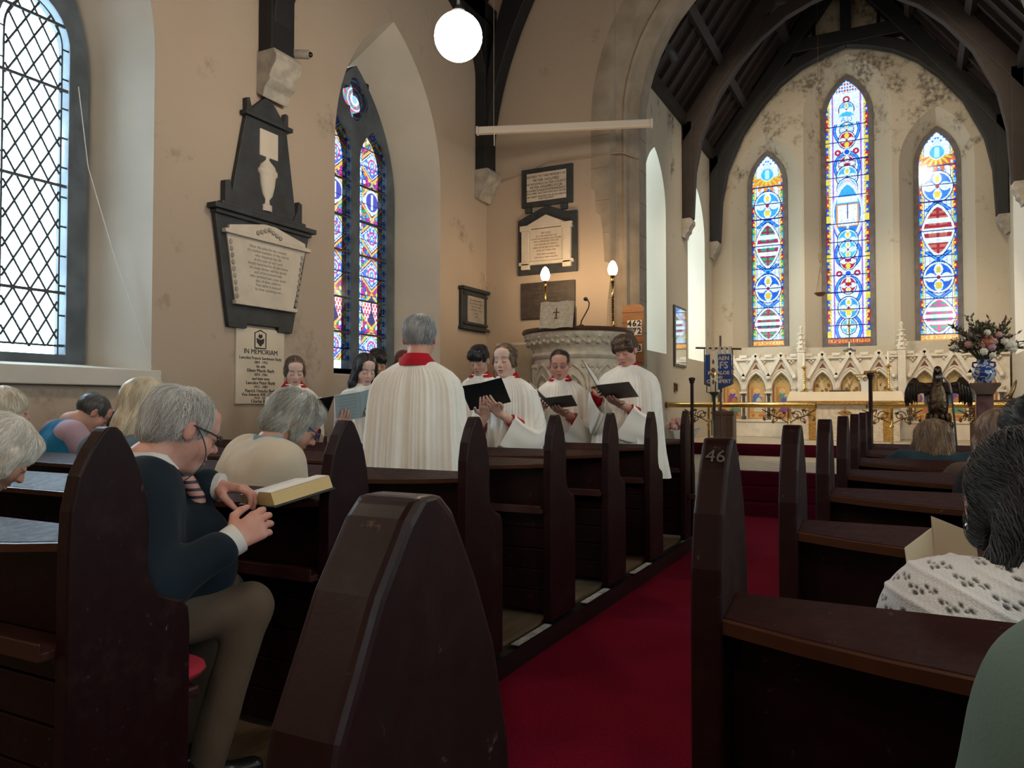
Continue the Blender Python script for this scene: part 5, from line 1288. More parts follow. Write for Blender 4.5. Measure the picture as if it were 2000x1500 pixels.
# hanging sanctuary lamp, mirror, sockets, objects at the far right
e = thing('hanging_lamp', 'small brass bowl hanging on fine chains between the left and middle windows', 'lamp', (-1.18, 12.6, 2.90))
MB().lathe([(.0001, -.045), (.05, -.035), (.085, 0), (.095, .012), (.08, .012), (.05, -.01)], n=16).build('bowl', mat('dark_copper', (.16, .085, .045), .4, metal=.7), e, smooth=True)
g = MB()
for k in range(3): a = k * 2.1 + .3; g.tube([(.09 * math.cos(a), .09 * math.sin(a), .01), (0, 0, .42)], .003, 5)
g.tube([(0, 0, .42), (0, 0, 5.55)], .003, 5).build('chain', M_oldbrass, e)
for s in (-1, 1): MB().tube([(s * .02, 0, .62), (s * .02, 0, .54), (0, 0, .47)], .004, 5).build('hook', M_brass, e)
e = thing('framed_mirror', 'narrow upright glazed frame between the chancel side windows, reflecting a stained window', 'mirror', (CL, 12.2, 2.28))
MB().box((CL, 11.84, 1.80), (CL + .03, 12.55, 2.77)).build('frame', mat('dark_metal_frame', (.06, .055, .05), .4, metal=.5), e, world=True, bevel=.006)
MB().box((CL + .028, 11.89, 1.84), (CL + .036, 12.50, 2.73)).build('glass', mat('silvered_glass', (.75, .76, .76), .06, metal=1.0), e, world=True)
e = thing('wall_socket', 'small dark switch box with brass edge on the wall right of the tall boy', 'socket', (CL, 11.95, 1.48))
MB().box((CL, 11.86, 1.40), (CL + .03, 12.02, 1.54)).build('plate', M_oldbrass, e, world=True, bevel=.004); MB().box((CL + .028, 11.90, 1.42), (CL + .045, 11.97, 1.52)).build('switch', M_pwood, e, world=True)
e = thing('wrapped_bouquet', 'bunch of pink flowers in white paper behind the tall boy at the front pew', 'flowers', (-1.92, 7.15, 0))
MB().lathe([(.16, 0), (.16, .03), (.03, .05), (.03, .72), (.10, .75), (.10, .77)], n=16).build('stand', M_pwood, e, smooth=True)
g = MB()
def wrap(i, j):
    a = 2 * PI * i / 28; t = j / 7; r = (.05 + .13 * t) * (1 + .12 * math.sin(a * 7)); return (r * math.cos(a), r * math.sin(a), .77 + .20 * t + .012 * math.sin(a * 5))
g.grid(wrap, 28, 8, closeu=True).build('paper_wrap', mat('white_crepe', (.62, .58, .50), .8), e, smooth=True)
g = MB()
for k in range(16): a = k * 2.4; r = .03 * math.sqrt(k); g.ell((r * math.cos(a), r * math.sin(a), .99 + .03 * (k % 3)), (.035, .035, .03), 7, 5)
g.build('blossom', Mp, e, smooth=True)
e = thing('credence_table', 'narrow credence table with silver vessels at the right edge behind the rail', 'table', (1.26, 12.0, Z2))
MB().box((-.55, -.18, .60), (.18, .22, .64)).build('table_top', M_pwood, e, bevel=.006)
for sx in (-.5, .13):
    for sy in (-.13, .17): MB().box((sx - .02, sy - .02, 0), (sx + .02, sy + .02, .60)).build('leg', M_pwood, e)
e = thing('offering_plate', 'tilted brass offering plate leaning at the right edge behind the rail', 'plate', (1.22, 12.0, Z2 + .643))
MB().ell((.0, 0, .13), (.025, .13, .14), 20, 12, rot=Matrix.Rotation(R_(18), 3, 'Y')).build('dish', M_oldbrass, e, smooth=True); MB().box((-.12, -.09, 0), (.07, .09, .02)).bar((-.10, 0, .02), (0, 0, .10), .05, .02).build('holder', M_pwood, e)
e = thing('framed_picture', 'small blue framed picture standing behind the rail left of the marble pedestal', 'picture', (.80, 12.0, Z2 + .642))
MB().box((-.07, 0, 0), (.07, .02, .19)).build('frame', mat('silver_frame', (.3, .3, .3), .3, metal=.7), e, bevel=.004); MB().box((-.055, -.004, .015), (.055, 0, .175)).build('print', mat('blue_print', (.10, .15, .22), .5, var=.5, vscale=25), e)

# spotlights fixed to the chancel side of the arch, lighting the altar
def spot(x, z, tx, ty, tz, power, label, size=70):
    e = thing('spotlight', label, 'lamp', (x, YF + .66, z), 'spotlights behind the chancel arch')
    d = (Vector((tx, ty, tz)) - Vector((x, YF + .75, z))).normalized()
    MB().box((-.04, -.05, -.04), (.04, .02, .04)).build('bracket', M_lead, e)
    MB().tube([Vector((0, .02, 0)), Vector((0, .02, 0)) + d * .16], [.05, .065], 14, cap=False).build('housing', M_lead, e, smooth=True)
    L = bpy.data.lights.new('spot_beam', 'SPOT'); L.energy = power; L.color = (1.0, .82, .60); L.spot_size = R_(size); L.spot_blend = .6; L.shadow_soft_size = .06
    o = bpy.data.objects.new('spot_beam', L); COL.objects.link(o); o.location = Vector((x, YF + .70, z)) + d * .18; o.rotation_euler = d.to_track_quat('-Z', 'Y').to_euler()
spot(CX - 1.85, 5.9, CX + .1, 13.8, 1.2, 190, 'black spotlight behind the left side of the chancel arch')
spot(CX + 1.85, 5.9, CX - .1, 13.8, 1.2, 190, 'black spotlight behind the right side of the chancel arch')
spot(CX - 1.3, 6.6, CX + .4, 14.6, 3.6, 105, 'black spotlight high behind the arch, left of its crown', 95)
spot(CX + 1.3, 6.6, CX - .4, 14.6, 3.6, 105, 'black spotlight high behind the arch, right of its crown', 95)
# ------------------------------------------------------------------ people: distance-field sculpting
def V3(*a): return np.array(a if len(a) == 3 else a[0], dtype=float)
def rotx(a): c, s = math.cos(a), math.sin(a); return np.array([[1, 0, 0], [0, c, -s], [0, s, c]])
def roty(a): c, s = math.cos(a), math.sin(a); return np.array([[c, 0, s], [0, 1, 0], [-s, 0, c]])
def rotz(a): c, s = math.cos(a), math.sin(a); return np.array([[c, -s, 0], [s, c, 0], [0, 0, 1]])
def cap(a, b, r1, r2=None, k=.012): return ('c', V3(a), V3(b), r1, r1 if r2 is None else r2, k)
def ell(c, r, k=.012, R=None): return ('e', V3(c), V3(r), np.eye(3) if R is None else R, k)
def sub(p): return ('-',) + p
def xf(prims, R, t):
    out = []
    for p in prims:
        q = list(p); o = 1 if q[0] == '-' else 0
        if q[o] == 'c': q[o+1] = R @ q[o+1] + t; q[o+2] = R @ q[o+2] + t
        else: q[o+1] = R @ q[o+1] + t; q[o+3] = R @ q[o+3]
        out.append(tuple(q))
    return out
def sculpt(prims, res):
    """blend the shapes into one skin and return its vertices and quads"""
    lo = np.full(3, 1e9); hi = -lo
    for p in prims:
        if p[0] == '-': continue
        if p[0] == 'c': m = max(p[3], p[4]); a = np.minimum(p[1], p[2]) - m; b = np.maximum(p[1], p[2]) + m
        else: m = p[2].max(); a = p[1] - m; b = p[1] + m
        lo = np.minimum(lo, a); hi = np.maximum(hi, b)
    lo = lo - 3 * res - .012; n = np.ceil((hi + 3 * res + .012 - lo) / res).astype(int) + 1
    F = np.full(n, .05, dtype=np.float32)
    ax = [lo[i] + res * np.arange(n[i]) for i in range(3)]
    for p in prims:
        neg = p[0] == '-'; q = p[1:] if neg else p; k = q[-1]; mg = .03 + k + res * 2
        if q[0] == 'c': m = max(q[3], q[4]); a = np.minimum(q[1], q[2]) - m; b = np.maximum(q[1], q[2]) + m
        else: m = q[2].max(); a = q[1] - m; b = q[1] + m
        i0 = np.clip(np.floor((a - mg - lo) / res).astype(int), 0, n); i1 = np.clip(np.ceil((b + mg - lo) / res).astype(int) + 1, 0, n)
        if (i1 <= i0).any(): continue
        X = ax[0][i0[0]:i1[0], None, None]; Y = ax[1][None, i0[1]:i1[1], None]; Z = ax[2][None, None, i0[2]:i1[2]]
        if q[0] == 'c':
            A, B, r1, r2 = q[1], q[2], q[3], q[4]; ba = B - A; L = float(ba @ ba) + 1e-12
            px, py, pz = X - A[0], Y - A[1], Z - A[2]
            h = np.clip((px * ba[0] + py * ba[1] + pz * ba[2]) / L, 0, 1)
            d = np.sqrt((px - ba[0] * h) ** 2 + (py - ba[1] * h) ** 2 + (pz - ba[2] * h) ** 2) - (r1 + (r2 - r1) * h)
        else:
            c, r, R = q[1], q[2], q[3]; px, py, pz = X - c[0], Y - c[1], Z - c[2]
            k0 = 0; k1 = 0
            for j in range(3):
                w = (px * R[0, j] + py * R[1, j] + pz * R[2, j]) / r[j]; k0 = k0 + w * w; k1 = k1 + (w / r[j]) ** 2
            k0 = np.sqrt(k0); d = k0 * (k0 - 1) / np.sqrt(k1 + 1e-12)
        S = F[i0[0]:i1[0], i0[1]:i1[1], i0[2]:i1[2]]
        if neg: d = -d; h = np.maximum(k - np.abs(S - d), 0) / max(k, 1e-6); S[...] = np.maximum(S, d) + h * h * k * .25
        else: h = np.maximum(k - np.abs(S - d), 0) / max(k, 1e-6); S[...] = np.minimum(S, d) - h * h * k * .25
    ins = F < 0
    c8 = [ins[i:n[0]-1+i, j:n[1]-1+j, k:n[2]-1+k] for i in (0, 1) for j in (0, 1) for k in (0, 1)]
    s = sum(c.astype(np.int8) for c in c8); cells = (s > 0) & (s < 8); I = np.argwhere(cells)
    idx = np.full(cells.shape, -1, dtype=np.int64); idx[cells] = np.arange(len(I))
    acc = np.zeros((len(I), 3)); cnt = np.zeros(len(I))
    corners = [(i, j, k) for i in (0, 1) for j in (0, 1) for k in (0, 1)]
    f8 = {c: F[I[:, 0] + c[0], I[:, 1] + c[1], I[:, 2] + c[2]] for c in corners}
    for a in corners:
        for d in range(3):
            if a[d] == 0:
                b = list(a); b[d] = 1; b = tuple(b); fa, fb = f8[a], f8[b]; m = (fa < 0) != (fb < 0)
                t = np.where(m, fa / (fa - fb + 1e-20), 0); P = np.array(a, float)[None, :] + np.zeros((len(I), 1)); P[:, d] = t
                acc[m] += P[m]; cnt[m] += 1
    Vt = lo + (I + acc / cnt[:, None]) * res
    Q = []
    for d in range(3):
        u, v = [(1, 2), (2, 0), (0, 1)][d]
        sl0 = [slice(None)] * 3; sl1 = [slice(None)] * 3; sl0[d] = slice(0, -1); sl1[d] = slice(1, None)
        e = np.argwhere(ins[tuple(sl0)] != ins[tuple(sl1)])
        e = e[(e[:, u] > 0) & (e[:, v] > 0)]
        if not len(e): continue
        def cell(du, dv):
            c = e.copy(); c[:, u] -= du; c[:, v] -= dv; return idx[c[:, 0], c[:, 1], c[:, 2]]
        q = np.stack([cell(1, 1), cell(0, 1), cell(0, 0), cell(1, 0)], 1)
        fl = ~ins[e[:, 0], e[:, 1], e[:, 2]]; q[fl] = q[fl][:, ::-1]
        Q.append(q[(q >= 0).all(1)])
    return Vt, np.concatenate(Q)
def normals(Vt, Q):
    a, b, c, d = (Vt[Q[:, i]] for i in range(4)); fn = np.cross(c - a, d - b); N = np.zeros_like(Vt)
    for i in range(4): np.add.at(N, Q[:, i], fn)
    return N / (np.linalg.norm(N, axis=1, keepdims=True) + 1e-12)
def relax(Vt, Q, it=2, f=.5):
    for _ in range(it):
        S = np.zeros_like(Vt); n = np.zeros(len(Vt))
        for i in range(4):
            j = Q[:, (i + 1) % 4]; np.add.at(S, Q[:, i], Vt[j]); np.add.at(n, Q[:, i], 1); np.add.at(S, j, Vt[Q[:, i]]); np.add.at(n, j, 1)
        Vt = Vt * (1 - f) + f * S / np.maximum(n, 1)[:, None]
    return Vt
def wob(P, f, seed=0):
    """cheap smooth noise in about -1..1"""
    r = np.random.default_rng(seed); o = np.zeros(len(P))
    for q in range(5):
        d = r.normal(size=3); d /= np.linalg.norm(d); o += np.sin(P @ d * f * (1 + .45 * q) + r.uniform(0, 6.28)) / (1 + .5 * q)
    return o / 2.2

M_skin = mat('skin', (1, 1, 1), .5, attr='tint', sss=.12, spec=.35, var=.10, vscale=70)
def cloth_mat(name, col, rough=.85, var=.12, sheen=.2, bump=.12, bscale=220):
    return mat(name, col, rough, var=var, vscale=10, bump=bump, bscale=bscale, sheen=sheen * .15, spec=.2)
M_surp = cloth_mat('white_cotton', (.82, .79, .74), .85, .05, .1)
M_cass = cloth_mat('red_cassock_cloth', (.42, .008, .020), .8, .15)
def hair_mat(name, c1, c2, rough=.38):
    m = bpy.data.materials.new(name); m.use_nodes = True; nt = m.node_tree; b = nt.nodes['Principled BSDF']
    a = _n(nt, 'ShaderNodeVertexColor'); a.layer_name = 'strand'
    mx = _n(nt, 'ShaderNodeMix'); mx.data_type = 'RGBA'; mx.inputs['A'].default_value = (*c1, 1); mx.inputs['B'].default_value = (*c2, 1)
    nt.links.new(a.outputs['Color'], mx.inputs['Factor']); nt.links.new(mx.outputs['Result'], b.inputs['Base Color'])
    b.inputs['Roughness'].default_value = rough; b.inputs['Specular IOR Level'].default_value = .4; b.inputs['Anisotropic'].default_value = .3
    tc = _n(nt, 'ShaderNodeTexCoord'); mp = _n(nt, 'ShaderNodeMapping'); mp.inputs['Scale'].default_value = (1, 1, .16); no = _n(nt, 'ShaderNodeTexNoise'); no.inputs['Scale'].default_value = 260
    nt.links.new(tc.outputs['Object'], mp.inputs[0]); nt.links.new(mp.outputs[0], no.inputs['Vector'])
    bp = _n(nt, 'ShaderNodeBump'); bp.inputs['Strength'].default_value = .3; bp.inputs['Distance'].default_value = .003
    nt.links.new(no.outputs['Fac'], bp.inputs['Height']); nt.links.new(bp.outputs['Normal'], b.inputs['Normal'])
    return m

def head_prims(male=True, age=0.0, mouth=0.0, broad=1.0):
    b = broad
    P = [ell((0, -.016, .028), (.075 * b, .095, .086), .02), ell((0, .028, -.035), (.060 * b, .066, .078), .03), ell((0, .052, -.098), (.028 * b, .030, .020), .03),
         ell((.036 * b, .050, -.034), (.027, .028, .030), .02), ell((-.036 * b, .050, -.034), (.027, .028, .030), .02),
         cap((-.034, .077, .022), (.034, .077, .022), .011 if male else .008, k=.018), ell((0, .056, .052), (.05, .03, .035), .03)]
    for s in (-1, 1): P.append(sub(ell((s * .031, .104, .001), (.020, .019, .013), .014)))
    for s in (-1, 1): P.append(ell((s * .031, .079, -.001), (.0155, .0135, .0125), .004))
    P += [cap((0, .084, .012), (0, .108, -.026), .0072, .0110, .010), cap((-.011, .092, -.033), (.011, .092, -.033), .0085, k=.008),
          ell((0, .086, -.0605), (.023, .012, .0062), .006), ell((0, .085, -.0745), (.020, .012, .0072), .006)]
    P.append(sub(ell((0, .100, -.0672), (.021, .013, .0018 + .006 * mouth), .003)))
    for s in (-1, 1): P += [ell((s * .077 * b, -.008, -.004), (.0085, .019, .031), .006, rotz(s * .3)), sub(ell((s * .088 * b, -.002, .0), (.006, .010, .016), .005))]
    if male: P.append(ell((0, .004, -.105), (.030, .030, .024), .03))
    return P
def head_cols(H, N, skin, lips, brow, hairc, scalp, age):
    """skin colour at head-local points: lips, brows, lids, blush, scalp"""
    x, y, z = H.T; C = np.tile(np.array(skin), (len(H), 1))
    def mixc(w, col): C[:] = C * (1 - w[:, None]) + np.array(col) * w[:, None]
    bl = np.exp(-(((np.abs(x) - .042) / .02) ** 2 + ((z + .035) / .024) ** 2)) * (y > .02); mixc(.35 * bl, (skin[0] * 1.02, skin[1] * .62, skin[2] * .60))
    nz = np.exp(-((x / .016) ** 2 + ((z + .028) / .02) ** 2)) * (y > .08); mixc(.3 * nz, (skin[0], skin[1] * .65, skin[2] * .62))
    ears = (np.abs(x) > .070) & (np.abs(z) < .04) & (y < .03); mixc(.35 * ears, (skin[0], skin[1] * .6, skin[2] * .58))
    lp = np.exp(-((x / .021) ** 4 + ((z + .0675) / .0125) ** 4)) * (y > .078); mixc(.8 * lp, lips)
    mixc((np.exp(-((x / .021) ** 4 + ((z + .0672) / .0026) ** 2)) * (y > .07)) * .85, (.06, .015, .015))
    bz = .0235 + .006 * (1 - ((np.abs(x) - .03) / .02) ** 2); bw = np.exp(-(((z - bz) / .0042) ** 2)) * (np.abs(x) > .011) * (np.abs(x) < .052) * (y > .05); mixc(.8 * bw, brow)
    ez = -.0055 - .10 * 0 ; lw = np.exp(-(((z - ez + .12 * (np.abs(np.abs(x) - .031)) * -1) / .0022) ** 2)) * (np.abs(np.abs(x) - .031) < .0155) * (y > .07); mixc(.85 * lw, (.03, .018, .015))
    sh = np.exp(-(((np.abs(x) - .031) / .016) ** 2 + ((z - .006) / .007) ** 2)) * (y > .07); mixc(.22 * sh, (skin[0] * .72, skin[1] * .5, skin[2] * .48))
    if scalp: mixc(np.clip((z - .078) / .012, 0, 1) * (y < .06) * .75 * (scalp > 0), hairc)
    if age: mixc(age * .25 * (wob(H, 120, 3) > .35), (skin[0] * .82, skin[1] * .6, skin[2] * .58))
    return C
def hand_prims(W, fwd, back, side, curl=(.5, .6, .4), spread=.04, thumb_in=.3):
    fwd = V3(fwd) / np.linalg.norm(fwd); back = V3(back) - fwd * (V3(back) @ fwd); back /= np.linalg.norm(back)
    t = np.cross(fwd, back) * side; W = V3(W); P = []
    offs = (.030, .010, -.011, -.030); base = (.088, .092, .088, .080); Ls = (.070, .078, .072, .056)
    for i in range(4):
        kn = W + fwd * base[i] + t * offs[i] - back * .002 * (i in (0, 3))
        P.append(cap(W + fwd * .012 + t * offs[i] * .55, kn, .0150, .0120, .014))
        d = fwd + t * spread * (1.5 - i); d /= np.linalg.norm(d); p = kn; ang = 0
        for j, f in enumerate((.45, .31, .24)):
            ang += curl[j] * (1 + .10 * i); dd = d * math.cos(ang) - back * math.sin(ang); q = p + dd * Ls[i] * f
            P.append(cap(p, q, .0098 - .0008 * j - .0006 * (i == 3), .0090 - .0008 * j - .0006 * (i == 3), .004)); p = q
    b0 = W + fwd * .022 + t * .022 - back * .004; d1 = fwd * .62 + t * .74 - back * thumb_in; d1 /= np.linalg.norm(d1); b1 = b0 + d1 * .048
    d2 = fwd * .90 + t * .22 - back * thumb_in * 1.4; d2 /= np.linalg.norm(d2); b2 = b1 + d2 * .030; d3 = fwd * .98 - back * thumb_in * 1.6; d3 /= np.linalg.norm(d3)
    P += [cap(b0, b1, .0165, .0125, .012), cap(b1, b2, .0115, .0105, .005), cap(b2, b2 + d3 * .024, .0100, .0080, .004)]
    return P

HAIR = {}
def hair_prims(style):
    capm = [ell((0, -.018, .030), (.083, .103, .092), .02)]
    face = [sub(ell((0, .105, -.040), (.069, .085, .092), .012)), sub(ell((0, .10, .0), (.055, .055, .058), .012))]
    nape = [sub(ell((0, -.02, -.135), (.13, .15, .085), .012))]
    ears = [sub(ell((s * .085, .012, -.022), (.022, .032, .036), .012)) for s in (-1, 1)]
    face_f = [sub(ell((0, .108, -.045), (.066, .085, .086), .012)), sub(ell((0, .10, -.008), (.050, .055, .048), .012))]
    if style in ('tied', 'long', 'bob', 'wavy', 'longback'): face = face_f
    if style == 'short': return capm + face + nape + ears
    if style == 'cropped': return [ell((0, -.018, .030), (.081, .101, .0915), .02), sub(ell((0, .110, -.040), (.070, .085, .094), .012)), sub(ell((0, .115, .02), (.052, .05, .06), .012))] + nape + ears
    if style == 'mop': return capm + face + [ell((0, .045, .085), (.072, .062, .040), .02), ell((-.02, .088, .058), (.052, .024, .032), .015), ell((.035, .08, .062), (.04, .026, .03), .015), ell((0, -.03, .10), (.07, .07, .035), .02)] + nape + ears
    if style == 'curlymop': return [ell((0, -.014, .034), (.088, .108, .098), .02), ell((0, .02, .085), (.080, .085, .042), .03)] + face[:1] + [cap((-.065, .07, .045), (-.045, .098, .050), .020, .016, .012), cap((-.045, .095, .055), (.01, .104, .050), .021, .018, .012), cap((.01, .10, .056), (.055, .078, .048), .020, .016, .012), cap((-.05, .06, .10), (.04, .08, .085), .024, .022, .02), ell((-.075, .03, .03), (.016, .035, .035), .015), ell((.075, .03, .03), (.016, .035, .035), .015)] + nape + ears
    if style == 'tied': return [ell((0, -.016, .030), (.081, .100, .0895), .02), ell((.07, .01, -.01), (.018, .045, .045), .02), ell((-.07, .01, -.01), (.018, .045, .045), .02)] + face + [sub(cap((0, .10, .085), (0, -.03, .124), .006, k=.01)), sub(ell((0, -.02, -.15), (.13, .14, .085), .012)), ell((0, -.118, -.012), (.038, .032, .038), .012), cap((.03, -.10, -.05), (.05, -.07, -.13), .016, .006, .01)]
    if style == 'long':
        P = [ell((0, -.018, .032), (.088, .106, .094), .02)] + face + [sub(cap((.01, .10, .09), (.0, -.03, .128), .005, k=.01))]
        for s in (-1, 1): P += [cap((s * .074, .012, .02), (s * .088, .012, -.12), .024, .030, .02), cap((s * .088, .012, -.12), (s * .085, .045, -.30), .034, .026, .02), cap((s * .07, .03, -.15), (s * .055, .075, -.33), .022, .014, .02), cap((s * .062, .052, .06), (s * .080, .03, -.06), .012, .016, .015)]
        return P + [ell((0, -.075, -.12), (.085, .05, .17), .03)]
    if style == 'bob': return [ell((0, -.02, .034), (.094, .112, .098), .02), ell((0, -.045, -.055), (.088, .080, .075), .03), ell((0, -.065, -.10), (.078, .055, .06), .03), cap((.080, .02, .0), (.078, .03, -.075), .024, .018, .02), cap((-.080, .02, .0), (-.078, .03, -.075), .024, .018, .02)] + face
    if style == 'wavy': return [ell((0, -.02, .034), (.089, .109, .096), .02), ell((0, -.06, -.035), (.082, .070, .065), .03), cap((.080, .01, .01), (.080, .02, -.05), .026, .022, .02), cap((-.080, .01, .01), (-.080, .02, -.05), .026, .022, .02), ell((0, .045, .080), (.062, .042, .032), .02)] + face + [sub(ell((0, -.03, -.16), (.13, .14, .07), .012))]
    if style == 'fringe':   # bald on top, thick round the back and sides
        return [ell((0, -.024, .018), (.084, .103, .080), .02), ell((0, -.018, .032), (.0765, .0975, .0875), .02), sub(ell((0, .118, -.035), (.09, .105, .115), .012)), sub(ell((.0, .125, .06), (.060, .070, .052), .02)), ell((0, -.072, .055), (.055, .045, .045), .02), ell((0, -.075, -.03), (.06, .045, .045), .02)] + [sub(ell((0, -.0, -.135), (.13, .12, .075), .012))] + [sub(ell((s * .090, .004, -.012), (.024, .028, .036), .010)) for s in (-1, 1)]
    if style == 'pony': return [ell((0, -.016, .030), (.082, .101, .091), .02), ell((.06, .0, -.02), (.025, .055, .05), .02), ell((-.06, .0, -.02), (.025, .055, .05), .02), ell((0, -.085, -.035), (.052, .035, .045), .03)] + face + [sub(ell((0, .03, -.16), (.13, .15, .085), .012)), cap((-.03, -.085, -.06), (-.050, -.075, -.115), .026, .024, .02), cap((-.050, -.075, -.115), (-.068, -.06, -.155), .024, .016, .015)] + [sub(ell((s * .086, .004, -.012), (.020, .026, .036), .010)) for s in (-1, 1)]
    if style == 'bun': return [ell((0, -.018, .032), (.085, .104, .093), .02), ell((0, -.10, .075), (.05, .045, .045), .015), ell((.02, -.12, .05), (.03, .03, .03), .01)] + face + nape
    if style == 'longback': return [ell((0, -.02, .034), (.092, .110, .096), .02), ell((0, -.06, -.09), (.082, .06, .13), .03), cap((.075, .0, -.02), (.07, -.01, -.16), .03, .024, .02), cap((-.075, .0, -.02), (-.07, -.01, -.16), .03, .024, .02)] + face

from mathutils.kdtree import KDTree
def add_strands(Vh, Qh, f, Nn, count, steps, style):
    """fine locks combed over the hair mass away from the crown"""
    kd = KDTree(len(Vh))
    for i, p in enumerate(Vh): kd.insert(p, i)
    kd.balance(); r = np.random.default_rng(11); crown = V3(.012, -.045, .135); VV, QQ, CC, o = [Vh], [Qh], [f], len(Vh)
    if style in ('tied', 'pony', 'bun'): crown = V3(0, .12, .06)
    for i in r.integers(0, len(Vh), count):
        p = Vh[i].copy(); tone = float(np.clip(f[i] + r.normal() * .22, 0, 1)); lift = abs(r.normal()) * .0016 + .0006; pts = []; bend = r.normal() * (.22 if steps < 12 else .10); n = Nn[i]
        for k in range(steps):
            co, j, _ = kd.find(p)
            if k and (V3(*co) - p) @ (V3(*co) - p) > .012 ** 2: break
            n = Nn[j]; q = V3(*co) + n * (lift * (1 + .25 * k * (abs(bend) > .3))); pts.append(q)
            d = (q - crown); d = d + V3(0, 0, -.06); d = d - n * (d @ n); d /= np.linalg.norm(d) + 1e-9; d = d + np.cross(n, d) * bend; p = q + d * .0072
        if len(pts) < 3: continue
        pts = np.array(pts); m = len(pts); t = np.gradient(pts, axis=0); t /= np.linalg.norm(t, axis=1, keepdims=True) + 1e-9
        sd = np.cross(t, n); sd /= np.linalg.norm(sd, axis=1, keepdims=True) + 1e-9; up = np.cross(sd, t); w = ((.0011 if steps < 12 else .0008) * np.sin(np.linspace(.5, PI - .1, m)))[:, None]
        ring = np.stack([pts + sd * w, pts + up * w * .8, pts - sd * w], 1).reshape(-1, 3)
        b = np.arange(m - 1)[:, None] * 3 + o; q = np.concatenate([np.concatenate([b + a, b + c, b + c + 3, b + a + 3], 1) for a, c in ((0, 1), (1, 2), (2, 0))])
        VV.append(ring); QQ.append(q); CC.append(np.full(len(ring), tone)); o += len(ring)
    return np.concatenate(VV), np.concatenate(QQ), np.concatenate(CC)

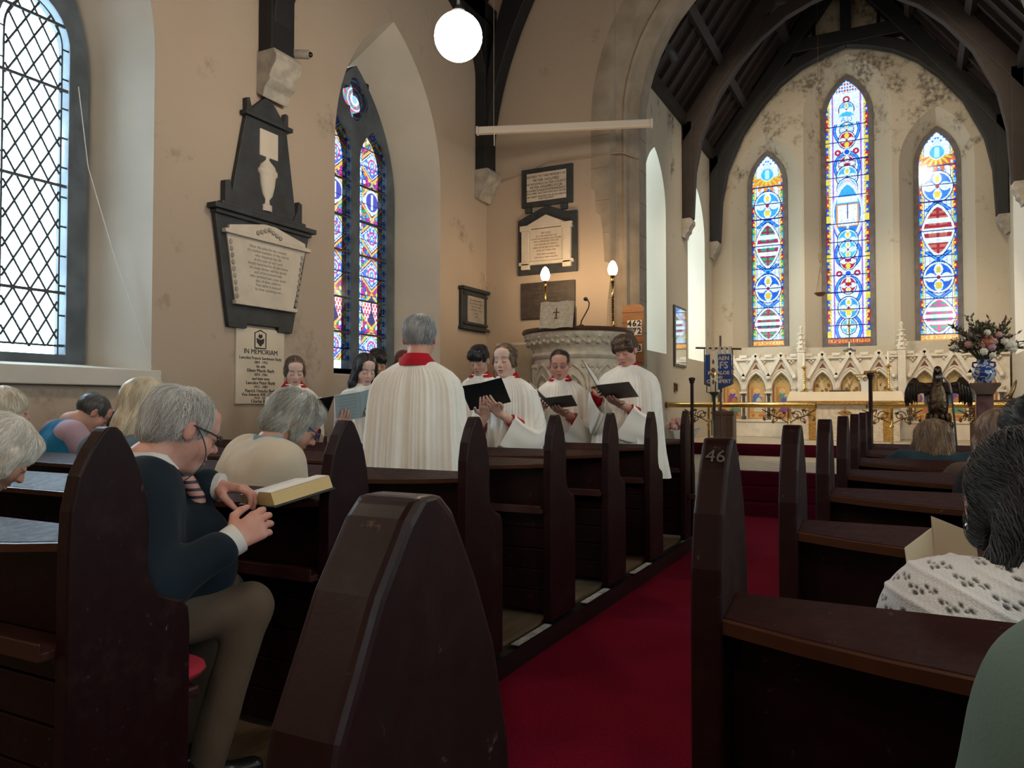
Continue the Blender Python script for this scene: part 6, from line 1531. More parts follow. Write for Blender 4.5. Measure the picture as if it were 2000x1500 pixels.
class Person:
    """a figure modelled in its own frame: +Y is where it faces, +Z up, origin on the floor"""
    def __init__(s, label, loc, phi, hc, pitch=.35, yaw=0., roll=0., skin=(.52, .30, .21), lips=(.42, .13, .11), hairc=(.05, .03, .02), hairc2=None, style='short',
                 male=True, age=0., mouth=.5, broad=1., group=None, scalp=1, brow=None, hres=.0034, hair_wave=.0015, hair_rough=.4, strands=500, strand_len=8):
        s.e = thing('person', label, 'person', loc, group, rz=phi - PI / 2)
        s.hc = V3(hc); s.R = rotz(yaw) @ roty(roll) @ rotx(-pitch); s.skin = skin; s.parts = []; s.age = age
        s.neck0 = s.hc + s.R @ V3(0, -.022, -.055)
        HP = head_prims(male, age, mouth, broad)
        s.head = xf(HP, s.R, s.hc); s.hcol = dict(skin=skin, lips=lips, brow=brow or tuple(c * .8 for c in hairc), hairc=hairc, scalp=scalp, age=age); s.hres = hres
        if style:
            Vh, Qh = sculpt(hair_prims(style), .0042 if hres > .003 else .0034); Nn = normals(Vh, Qh)
            ang = np.arctan2(Vh[:, 0], Vh[:, 1] + .05 - .3 * Vh[:, 2]) * 34 + 3.2 * wob(Vh * np.array([1, 1, .7]), 30, 8) + 2.0 * np.sin(Vh[:, 2] * 28 + Vh[:, 0] * 30)
            st = .34 * np.sin(ang) * (.6 + .4 * wob(Vh, 40, 2)) + .34 * np.sin(ang * 2.3 + 1.3) + .8 * wob(Vh, 70, 5)
            Vh = Vh + Nn * (hair_wave * st)[:, None]
            m = hair_mat('hair_' + style, hairc, hairc2 or tuple(min(1, c * 1.9) for c in hairc), hair_rough)
            f = np.clip(.5 + .42 * st, 0, 1); Vh, Qh, f = add_strands(Vh, Qh, f, Nn, strands, strand_len, style)
            arr_obj('hair', (Vh @ s.R.T) + s.hc, Qh, m, s.e, cols=np.stack([f, f, f], 1), attr='strand')
    def body(s, neck_base, body_prims=(), hands=(), nr=.052):
        """one mesh: head with neck, trunk and limbs, hands"""
        nb = V3(neck_base); ch = []
        hp = s.head + [cap(s.neck0, nb, nr, nr + .006, .03), cap(nb, nb + V3(0, -.01, -.07), nr + .004, nr + .012, .03)]
        ch.append((sculpt(hp, s.hres), 'h'))
        if body_prims: ch.append((sculpt(list(body_prims), .010), 'b'))
        for h in hands: ch.append((sculpt(h, .0032), 'x'))
        VV, QQ, CC, o = [], [], [], 0
        for (Vt, Q), t in ch:
            if t != 'b': Vt = relax(Vt, Q, 1, .35)
            else: Vt = relax(Vt, Q, 3)
            if t == 'h':
                H = (Vt - s.hc) @ s.R; C = head_cols(H, None, **s.hcol)
            else:
                C = np.tile(np.array(s.skin), (len(Vt), 1))
                if t == 'x': w = .5 + .5 * wob(Vt, 130, 2); C = C * (1 - .22 * w[:, None] * np.array([.25, 1, 1]))
            VV.append(Vt); QQ.append(Q + o); CC.append(C); o += len(Vt)
        s.ob = arr_obj('body', np.concatenate(VV), np.concatenate(QQ), M_skin, s.e, cols=np.concatenate(CC))
        return s.ob
    def cloth(s, name, prims, m, res=.007, fold=.004, ff=26, seed=1, colfn=None, iters=2, label=None):
        Vt, Q = sculpt(list(prims), res); Vt = relax(Vt, Q, iters); Nn = normals(Vt, Q)
        Vt = Vt + Nn * (fold * wob(Vt * np.array([1, 1, .55]), ff, seed) + fold * .6 * np.sin(Vt[:, 0] * 41 + Vt[:, 2] * 17 + 2 * wob(Vt, 18, seed + 1)))[:, None]
        cols = None
        if colfn is not None:
            Vt, cols = colfn(Vt, Nn)
        o = arr_obj(name, Vt, Q, m, s.e, cols=cols)
        if label: o['label'] = label
        return o
    def glasses(s, m, w=.031, rim=.0165, z=.002, cord=False, th=.0022):
        T = lambda p: tuple(s.R @ V3(p) + s.hc)
        g = MB()
        for q in (-1, 1):
            g.tube([T((q * w + rim * 1.12 * math.cos(a), .103 - .006 * abs(math.cos(a)), z + rim * .88 * math.sin(a))) for a in [i * PI / 10 for i in range(21)]], th, 6, cap=False)
            g.tube([T((q * (w + rim), .100, z + .006)), T((q * .074, .055, z + .008)), T((q * .082, -.005, z + .010)), T((q * .080, -.030, z - .012))], th, 6)
        g.tube([T((-w + rim, .105, z + .004)), T((w - rim, .105, z + .004))], th, 6)
        g.build('spectacles', m, s.e, smooth=True)
        g = MB()
        for q in (-1, 1): g.add([T((q * w + rim * 1.08 * math.cos(a), .102, z + rim * .85 * math.sin(a))) for a in [i * PI / 10 for i in range(20)]], [tuple(range(20))])
        g.build('spectacle_lens', MATS.get('spectacle_glass') or glass_mat('spectacle_glass', tint=(.95, .96, .97), gloss=.10), s.e)
        if cord:
            MB().tube([T((.083 - .010 * u * u, .005 + .085 * math.sin(u * 2.6) * (1 - .55 * u), z + .01 - .17 * u)) for u in [i / 16 for i in range(17)]], .0020, 5).build('spectacle_cord', M_lead, s.e, smooth=True)

def collar_ring(e, nb, tilt, m, r=.070, h=.055, open_front=.0, name='cassock_collar', flare=.02):
    """upstanding collar round the neck base, higher behind, parting in front by open_front radians"""
    g = MB(); n = 40; nb = V3(nb)
    def fn(i, j):
        a = -PI / 2 + PI + open_front + (2 * PI - 2 * open_front) * i / (n - 1)   # starts at front (+Y)
        a = PI / 2 + open_front + (2 * PI - 2 * open_front) * i / (n - 1); t = j / 5
        rr = r + flare * (1 - t) + .004 * math.sin(a * 3)
        return (nb[0] + rr * math.cos(a), nb[1] + rr * .95 * math.sin(a) - .008 * t, nb[2] - .03 + h * t * (1 - .35 * max(0, math.sin(a))) )
    g.grid(fn, n, 6)
    g.grid(lambda i, j: (lambda p: (nb[0] + (p[0] - nb[0]) * .93, nb[1] + (p[1] - nb[1]) * .93, p[2]))(fn(i, j)), n, 6)
    return g.build(name, m, e, smooth='all')

def surplice(e, hz, sh, wide=1.0, hem=.62, arms=(), seed=0, m=None, cx=0., cyy=-.01, lean=0.):
    """gathered white surplice: round yoke, pleated body widening to the hem, wide hanging sleeves"""
    r = np.random.default_rng(seed); NT = 300
    prof = [(-.112, .070, .066, 0), (-.124, .090, .078, 0), (-.143, .125, .094, .12), (-.172, .165, .108, .35), (-.208, .196, .120, .6), (-.26, .216, .133, .8), (-.34, .226, .146, .9), (-.46, .232, .158, 1.), (-.62, .242, .168, 1.1), (-.78, .255, .180, 1.3), (hem - hz, .285, .200, 1.6)]
    zs = np.array([p[0] for p in prof]); t = np.linspace(0, 1, 70); zz = zs[0] + (zs[-1] - zs[0]) * t ** 1.35
    rx, ry, am = (np.interp(-zz, -zs, np.array([p[i] for p in prof])) for i in (1, 2, 3))
    th = np.linspace(0, 2 * PI, NT, endpoint=False); warp = th + .10 * np.sin(3 * th + r.uniform(0, 6)) + .06 * np.sin(7 * th + r.uniform(0, 6))
    n1 = 30 + int(r.integers(0, 5)); ph = r.uniform(0, 6.28, 4)
    g = MB(); vs = []
    for k in range(70):
        a = am[k]; fine = np.sin(warp * n1 * 2 + ph[0]) * .0050 * min(1, a * 2.5) * (1.2 - min(1, max(0, (a - .5)))); big = (np.sin(warp * n1 * .5 + ph[1] + .6 * np.sin(th * 2)) ** 3 * .008 + np.sin(warp * n1 * .27 + ph[2]) * .011) * a
        w = 1 + (fine + big) / .2
        ex = 2.0 if a < .3 else 2.3
        c, s_ = np.cos(th), np.sin(th); q = (np.abs(c) ** ex + np.abs(s_) ** ex) ** (-1 / ex)
        X = cx + rx[k] * sh * wide * q * c * w; Y = cyy + ry[k] * wide * q * s_ * w + lean * max(0, -.2 - zz[k]) * 0
        vs += list(zip(X, Y, np.full(NT, hz + zz[k]) + .0))
    fs = [(k*NT+i, k*NT+(i+1) % NT, (k+1)*NT+(i+1) % NT, (k+1)*NT+i) for k in range(69) for i in range(NT)]
    g.add(vs, fs).build('surplice', m or M_surp, e, smooth='all')
    MB().tube([(cx + .078 * sh * math.cos(a), cyy + .072 * math.sin(a), hz - .120) for a in [2 * PI * i / 40 for i in range(41)]], .007, 6, cap=False).build('neckband', m or M_surp, e, smooth='all')
    for ai, (S, E, W, dr) in enumerate(arms):
        S, E, W = V3(S), V3(E), V3(W); g = MB(); NR, NA = 26, 64
        P = [(1-u)**2 * S + 2*u*(1-u) * (2 * E - .5 * S - .5 * W) * .72 + 2*u*(1-u) * E * .28 + u*u * W for u in np.linspace(0, 1, NR)]
        P = np.array(P); vs = []; p0 = r.uniform(0, 6)
        for i in range(NR):
            u = i / (NR - 1); tg = P[min(i+1, NR-1)] - P[max(i-1, 0)]; tg /= np.linalg.norm(tg)
            dn = V3(0, 0, -1); dn = dn - tg * (dn @ tg); nd = np.linalg.norm(dn); dn = dn / nd if nd > .15 else V3(0, -1, 0)
            sd = np.cross(tg, dn); droop = (.075 + dr * max(0, u - .25) ** 1.1) ; hw = .070 - .012 * u; upr = .062 - .016 * u
            for k in range(NA):
                a = 2 * PI * k / NA; cdn = math.cos(a); rip = 1 + .05 * math.sin(a * 5 + u * 6 + p0) * u + .03 * math.sin(a * 9 + p0 * 2)
                dlen = droop if cdn > 0 else upr
                v = P[i] + dn * cdn * dlen * rip + sd * math.sin(a) * hw * rip * (1 - .35 * max(0, cdn) * u)
                if cdn > 0: v = v - tg * cdn * .05 * u
                vs.append(v)
        g.add(vs, [(i*NA+k, i*NA+(k+1) % NA, (i+1)*NA+(k+1) % NA, (i+1)*NA+k) for i in range(NR-1) for k in range(NA)])
        g.build('surplice_sleeve', m or M_surp, e, smooth='all')
        d = (W - E) / np.linalg.norm(W - E)
        MB().tube([E * .35 + W * .65, W * .6 + E * .4 * 1.0 if False else E * .2 + W * .8, W - d * .012], [.050, .046, .040], 18).build('cassock_cuff', M_cass, e, smooth=True)

def std_body(hz, lx=.085):
    """trunk and legs of a standing figure"""
    P = [cap((s * .075, 0, hz * .56), (s * .08, 0, hz - .36), .095, .10, .06) for s in (-1, 1)] + [cap((-.15, -.01, hz - .235), (.15, -.01, hz - .235), .050, k=.05), cap((0, -.01, hz - .25), (0, -.01, hz - .15), .06, .05, .04)]
    for s in (-1, 1):
        P += [cap((s * lx, 0, hz * .53), (s * lx, .02, hz * .29), .080, .055, .04), cap((s * lx, .02, hz * .29), (s * lx, -.01, .07), .052, .036, .03), cap((s * lx, -.03, .034), (s * (lx + .012), .13, .030), .034, .028, .03)]
    return P

def rod(p, q): return None
M_folder = mat('black_folder', (.012, .018, .022), .45, var=.2, vscale=20)
M_page = mat('music_page', (.62, .62, .60), .8)
def folder(label, P, base, tau, yaw, opening, w=.235, h=.315, roll=0., cover=None, page=None, pages=True, name='music_folder', cat='folder', tw=(0, 0), lines=False):
    """open folder; base = middle of the spine's lower end in the figure's frame"""
    R = rotz(yaw) @ roty(roll) @ rotx(tau)
    Rw = rotz(P.e.rotation_euler[2]) @ R; loc = rotz(P.e.rotation_euler[2]) @ V3(base) + np.array(P.e.location)
    e = thing(name, label, cat, tuple(loc), None)
    Mx = Matrix(Rw.tolist()); e.rotation_euler = Mx.to_euler()
    for s in (-1, 1):
        a = opening[0 if s < 0 else 1]
        def T(x, y, z): return (s * (x * math.cos(a)) - s * z * math.sin(a), y, x * math.sin(a) + z * math.cos(a))
        def blk(x0, x1, y0, y1, z0, z1): 
            c = [(x0,y0,z0),(x1,y0,z0),(x1,y1,z0),(x0,y1,z0),(x0,y0,z1),(x1,y0,z1),(x1,y1,z1),(x0,y1,z1)]
            return MB().add([T(*p) for p in c], [(0,3,2,1),(4,5,6,7),(0,1,5,4),(1,2,6,5),(2,3,7,6),(3,0,4,7)])
        blk(.004, w, 0, h, -.002, .002).build('cover', cover or M_folder, e)
        if pages:
            blk(.008, w - .012, .01, h - .012, .002, .009 if not lines else .005).build('pages', page or M_page, e)
            if lines:
                g = MB()
                for k in range(9):
                    y = .04 + k * .029
                    for q in range(3): g.add([T(*p) for p in ((.03, y + q * .005, -.0024), (w - .03, y + q * .005, -.0024), (w - .03, y + q * .005 + .0012, -.0024), (.03, y + q * .005 + .0012, -.0024))], [(0, 1, 2, 3)])
                g.build('printed_staves', mat('grey_print', (.22, .25, .28), .8), e)
    MB().box((-.006, 0, -.004), (.006, h, .001)).build('spine', cover or M_folder, e)
    return e, Rw, loc
def fpt(base, R, x, y, z=0.): return V3(base) + R @ V3(x, y, z)
# ------------------------------------------------------------------ the choir
PINK, PALE, RUDDY, OLIVE = (.58, .37, .30), (.64, .44, .37), (.56, .30, .235), (.54, .35, .27)
def toL(P, w):
    return rotz(-P.e.rotation_euler[2]) @ (V3(w) - np.array(P.e.location))
def chorister(label, H, phi, fold=None, flabel='', sh=1., wide=1., droop=.17, seed=0, hem=.62, copen=.5, arms_at=None, fkw={}, hands=True, hfwd=None, hand_x=(.085, .095), cr=.17, csy=.74, ex=(.24, .24), lx=.085, **kw):
    f = R_(phi); H = V3(H)
    P = Person(label, (H[0] - math.cos(f) * .04, H[1] - math.sin(f) * .04, .12), f, (0, .04, H[2] - .12), group=None, **kw)
    hz = H[2] - .12; nb = V3(0, -.018, hz - .135)
    arms, hp = [], []
    if fold:
        base, tau, yaw, op = fold
        base = V3(base) + V3(0, 0, hz)
        e, Rw, loc = folder(flabel, P, base, tau, yaw, op, **fkw)
        R = rotz(-P.e.rotation_euler[2]) @ Rw
        for s, hx in ((-1, hand_x[0]), (1, hand_x[1])):
            a = op[0 if s < 0 else 1]; c, si = math.cos(a), math.sin(a)
            n = R @ V3(-s * si, 0, c); xd = R @ V3(s * c, 0, si); u = R @ V3(0, 1, 0)
            W = base + xd * hx - u * .055 - n * .030
            hp.append(hand_prims(W, u * 1.0 - xd * .35, -n, -s, curl=(.05, .22, .22), thumb_in=-.25) + [cap(W, W - u * .05 + xd * .05 - n * .02, .027, .03, .02)])
            Wc = W - u * .05 + xd * .05 - n * .02
            arms.append(((s * .155 * sh, -.01, hz - .225), (s * ex[0 if s < 0 else 1] * sh, .03, hz - .55), Wc, droop))
    else:
        for s in (-1, 1):
            W = V3(*(arms_at[0 if s < 0 else 1] if arms_at else (s * .16, .22, hz - .55)))
            if arms_at: W = W + V3(0, 0, hz)
            fw = V3(-s * .2, 1, .25)
            if hands: hp.append(hand_prims(W, fw, (s * .7, -.1, .7), -s, curl=(.4, .5, .4)) + [cap(W - fw * .06, W, .03, .027, .02)])
            arms.append(((s * .155 * sh, -.01, hz - .225), (s * ex[0 if s < 0 else 1] * sh, .0, hz - .55), W - fw * .04, droop))
    P.body(nb, std_body(hz, lx), hp if hands else ())
    collar_ring(P.e, nb + V3(0, .004, .022), 0, M_cass, .062, .062, copen, flare=.045)
    MB().lathe([(cr, .16), (cr - .01, .30), (min(cr, .16), hz * .55), (.12, hz * .78)], (0, 0, 0), 28, sy=csy).build('cassock_skirt', M_cass, P.e, smooth=True)
    surplice(P.e, hz, sh, wide, hem, arms, seed)
    return P
BRN, DBR, BLK, AUB, GRY = (.085, .045, .025), (.035, .02, .013), (.010, .009, .011), (.09, .025, .015), (.16, .17, .18)
chorister('girl with tied-back brown hair in a white surplice at far left of the choir', (-4.484, 4.79, 1.4815), -40, ((.0, .27, -.42), .55, .05, (.2, .2)), 'black folder held low by the girl in front of the cream memorial tablet',
          wide=.90, ex=(.18, .18), cr=.115, lx=.05, seed=1, pitch=.42, style='tied', male=False, hairc=(.07, .045, .035), skin=PALE, copen=.55, hem=.5)
chorister('girl with long black hair in a white surplice reading pale blue music sheets', (-3.77, 4.80, 1.477), -36, ((.09, .27, -.375), 1.0, .0, (.12, .12)), 'large pale blue open music booklet held by the long-haired girl',
          wide=.90, ex=(.18, .18), cr=.115, lx=.05, seed=2, pitch=.40, yaw=.10, style='long', male=False, hairc=BLK, hairc2=(.03, .026, .03), skin=PALE, copen=.9, hem=.5, lips=(.45, .10, .12),
          fkw=dict(w=.19, h=.235, roll=.22, cover=mat('pale_blue_sheet', (.42, .56, .62), .75), page=M_page, name='music_booklet', cat='booklet', lines=True), hand_x=(.10, .16))
chorister('chorister with dark hair hidden behind the long-haired girl, only hair and red collar showing', (-4.33, 5.70, 1.578), -45, None, seed=3, pitch=.35, style='mop', male=True, hairc=BLK, hem=.5, wide=.9, sh=.9)
chorister('chorister with auburn hair almost hidden behind the conductor\'s head', (-4.70, 6.62, 1.6386), -60, None, seed=4, pitch=.35, style='longback', male=False, hairc=AUB, hem=.5, wide=.85, sh=.85)
chorister('grey-haired conductor in a white surplice seen from behind at the centre', (-2.195, 3.235, 1.535), 108, None, sh=1.02, wide=1.02, seed=5, droop=.17, pitch=.08, yaw=.10, ex=(.22, .22), style='short', hairc=(.20, .21, .22), hairc2=(.48, .50, .52), skin=RUDDY, copen=.3, hem=.38,
          arms_at=((-.20, .10, -.44), (.24, .08, -.44)), hair_wave=.0018, strands=1200)
chorister('boy with thick black fringe in the choir, behind the girl holding up a black folder', (-3.27, 5.72, 1.575), -78, None, seed=6, pitch=.40, yaw=-.05, style='mop', hairc=BLK, hairc2=(.025, .025, .03), skin=OLIVE, wide=.9, hem=.5)
chorister('girl with centre-parted brown hair in a white surplice, singing over a raised black folder', (-2.526, 4.79, 1.514), -82, ((.02, .28, -.33), .85, .12, (.06, .06)), 'black folder held up high by the girl with centre-parted hair',
          seed=7, pitch=.16, yaw=-.08, style='tied', male=False, hairc=(.085, .055, .035), skin=(.66, .45, .37), mouth=1., copen=.85, hem=.5, wide=1.0, fkw=dict(w=.145, h=.215, roll=.2), hand_x=(.05, .055))
G = chorister('man with short dark hair and spectacles in a white surplice before the pulpit', (-2.515, 5.72, 1.5277), -74, ((.03, .27, -.36), .30, -.05, (.12, .75)), 'black folder held level by the man in spectacles',
          seed=8, pitch=.28, yaw=.06, style='cropped', hairc=(.022, .018, .017), skin=RUDDY, broad=1.08, sh=1.0, wide=.95, ex=(.22, .19), age=.5, hem=.5, copen=.5, mouth=.8, fkw=dict(w=.20, h=.27))
G.glasses(mat('thin_metal_rims', (.10, .09, .09), .35, metal=.7), th=.0016)
chorister('tall boy with swept brown fringe in a white surplice with red cuffs, nearest the aisle', (-1.94, 5.68, 1.617), -92, ((.05, .29, -.38), .32, .12, (.10, 1.0)), 'black folder held open by the tall boy nearest the aisle',
          seed=9, pitch=.38, yaw=-.12, roll=.08, style='curlymop', hairc=(.060, .036, .024), skin=(.58, .32, .25), sh=1.05, wide=1.03, ex=(.19, .25), droop=.24, hem=.52, copen=.55, mouth=1., cr=.26, csy=.58)

# ------------------------------------------------------------------ the congregation
def seated(label, H, phi, jm, hb=.16, arms=(), legm=None, girth=1., sh=1., jname='coat', neck=(0, -.075, -.12), hands=(), fold=.005, res=.008, legs=True, armr=(.060, .048), colfn=None, jseed=1, extra=(), sleeve_m=None, knee=(.30, -.06), **kw):
    f = R_(phi); H = V3(H)
    P = Person(label, (H[0], H[1], .12), f, (0, 0, H[2] - .12), **kw); hz = H[2] - .12
    nb = V3(0, 0, hz) + V3(*neck); hips = V3(0, -hb, .376 + .122 * girth)
    ch = hips * .30 + nb * .70 + V3(0, -.02, -.02)
    T = []
    for x in (-.085, 0, .085): T.append(cap(hips + V3(x * girth, .02, 0), ch + V3(x * girth * sh, 0, 0), .120 * girth, .112 * girth, .05))
    for s in (-1, 1):
        S = nb + V3(s * .155 * sh, -.035, -.075); T += [cap(nb + V3(s * .03, -.015, -.035), S, .052, .064, .07), cap(S, ch + V3(s * .10, 0, -.06), .070, .09, .07)]
    sl = []
    for s in (-1, 1):
        S = nb + V3(s * .155 * sh, -.035, -.075)
        a = arms[0 if s < 0 else 1] if arms else None
        if a is None: E = S + V3(s * .07, .05, -.26); W = E + V3(-s * .10, .22, .03)
        else: E, W = V3(a[0]), V3(a[1])
        sl += [cap(S, E, armr[0] + .008, armr[0] - .002, .06), cap(E, W, armr[0] - .002, armr[1], .03)]
    P.S = sl
    if sleeve_m: P.cloth(jname, T + list(extra), jm, res, fold, seed=jseed); P.cloth('shirt_sleeve', [(q[0], q[1], q[2], q[3] + .026, q[4] + .014, q[5]) for q in sl], sleeve_m, res, fold, seed=jseed)
    else: P.cloth(jname, T + sl + list(extra), jm, res, fold, seed=jseed, colfn=colfn)
    core = [cap(hips, ch + V3(0, .03, -.03), .085 * girth, .070 * girth, .03), cap(ch + V3(0, .03, -.03), nb, .065, .055, .03)] + [cap(p[1], p[2], max(p[3] - .030, .03), max(p[4] - .022, .026), .01) for p in sl]
    if legs:
        L = []
        for s in (-1, 1):
            k = hips + V3(s * .12, knee[0], .0); an = k + V3(s * .01, knee[1], .075 - k[2])
            L += [cap(hips + V3(s * .09, 0, -.0), k, .082, .064, .03), cap(k, an, .062, .050, .03)]
        P.cloth('trousers' if kw.get('male', True) else 'skirt', L, legm or mat('dark_trousers', (.03, .03, .035), .8), .012, .004)
        for s in (-1, 1):
            a = hips + V3(s * .13, knee[0] + knee[1] - .01, .04 - hips[2])
            Vt, Q = sculpt([cap(a + V3(0, -.04, -.005), a + V3(0, .14, -.012), .036, .032, .03), cap(a + V3(0, -.02, .02), a + V3(0, .02, .01), .045, .04, .03)], .010)
            arr_obj('shoe', Vt, Q, mat('black_shoe_leather', (.008, .008, .009), .3), P.e)
    P.body(nb + V3(0, .005, .0), core, hands)
    P.nb = nb
    return P

# man in the navy blazer
M_navy = cloth_mat('navy_wool', (.006, .014, .024), .85, .15, .25)
H = (-1.890, 1.562, 1.128); phi = 66
class _F:  # frame of the blazer man, for placing his hands
    class e: location = (H[0], H[1], .12); rotation_euler = (0, 0, R_(phi) - PI / 2)
WR, WL = toL(_F, (-1.60, 1.475, .835)), toL(_F, (-1.865, 1.655, .952))
ER, EL = toL(_F, (-1.665, 1.30, .735)), toL(_F, (-2.12, 1.50, .80))
fr = toL(_F, (-1.565, 1.565, .885)) - WR; fl_ = toL(_F, (-1.745, 1.715, .945)) - WL
hr = hand_prims(WR, fr, (.75, -.1, .35), -1, curl=(.45, .5, .35)) + [cap(WR - fr * .5, WR, .030, .027, .02)]
hl = hand_prims(WL, fl_, (-.10, .05, 1.), 1, curl=(.42, .75, .55), spread=.02, thumb_in=.5) + [cap(WL - fl_ * .4, WL, .030, .028, .02)]
man = seated('elderly balding man in a navy blazer and spectacles reading the thick open book', H, phi, M_navy, hb=.13, jname='blazer', girth=.92, sh=.98, res=.006, fold=.0065, arms=((EL, WL - fl_ * .25), (ER, WR - fr * .35)), hands=(hr, hl),
             legm=cloth_mat('beige_trousers', (.105, .074, .052), .85), knee=(.285, -.12), pitch=.40, yaw=.05, style='fringe', hairc=(.34, .31, .29), hairc2=(.74, .73, .72), skin=(.57, .31, .25), age=1., broad=1.02, scalp=0, hres=.0028, strands=2600, strand_len=9, hair_wave=.0022, neck=(0, -.10, -.095), armr=(.066, .054), brow=(.35, .32, .30),
             extra=[ell((0, .03, .62), (.16, .12, .17), .05)])
man.glasses(M_lead, cord=True, th=.003)
nb = man.nb
collar_ring(man.e, nb + V3(0, .012, .012), 0, mat('white_shirt', (.62, .60, .58), .7), .066, .052, .25, 'shirt_collar', flare=.014)
collar_ring(man.e, nb + V3(0, .004, -.005), 0, M_navy, .080, .048, .75, 'blazer_collar', flare=.03)
for W, f_ in ((WR, fr), (WL, fl_)):
    d = f_ / np.linalg.norm(f_); MB().tube([W - d * .02, W + d * .012, W + d * .024], [.040, .042, .0415], 20).build('shirt_cuff', mat('white_shirt', (.62, .60, .58), .7), man.e, smooth=True)
def tie_mat():
    m = bpy.data.materials.new('striped_tie'); m.use_nodes = True; nt = m.node_tree; b = nt.nodes['Principled BSDF']; b.inputs['Roughness'].default_value = .6
    tc = _n(nt, 'ShaderNodeTexCoord'); w = _n(nt, 'ShaderNodeTexWave'); w.inputs['Scale'].default_value = 14; w.bands_direction = 'Z'
    nt.links.new(tc.outputs['Object'], w.inputs['Vector']); r = _n(nt, 'ShaderNodeValToRGB'); r.color_ramp.interpolation = 'CONSTANT'
    r.color_ramp.elements[0].color = (.03, .02, .035, 1); r.color_ramp.elements[1].position = .35; r.color_ramp.elements[1].color = (.48, .24, .20, 1)
    nt.links.new(w.outputs['Fac'], r.inputs[0]); nt.links.new(r.outputs[0], b.inputs['Base Color']); return m
t0 = nb + V3(0, .085, -.01)
MB().tube([t0, t0 + V3(0, .055, -.09), t0 + V3(0, .075, -.20), t0 + V3(0, .075, -.28)], [.018, .024, .030, .034], 10).build('tie', tie_mat(), man.e, smooth=True)
# thin hair over the crown
# the open gilt-edged book in front of him
e = thing('open_book', 'thick open book with yellowed page edges resting on the pew ledge before the blazer man', 'book', (-1.715, 1.80, .915), None, rz=R_(-22)); e.rotation_euler = (R_(12), R_(-4), R_(-22))
M_fore = mat('yellowed_page_edges', (.62, .46, .22), .8, var=.15, vscale=120, stretch=(1, 1, 20)); M_paper = mat('book_paper', (.76, .73, .66), .8)
for s in (-1, 1):
    pts = []
    hh = .036 if s > 0 else .026
    top = [(s * x, (.006 + hh * math.sin(min(1, x / .035) * PI / 2) - .10 * max(0, x - .07) ** 1.0 * .25)) for x in [i * .120 / 12 for i in range(13)]]
    poly = [(0, .002)] + top + [(s * .128, .004)]
    MB().prism(poly, 'xz', -.095, .095).build('page_block', M_fore, e)
    g = MB(); g.grid(lambda i, j: (top[i][0], -.094 + .188 * j, top[i][1] + .0012), 13, 2); g.build('open_page', M_paper, e, smooth=True)
    g = MB()
    for k in range(22):
        y = .078 - .0072 * k; g.add([(s * .018, y, top[2][1] + .004), (s * .108, y, top[10][1] + .0025), (s * .108, y - .0016, top[10][1] + .0025), (s * .018, y - .0016, top[2][1] + .004)], [(0, 1, 2, 3)])
    g.build('printed_lines', mat('pale_print', (.45, .43, .40), .8), e)
MB().box((-.135, -.10, -.003), (.135, .10, .003)).build('cover', mat('black_book_cover', (.015, .014, .014), .5), e, bevel=.002)
MB().tube([(.0, -.095, .006), (.005, -.115, -.02), (.0, -.118, -.06)], .0012, 4).build('ribbon', mat('gold_ribbon', (.5, .4, .2), .6), e)
e = thing('open_book', 'white open service book on the pew ledge beyond the blazer man\'s chin', 'book', (-2.27, 1.80, .915)); e.rotation_euler = (R_(10), 0, R_(-15))
for s in (-1, 1):
    MB().prism([(0, 0), (s * .13, .0), (s * .125, .012), (s * .05, .022), (0, .012)], 'xz', -.085, .085).build('page_block', M_paper, e)
o = MB().ell((0, 0, 0), (.10, .11, .03), 16, 10).build('hassock_cushion', mat('red_cushion', (.35, .01, .03), .85), smooth=True); o.location = (-1.72, 1.365, .512); tag(o, 'small red cushion on the seat under the man in the navy blazer', 'cushion')

# woman in the cream cardigan
M_creamk = cloth_mat('cream_knit', (.60, .52, .41), .9, .08, .3, .3, 300)
cw = seated('woman with wavy grey hair in a cream cardigan and pale blue collar, head bowed', (-2.19, 2.34, 1.128), 62, M_creamk, hb=.20, jname='cardigan', sh=1.25, girth=1.18, pitch=.62, yaw=-.15, style='wavy', male=False, hairc=(.21, .20, .18), hairc2=(.58, .58, .55), skin=(.56, .31, .23), age=.8, hair_wave=.0042, strands=2200, strand_len=9, hres=.003, neck=(0, -.085, -.075), legm=mat('grey_skirt', (.05, .05, .06), .9), jseed=4)
M_bluec = cloth_mat('pale_blue_cotton', (.22, .36, .46), .8)
collar_ring(cw.e, cw.nb + V3(0, .0, .012), 0, M_bluec, .064, .046, .5, 'blouse_collar', flare=.02)
collar_ring(cw.e, cw.nb + V3(0, -.002, -.012), 0, mat('dark_blue_piping', (.04, .10, .18), .8), .080, .022, .6, 'collar_piping', flare=.012)
cw.glasses(mat('blue_frames', (.02, .06, .20), .4), th=.0026)
# others on the left
seated('man in a bright blue waistcoat with lilac sleeves, bowed forward by the left wall', (-4.62, 3.13, 1.145), 72, cloth_mat('blue_quilted_cloth', (.012, .16, .30), .7), hb=.20, jname='waistcoat', pitch=.70, yaw=-.1, style='cropped', hairc=(.03, .028, .025), hairc2=(.10, .10, .10), skin=(.50, .27, .20), neck=(0, -.135, -.055), sh=1.0, girth=1.05, fold=.003,
       sleeve_m=cloth_mat('lilac_cotton', (.40, .27, .33), .8), arms=(None, ((.25, .0, .66), (.16, .16, .64)))).glasses(M_lead, th=.002)
seated('woman with fair grey bobbed hair at the left edge, looking towards the altar', (-4.27, 2.40, 1.165), 80, cloth_mat('taupe_wool', (.20, .16, .15), .9), hb=.10, knee=(.22, -.05), pitch=.12, yaw=-.1, style='bob', male=False, hairc=(.38, .32, .25), hairc2=(.72, .66, .57), skin=(.55, .33, .26), hair_wave=.0035, strands=1200, jseed=6)
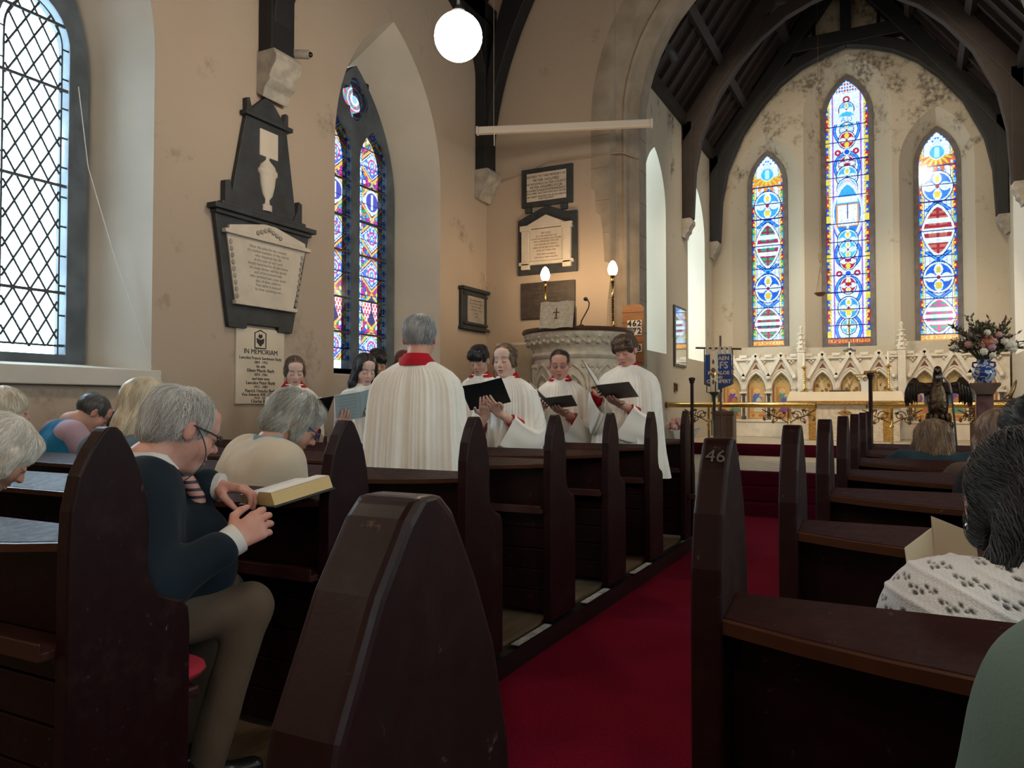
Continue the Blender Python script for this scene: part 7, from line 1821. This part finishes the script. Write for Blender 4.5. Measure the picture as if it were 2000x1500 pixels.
seated('white-haired person bowed low at the left edge, nearest the camera on that side', (-2.70, 1.50, 1.035), 78, cloth_mat('dark_grey_wool', (.025, .027, .035), .9), hb=.235, pitch=.75, style='wavy', male=False, hairc=(.55, .51, .46), hairc2=(.88, .85, .80), skin=(.56, .30, .22), hair_wave=.004, strands=2000, strand_len=10, neck=(0, -.12, -.07), jseed=7)
seated('woman with fair straight hair almost hidden behind the man in the navy blazer', (-2.845, 2.17, 1.182), 84, cloth_mat('slate_blue_cloth', (.10, .15, .20), .9), hb=.045, arms=(((-.24, -.03, .62), (-.10, .12, .60)), ((.24, -.03, .62), (.10, .12, .60))), pitch=.3, style='longback', male=False, hairc=(.36, .29, .20), hairc2=(.62, .56, .44), skin=(.58, .36, .28), jseed=8, sh=.95)

# right of the aisle
seated('woman with blonde-brown hair and dark teal top, head bowed, before the eagle lectern', (.115, 4.74, .985), 100, cloth_mat('dark_teal_cloth', (.010, .030, .045), .85), hb=.13, pitch=.42, style='bob', male=False, hairc=(.085, .048, .028), hairc2=(.30, .20, .125), skin=(.56, .33, .25), neck=(0, -.06, -.055), sh=1.12, jseed=9, strands=1500, hair_wave=.0045)
seated('woman with long light brown hair seen from behind below the marble pedestal', (.345, 3.95, 1.05), 98, cloth_mat('brown_cloth', (.07, .045, .035), .9), hb=.14, pitch=.2, style='longback', male=False, hairc=(.11, .065, .045), hairc2=(.25, .16, .11), skin=(.56, .33, .25), jseed=10)
seated('person with a dark hair bun at the right edge, behind the lace cardigan', (.365, 3.24, 1.10), 98, cloth_mat('black_cloth', (.012, .012, .016), .9), hb=.14, pitch=.2, style='bun', male=False, hairc=(.014, .015, .017), hairc2=(.05, .055, .06), skin=(.56, .33, .25), jseed=11)
M_lace = mat('white_open_knit', (1, 1, 1), .9, attr='tint', sheen=.3, bump=.45, bscale=420, spec=.2, var=.05, vscale=40)
def lace(Vt, Nn):
    """raised bands and rows of small eyelet flowers knitted into the cardigan"""
    rad = np.hypot(Vt[:, 0], Vt[:, 1] + .10); z = Vt[:, 2] - .80 * rad
    ang = np.arctan2(Vt[:, 0], -(Vt[:, 1] + .02)) * np.clip(rad, .09, .2)
    per = .060; q = (z / per) % 1
    ridge = np.exp(-((q - .5) / .09) ** 2); Vt = Vt + Nn * (.0035 * ridge)[:, None]
    C = np.tile(np.array((.74, .72, .72)), (len(Vt), 1)); row = np.floor(z / per)
    u = (ang / .052 + .5 * (row % 2)) % 1 - .5; w = (((z / per) % 1) + .5) % 1 - .5
    d = np.full(len(Vt), 1.0)
    for a, b in ((0, .0), (.14, .13), (-.14, .13), (.2, -.08), (-.2, -.08), (0, -.20)): d = np.minimum(d, np.hypot((u - a) * .052, (w - b) * per))
    hole = np.clip((.0052 - d) / .0018, 0, 1); C = C * (1 - .88 * hole[:, None]); Vt = Vt - Nn * (.003 * hole)[:, None]
    C *= (1 - .10 * (.5 + .5 * np.sin(ang * 900)))[:, None]
    return Vt, C
Hl = (.163, 1.455, 1.040)
class _G:
    class e: location = (Hl[0], Hl[1], .12); rotation_euler = (0, 0, R_(100) - PI / 2)
wl = toL(_G, (.115, 1.70, .795)); elb = toL(_G, (-.01, 1.50, .70))
wr2 = toL(_G, (.45, 1.75, .80)); er2 = toL(_G, (.46, 1.5, .74))
fh = toL(_G, (.085, 1.755, .875)) - wl
hl2 = hand_prims(wl, fh, (.8, .3, 0), 1, curl=(.5, .7, .5)) + [cap(wl - fh * .5, wl, .028, .026, .02)]
lc = seated('woman with a dark grey ponytail in a white open-knit cardigan, seen from behind', Hl, 100, M_lace, hb=.06, jname='cardigan', pitch=.30, yaw=-.10, style='pony', male=False, hairc=(.012, .013, .015), hairc2=(.06, .065, .072), skin=(.60, .36, .28), res=.0030, fold=.002, sh=.88, girth=.95, colfn=lace, jseed=12,
            arms=((elb, wl - fh * .3), (er2, wr2)), hands=(hl2,), hres=.0026, strands=5200, strand_len=16, hair_wave=.0012, neck=(0, -.075, -.090), hair_rough=.42)
collar_ring(lc.e, lc.nb + V3(0, -.002, -.012), 0, mat('white_knit_band', (.70, .68, .68), .9, bump=.5, bscale=300), .070, .026, .9, 'neck_band', flare=.018)
Tl = lambda p: tuple(lc.R @ V3(p) + lc.hc)
MB().ell(Tl((-.082, -.004, -.038)), (.005, .005, .007), 8, 6).build('earring', mat('silver_earring', (.7, .7, .7), .2, metal=1.), lc.e, smooth=True)
MB().tube([tuple(lc.nb + V3(.066 * math.cos(a), .062 * math.sin(a), .012 + .006 * math.sin(a))) for a in [PI * i / 12 + PI for i in range(13)]], .0013, 5).build('necklace', mat('gold_chain', (.5, .32, .12), .3, metal=1.), lc.e, smooth=True)
e = thing('folded_paper', 'folded cream paper waved as a fan beside the lace cardigan', 'paper', (.078, 1.77, .905)); e.scale = (.85, .85, .85); e.rotation_euler = (R_(12), R_(-8), R_(30))
M_fan = mat('cream_paper', (.52, .42, .28), .8)
MB().add([(-.11, .0, -.07), (-.03, .028, -.07), (-.035, .03, .055), (-.12, .0, .03), (-.11, .003, -.07), (-.03, .031, -.07), (-.035, .033, .055), (-.12, .003, .03)], [(0, 1, 2, 3), (4, 7, 6, 5), (0, 4, 5, 1), (1, 5, 6, 2), (2, 6, 7, 3), (3, 7, 4, 0)]).build('left_leaf', M_fan, e)
MB().add([(-.03, .028, -.07), (.06, -.005, -.075), (.05, .0, .04), (-.035, .03, .085), (-.03, .031, -.07), (.06, -.002, -.075), (.05, .003, .04), (-.035, .033, .085)], [(0, 1, 2, 3), (4, 7, 6, 5), (0, 4, 5, 1), (1, 5, 6, 2), (2, 6, 7, 3), (3, 7, 4, 0)]).build('right_leaf', M_fan, e)
# neighbour in the sage green jacket
gp = seated('person in a sage green jacket cut off by the lower right edge', (.312, .88, 1.175), 96, cloth_mat('sage_green_cloth', (.11, .165, .14), .8, .1, .3), hb=.24, arms=(((-.28, -.12, .60), (-.12, .02, .58)), ((.28, -.12, .60), (.12, .02, .58))), jname='jacket', sh=1.12, girth=1.0, pitch=.2, style='short', hairc=(.05, .035, .025), skin=PINK, jseed=13, res=.006, fold=.003, armr=(.075, .055), neck=(0, -.075, -.15))
collar_ring(gp.e, gp.nb + V3(0, -.004, -.010), 0, cloth_mat('sage_green_cloth', (.11, .165, .14)), .086, .045, .7, 'jacket_collar', flare=.03)

# ------------------------------------------------------------------ details belong to the part they sit on
SUB = (('rubbed_front_edge', ('book_rest',)), ('spectacle_lens', ('spectacles',)), ('spectacle_cord', ('spectacles',)), ('printed_staves', ('pages',)), ('open_page', ('page_block',)), ('printed_lines', ('page_block',)),
       ('lettering', ('white_tablet', 'marble_slab', 'slate_slab', 'grey_tablet', 'number_card', 'cloth', 'bench_end')), ('monogram', ('cloth',)), ('crest', ('marble_slab',)), ('crest_frame', ('marble_slab',)), ('carved_foliage', ('white_tablet',)),
       ('gold_band', ('altar_frontal',)), ('embroidered_cross', ('altar_frontal', 'cloth_fall')), ('gold_fringe', ('linen',)), ('trefoil_recess', ('gable',)), ('pinnacle', ('pinnacle_pier',)), ('switch', ('plate',)), ('prong', ('iron_stand',)),
       ('motif', ('wax',)), ('gilt_band', ('wax',)), ('scrollwork', ('stanchion',)), ('cassock_cuff', ('surplice_sleeve',)), ('end_collar', ('brass_tube',)), ('print', ('frame',)), ('glass', ('frame',)), ('lens', ('housing',)), ('handle', ('vase_body',)),
       ('leaf_frieze', ('stone_drum',)), ('blind_arcade', ('stone_drum',)), ('niche_panel', ('stone_drum',)), ('neckband', ('surplice',)), ('small_candle', ('stem',)), ('collar_piping', ('blouse_collar',)))
kids = {}
for o in SC.objects:
    if o.parent is not None: kids.setdefault(o.parent.name, []).append(o)
for plist in list(kids.values()):
    by = {}
    for o in plist: by.setdefault(o.name.split('.')[0], []).append(o)
    for ch, hosts in SUB:
        for h in hosts:
            if ch in by and h in by:
                A, B = by[ch], by[h]
                for i, o in enumerate(A): o.parent = B[i % len(B)] if len(A) >= len(B) else B[0]
                break
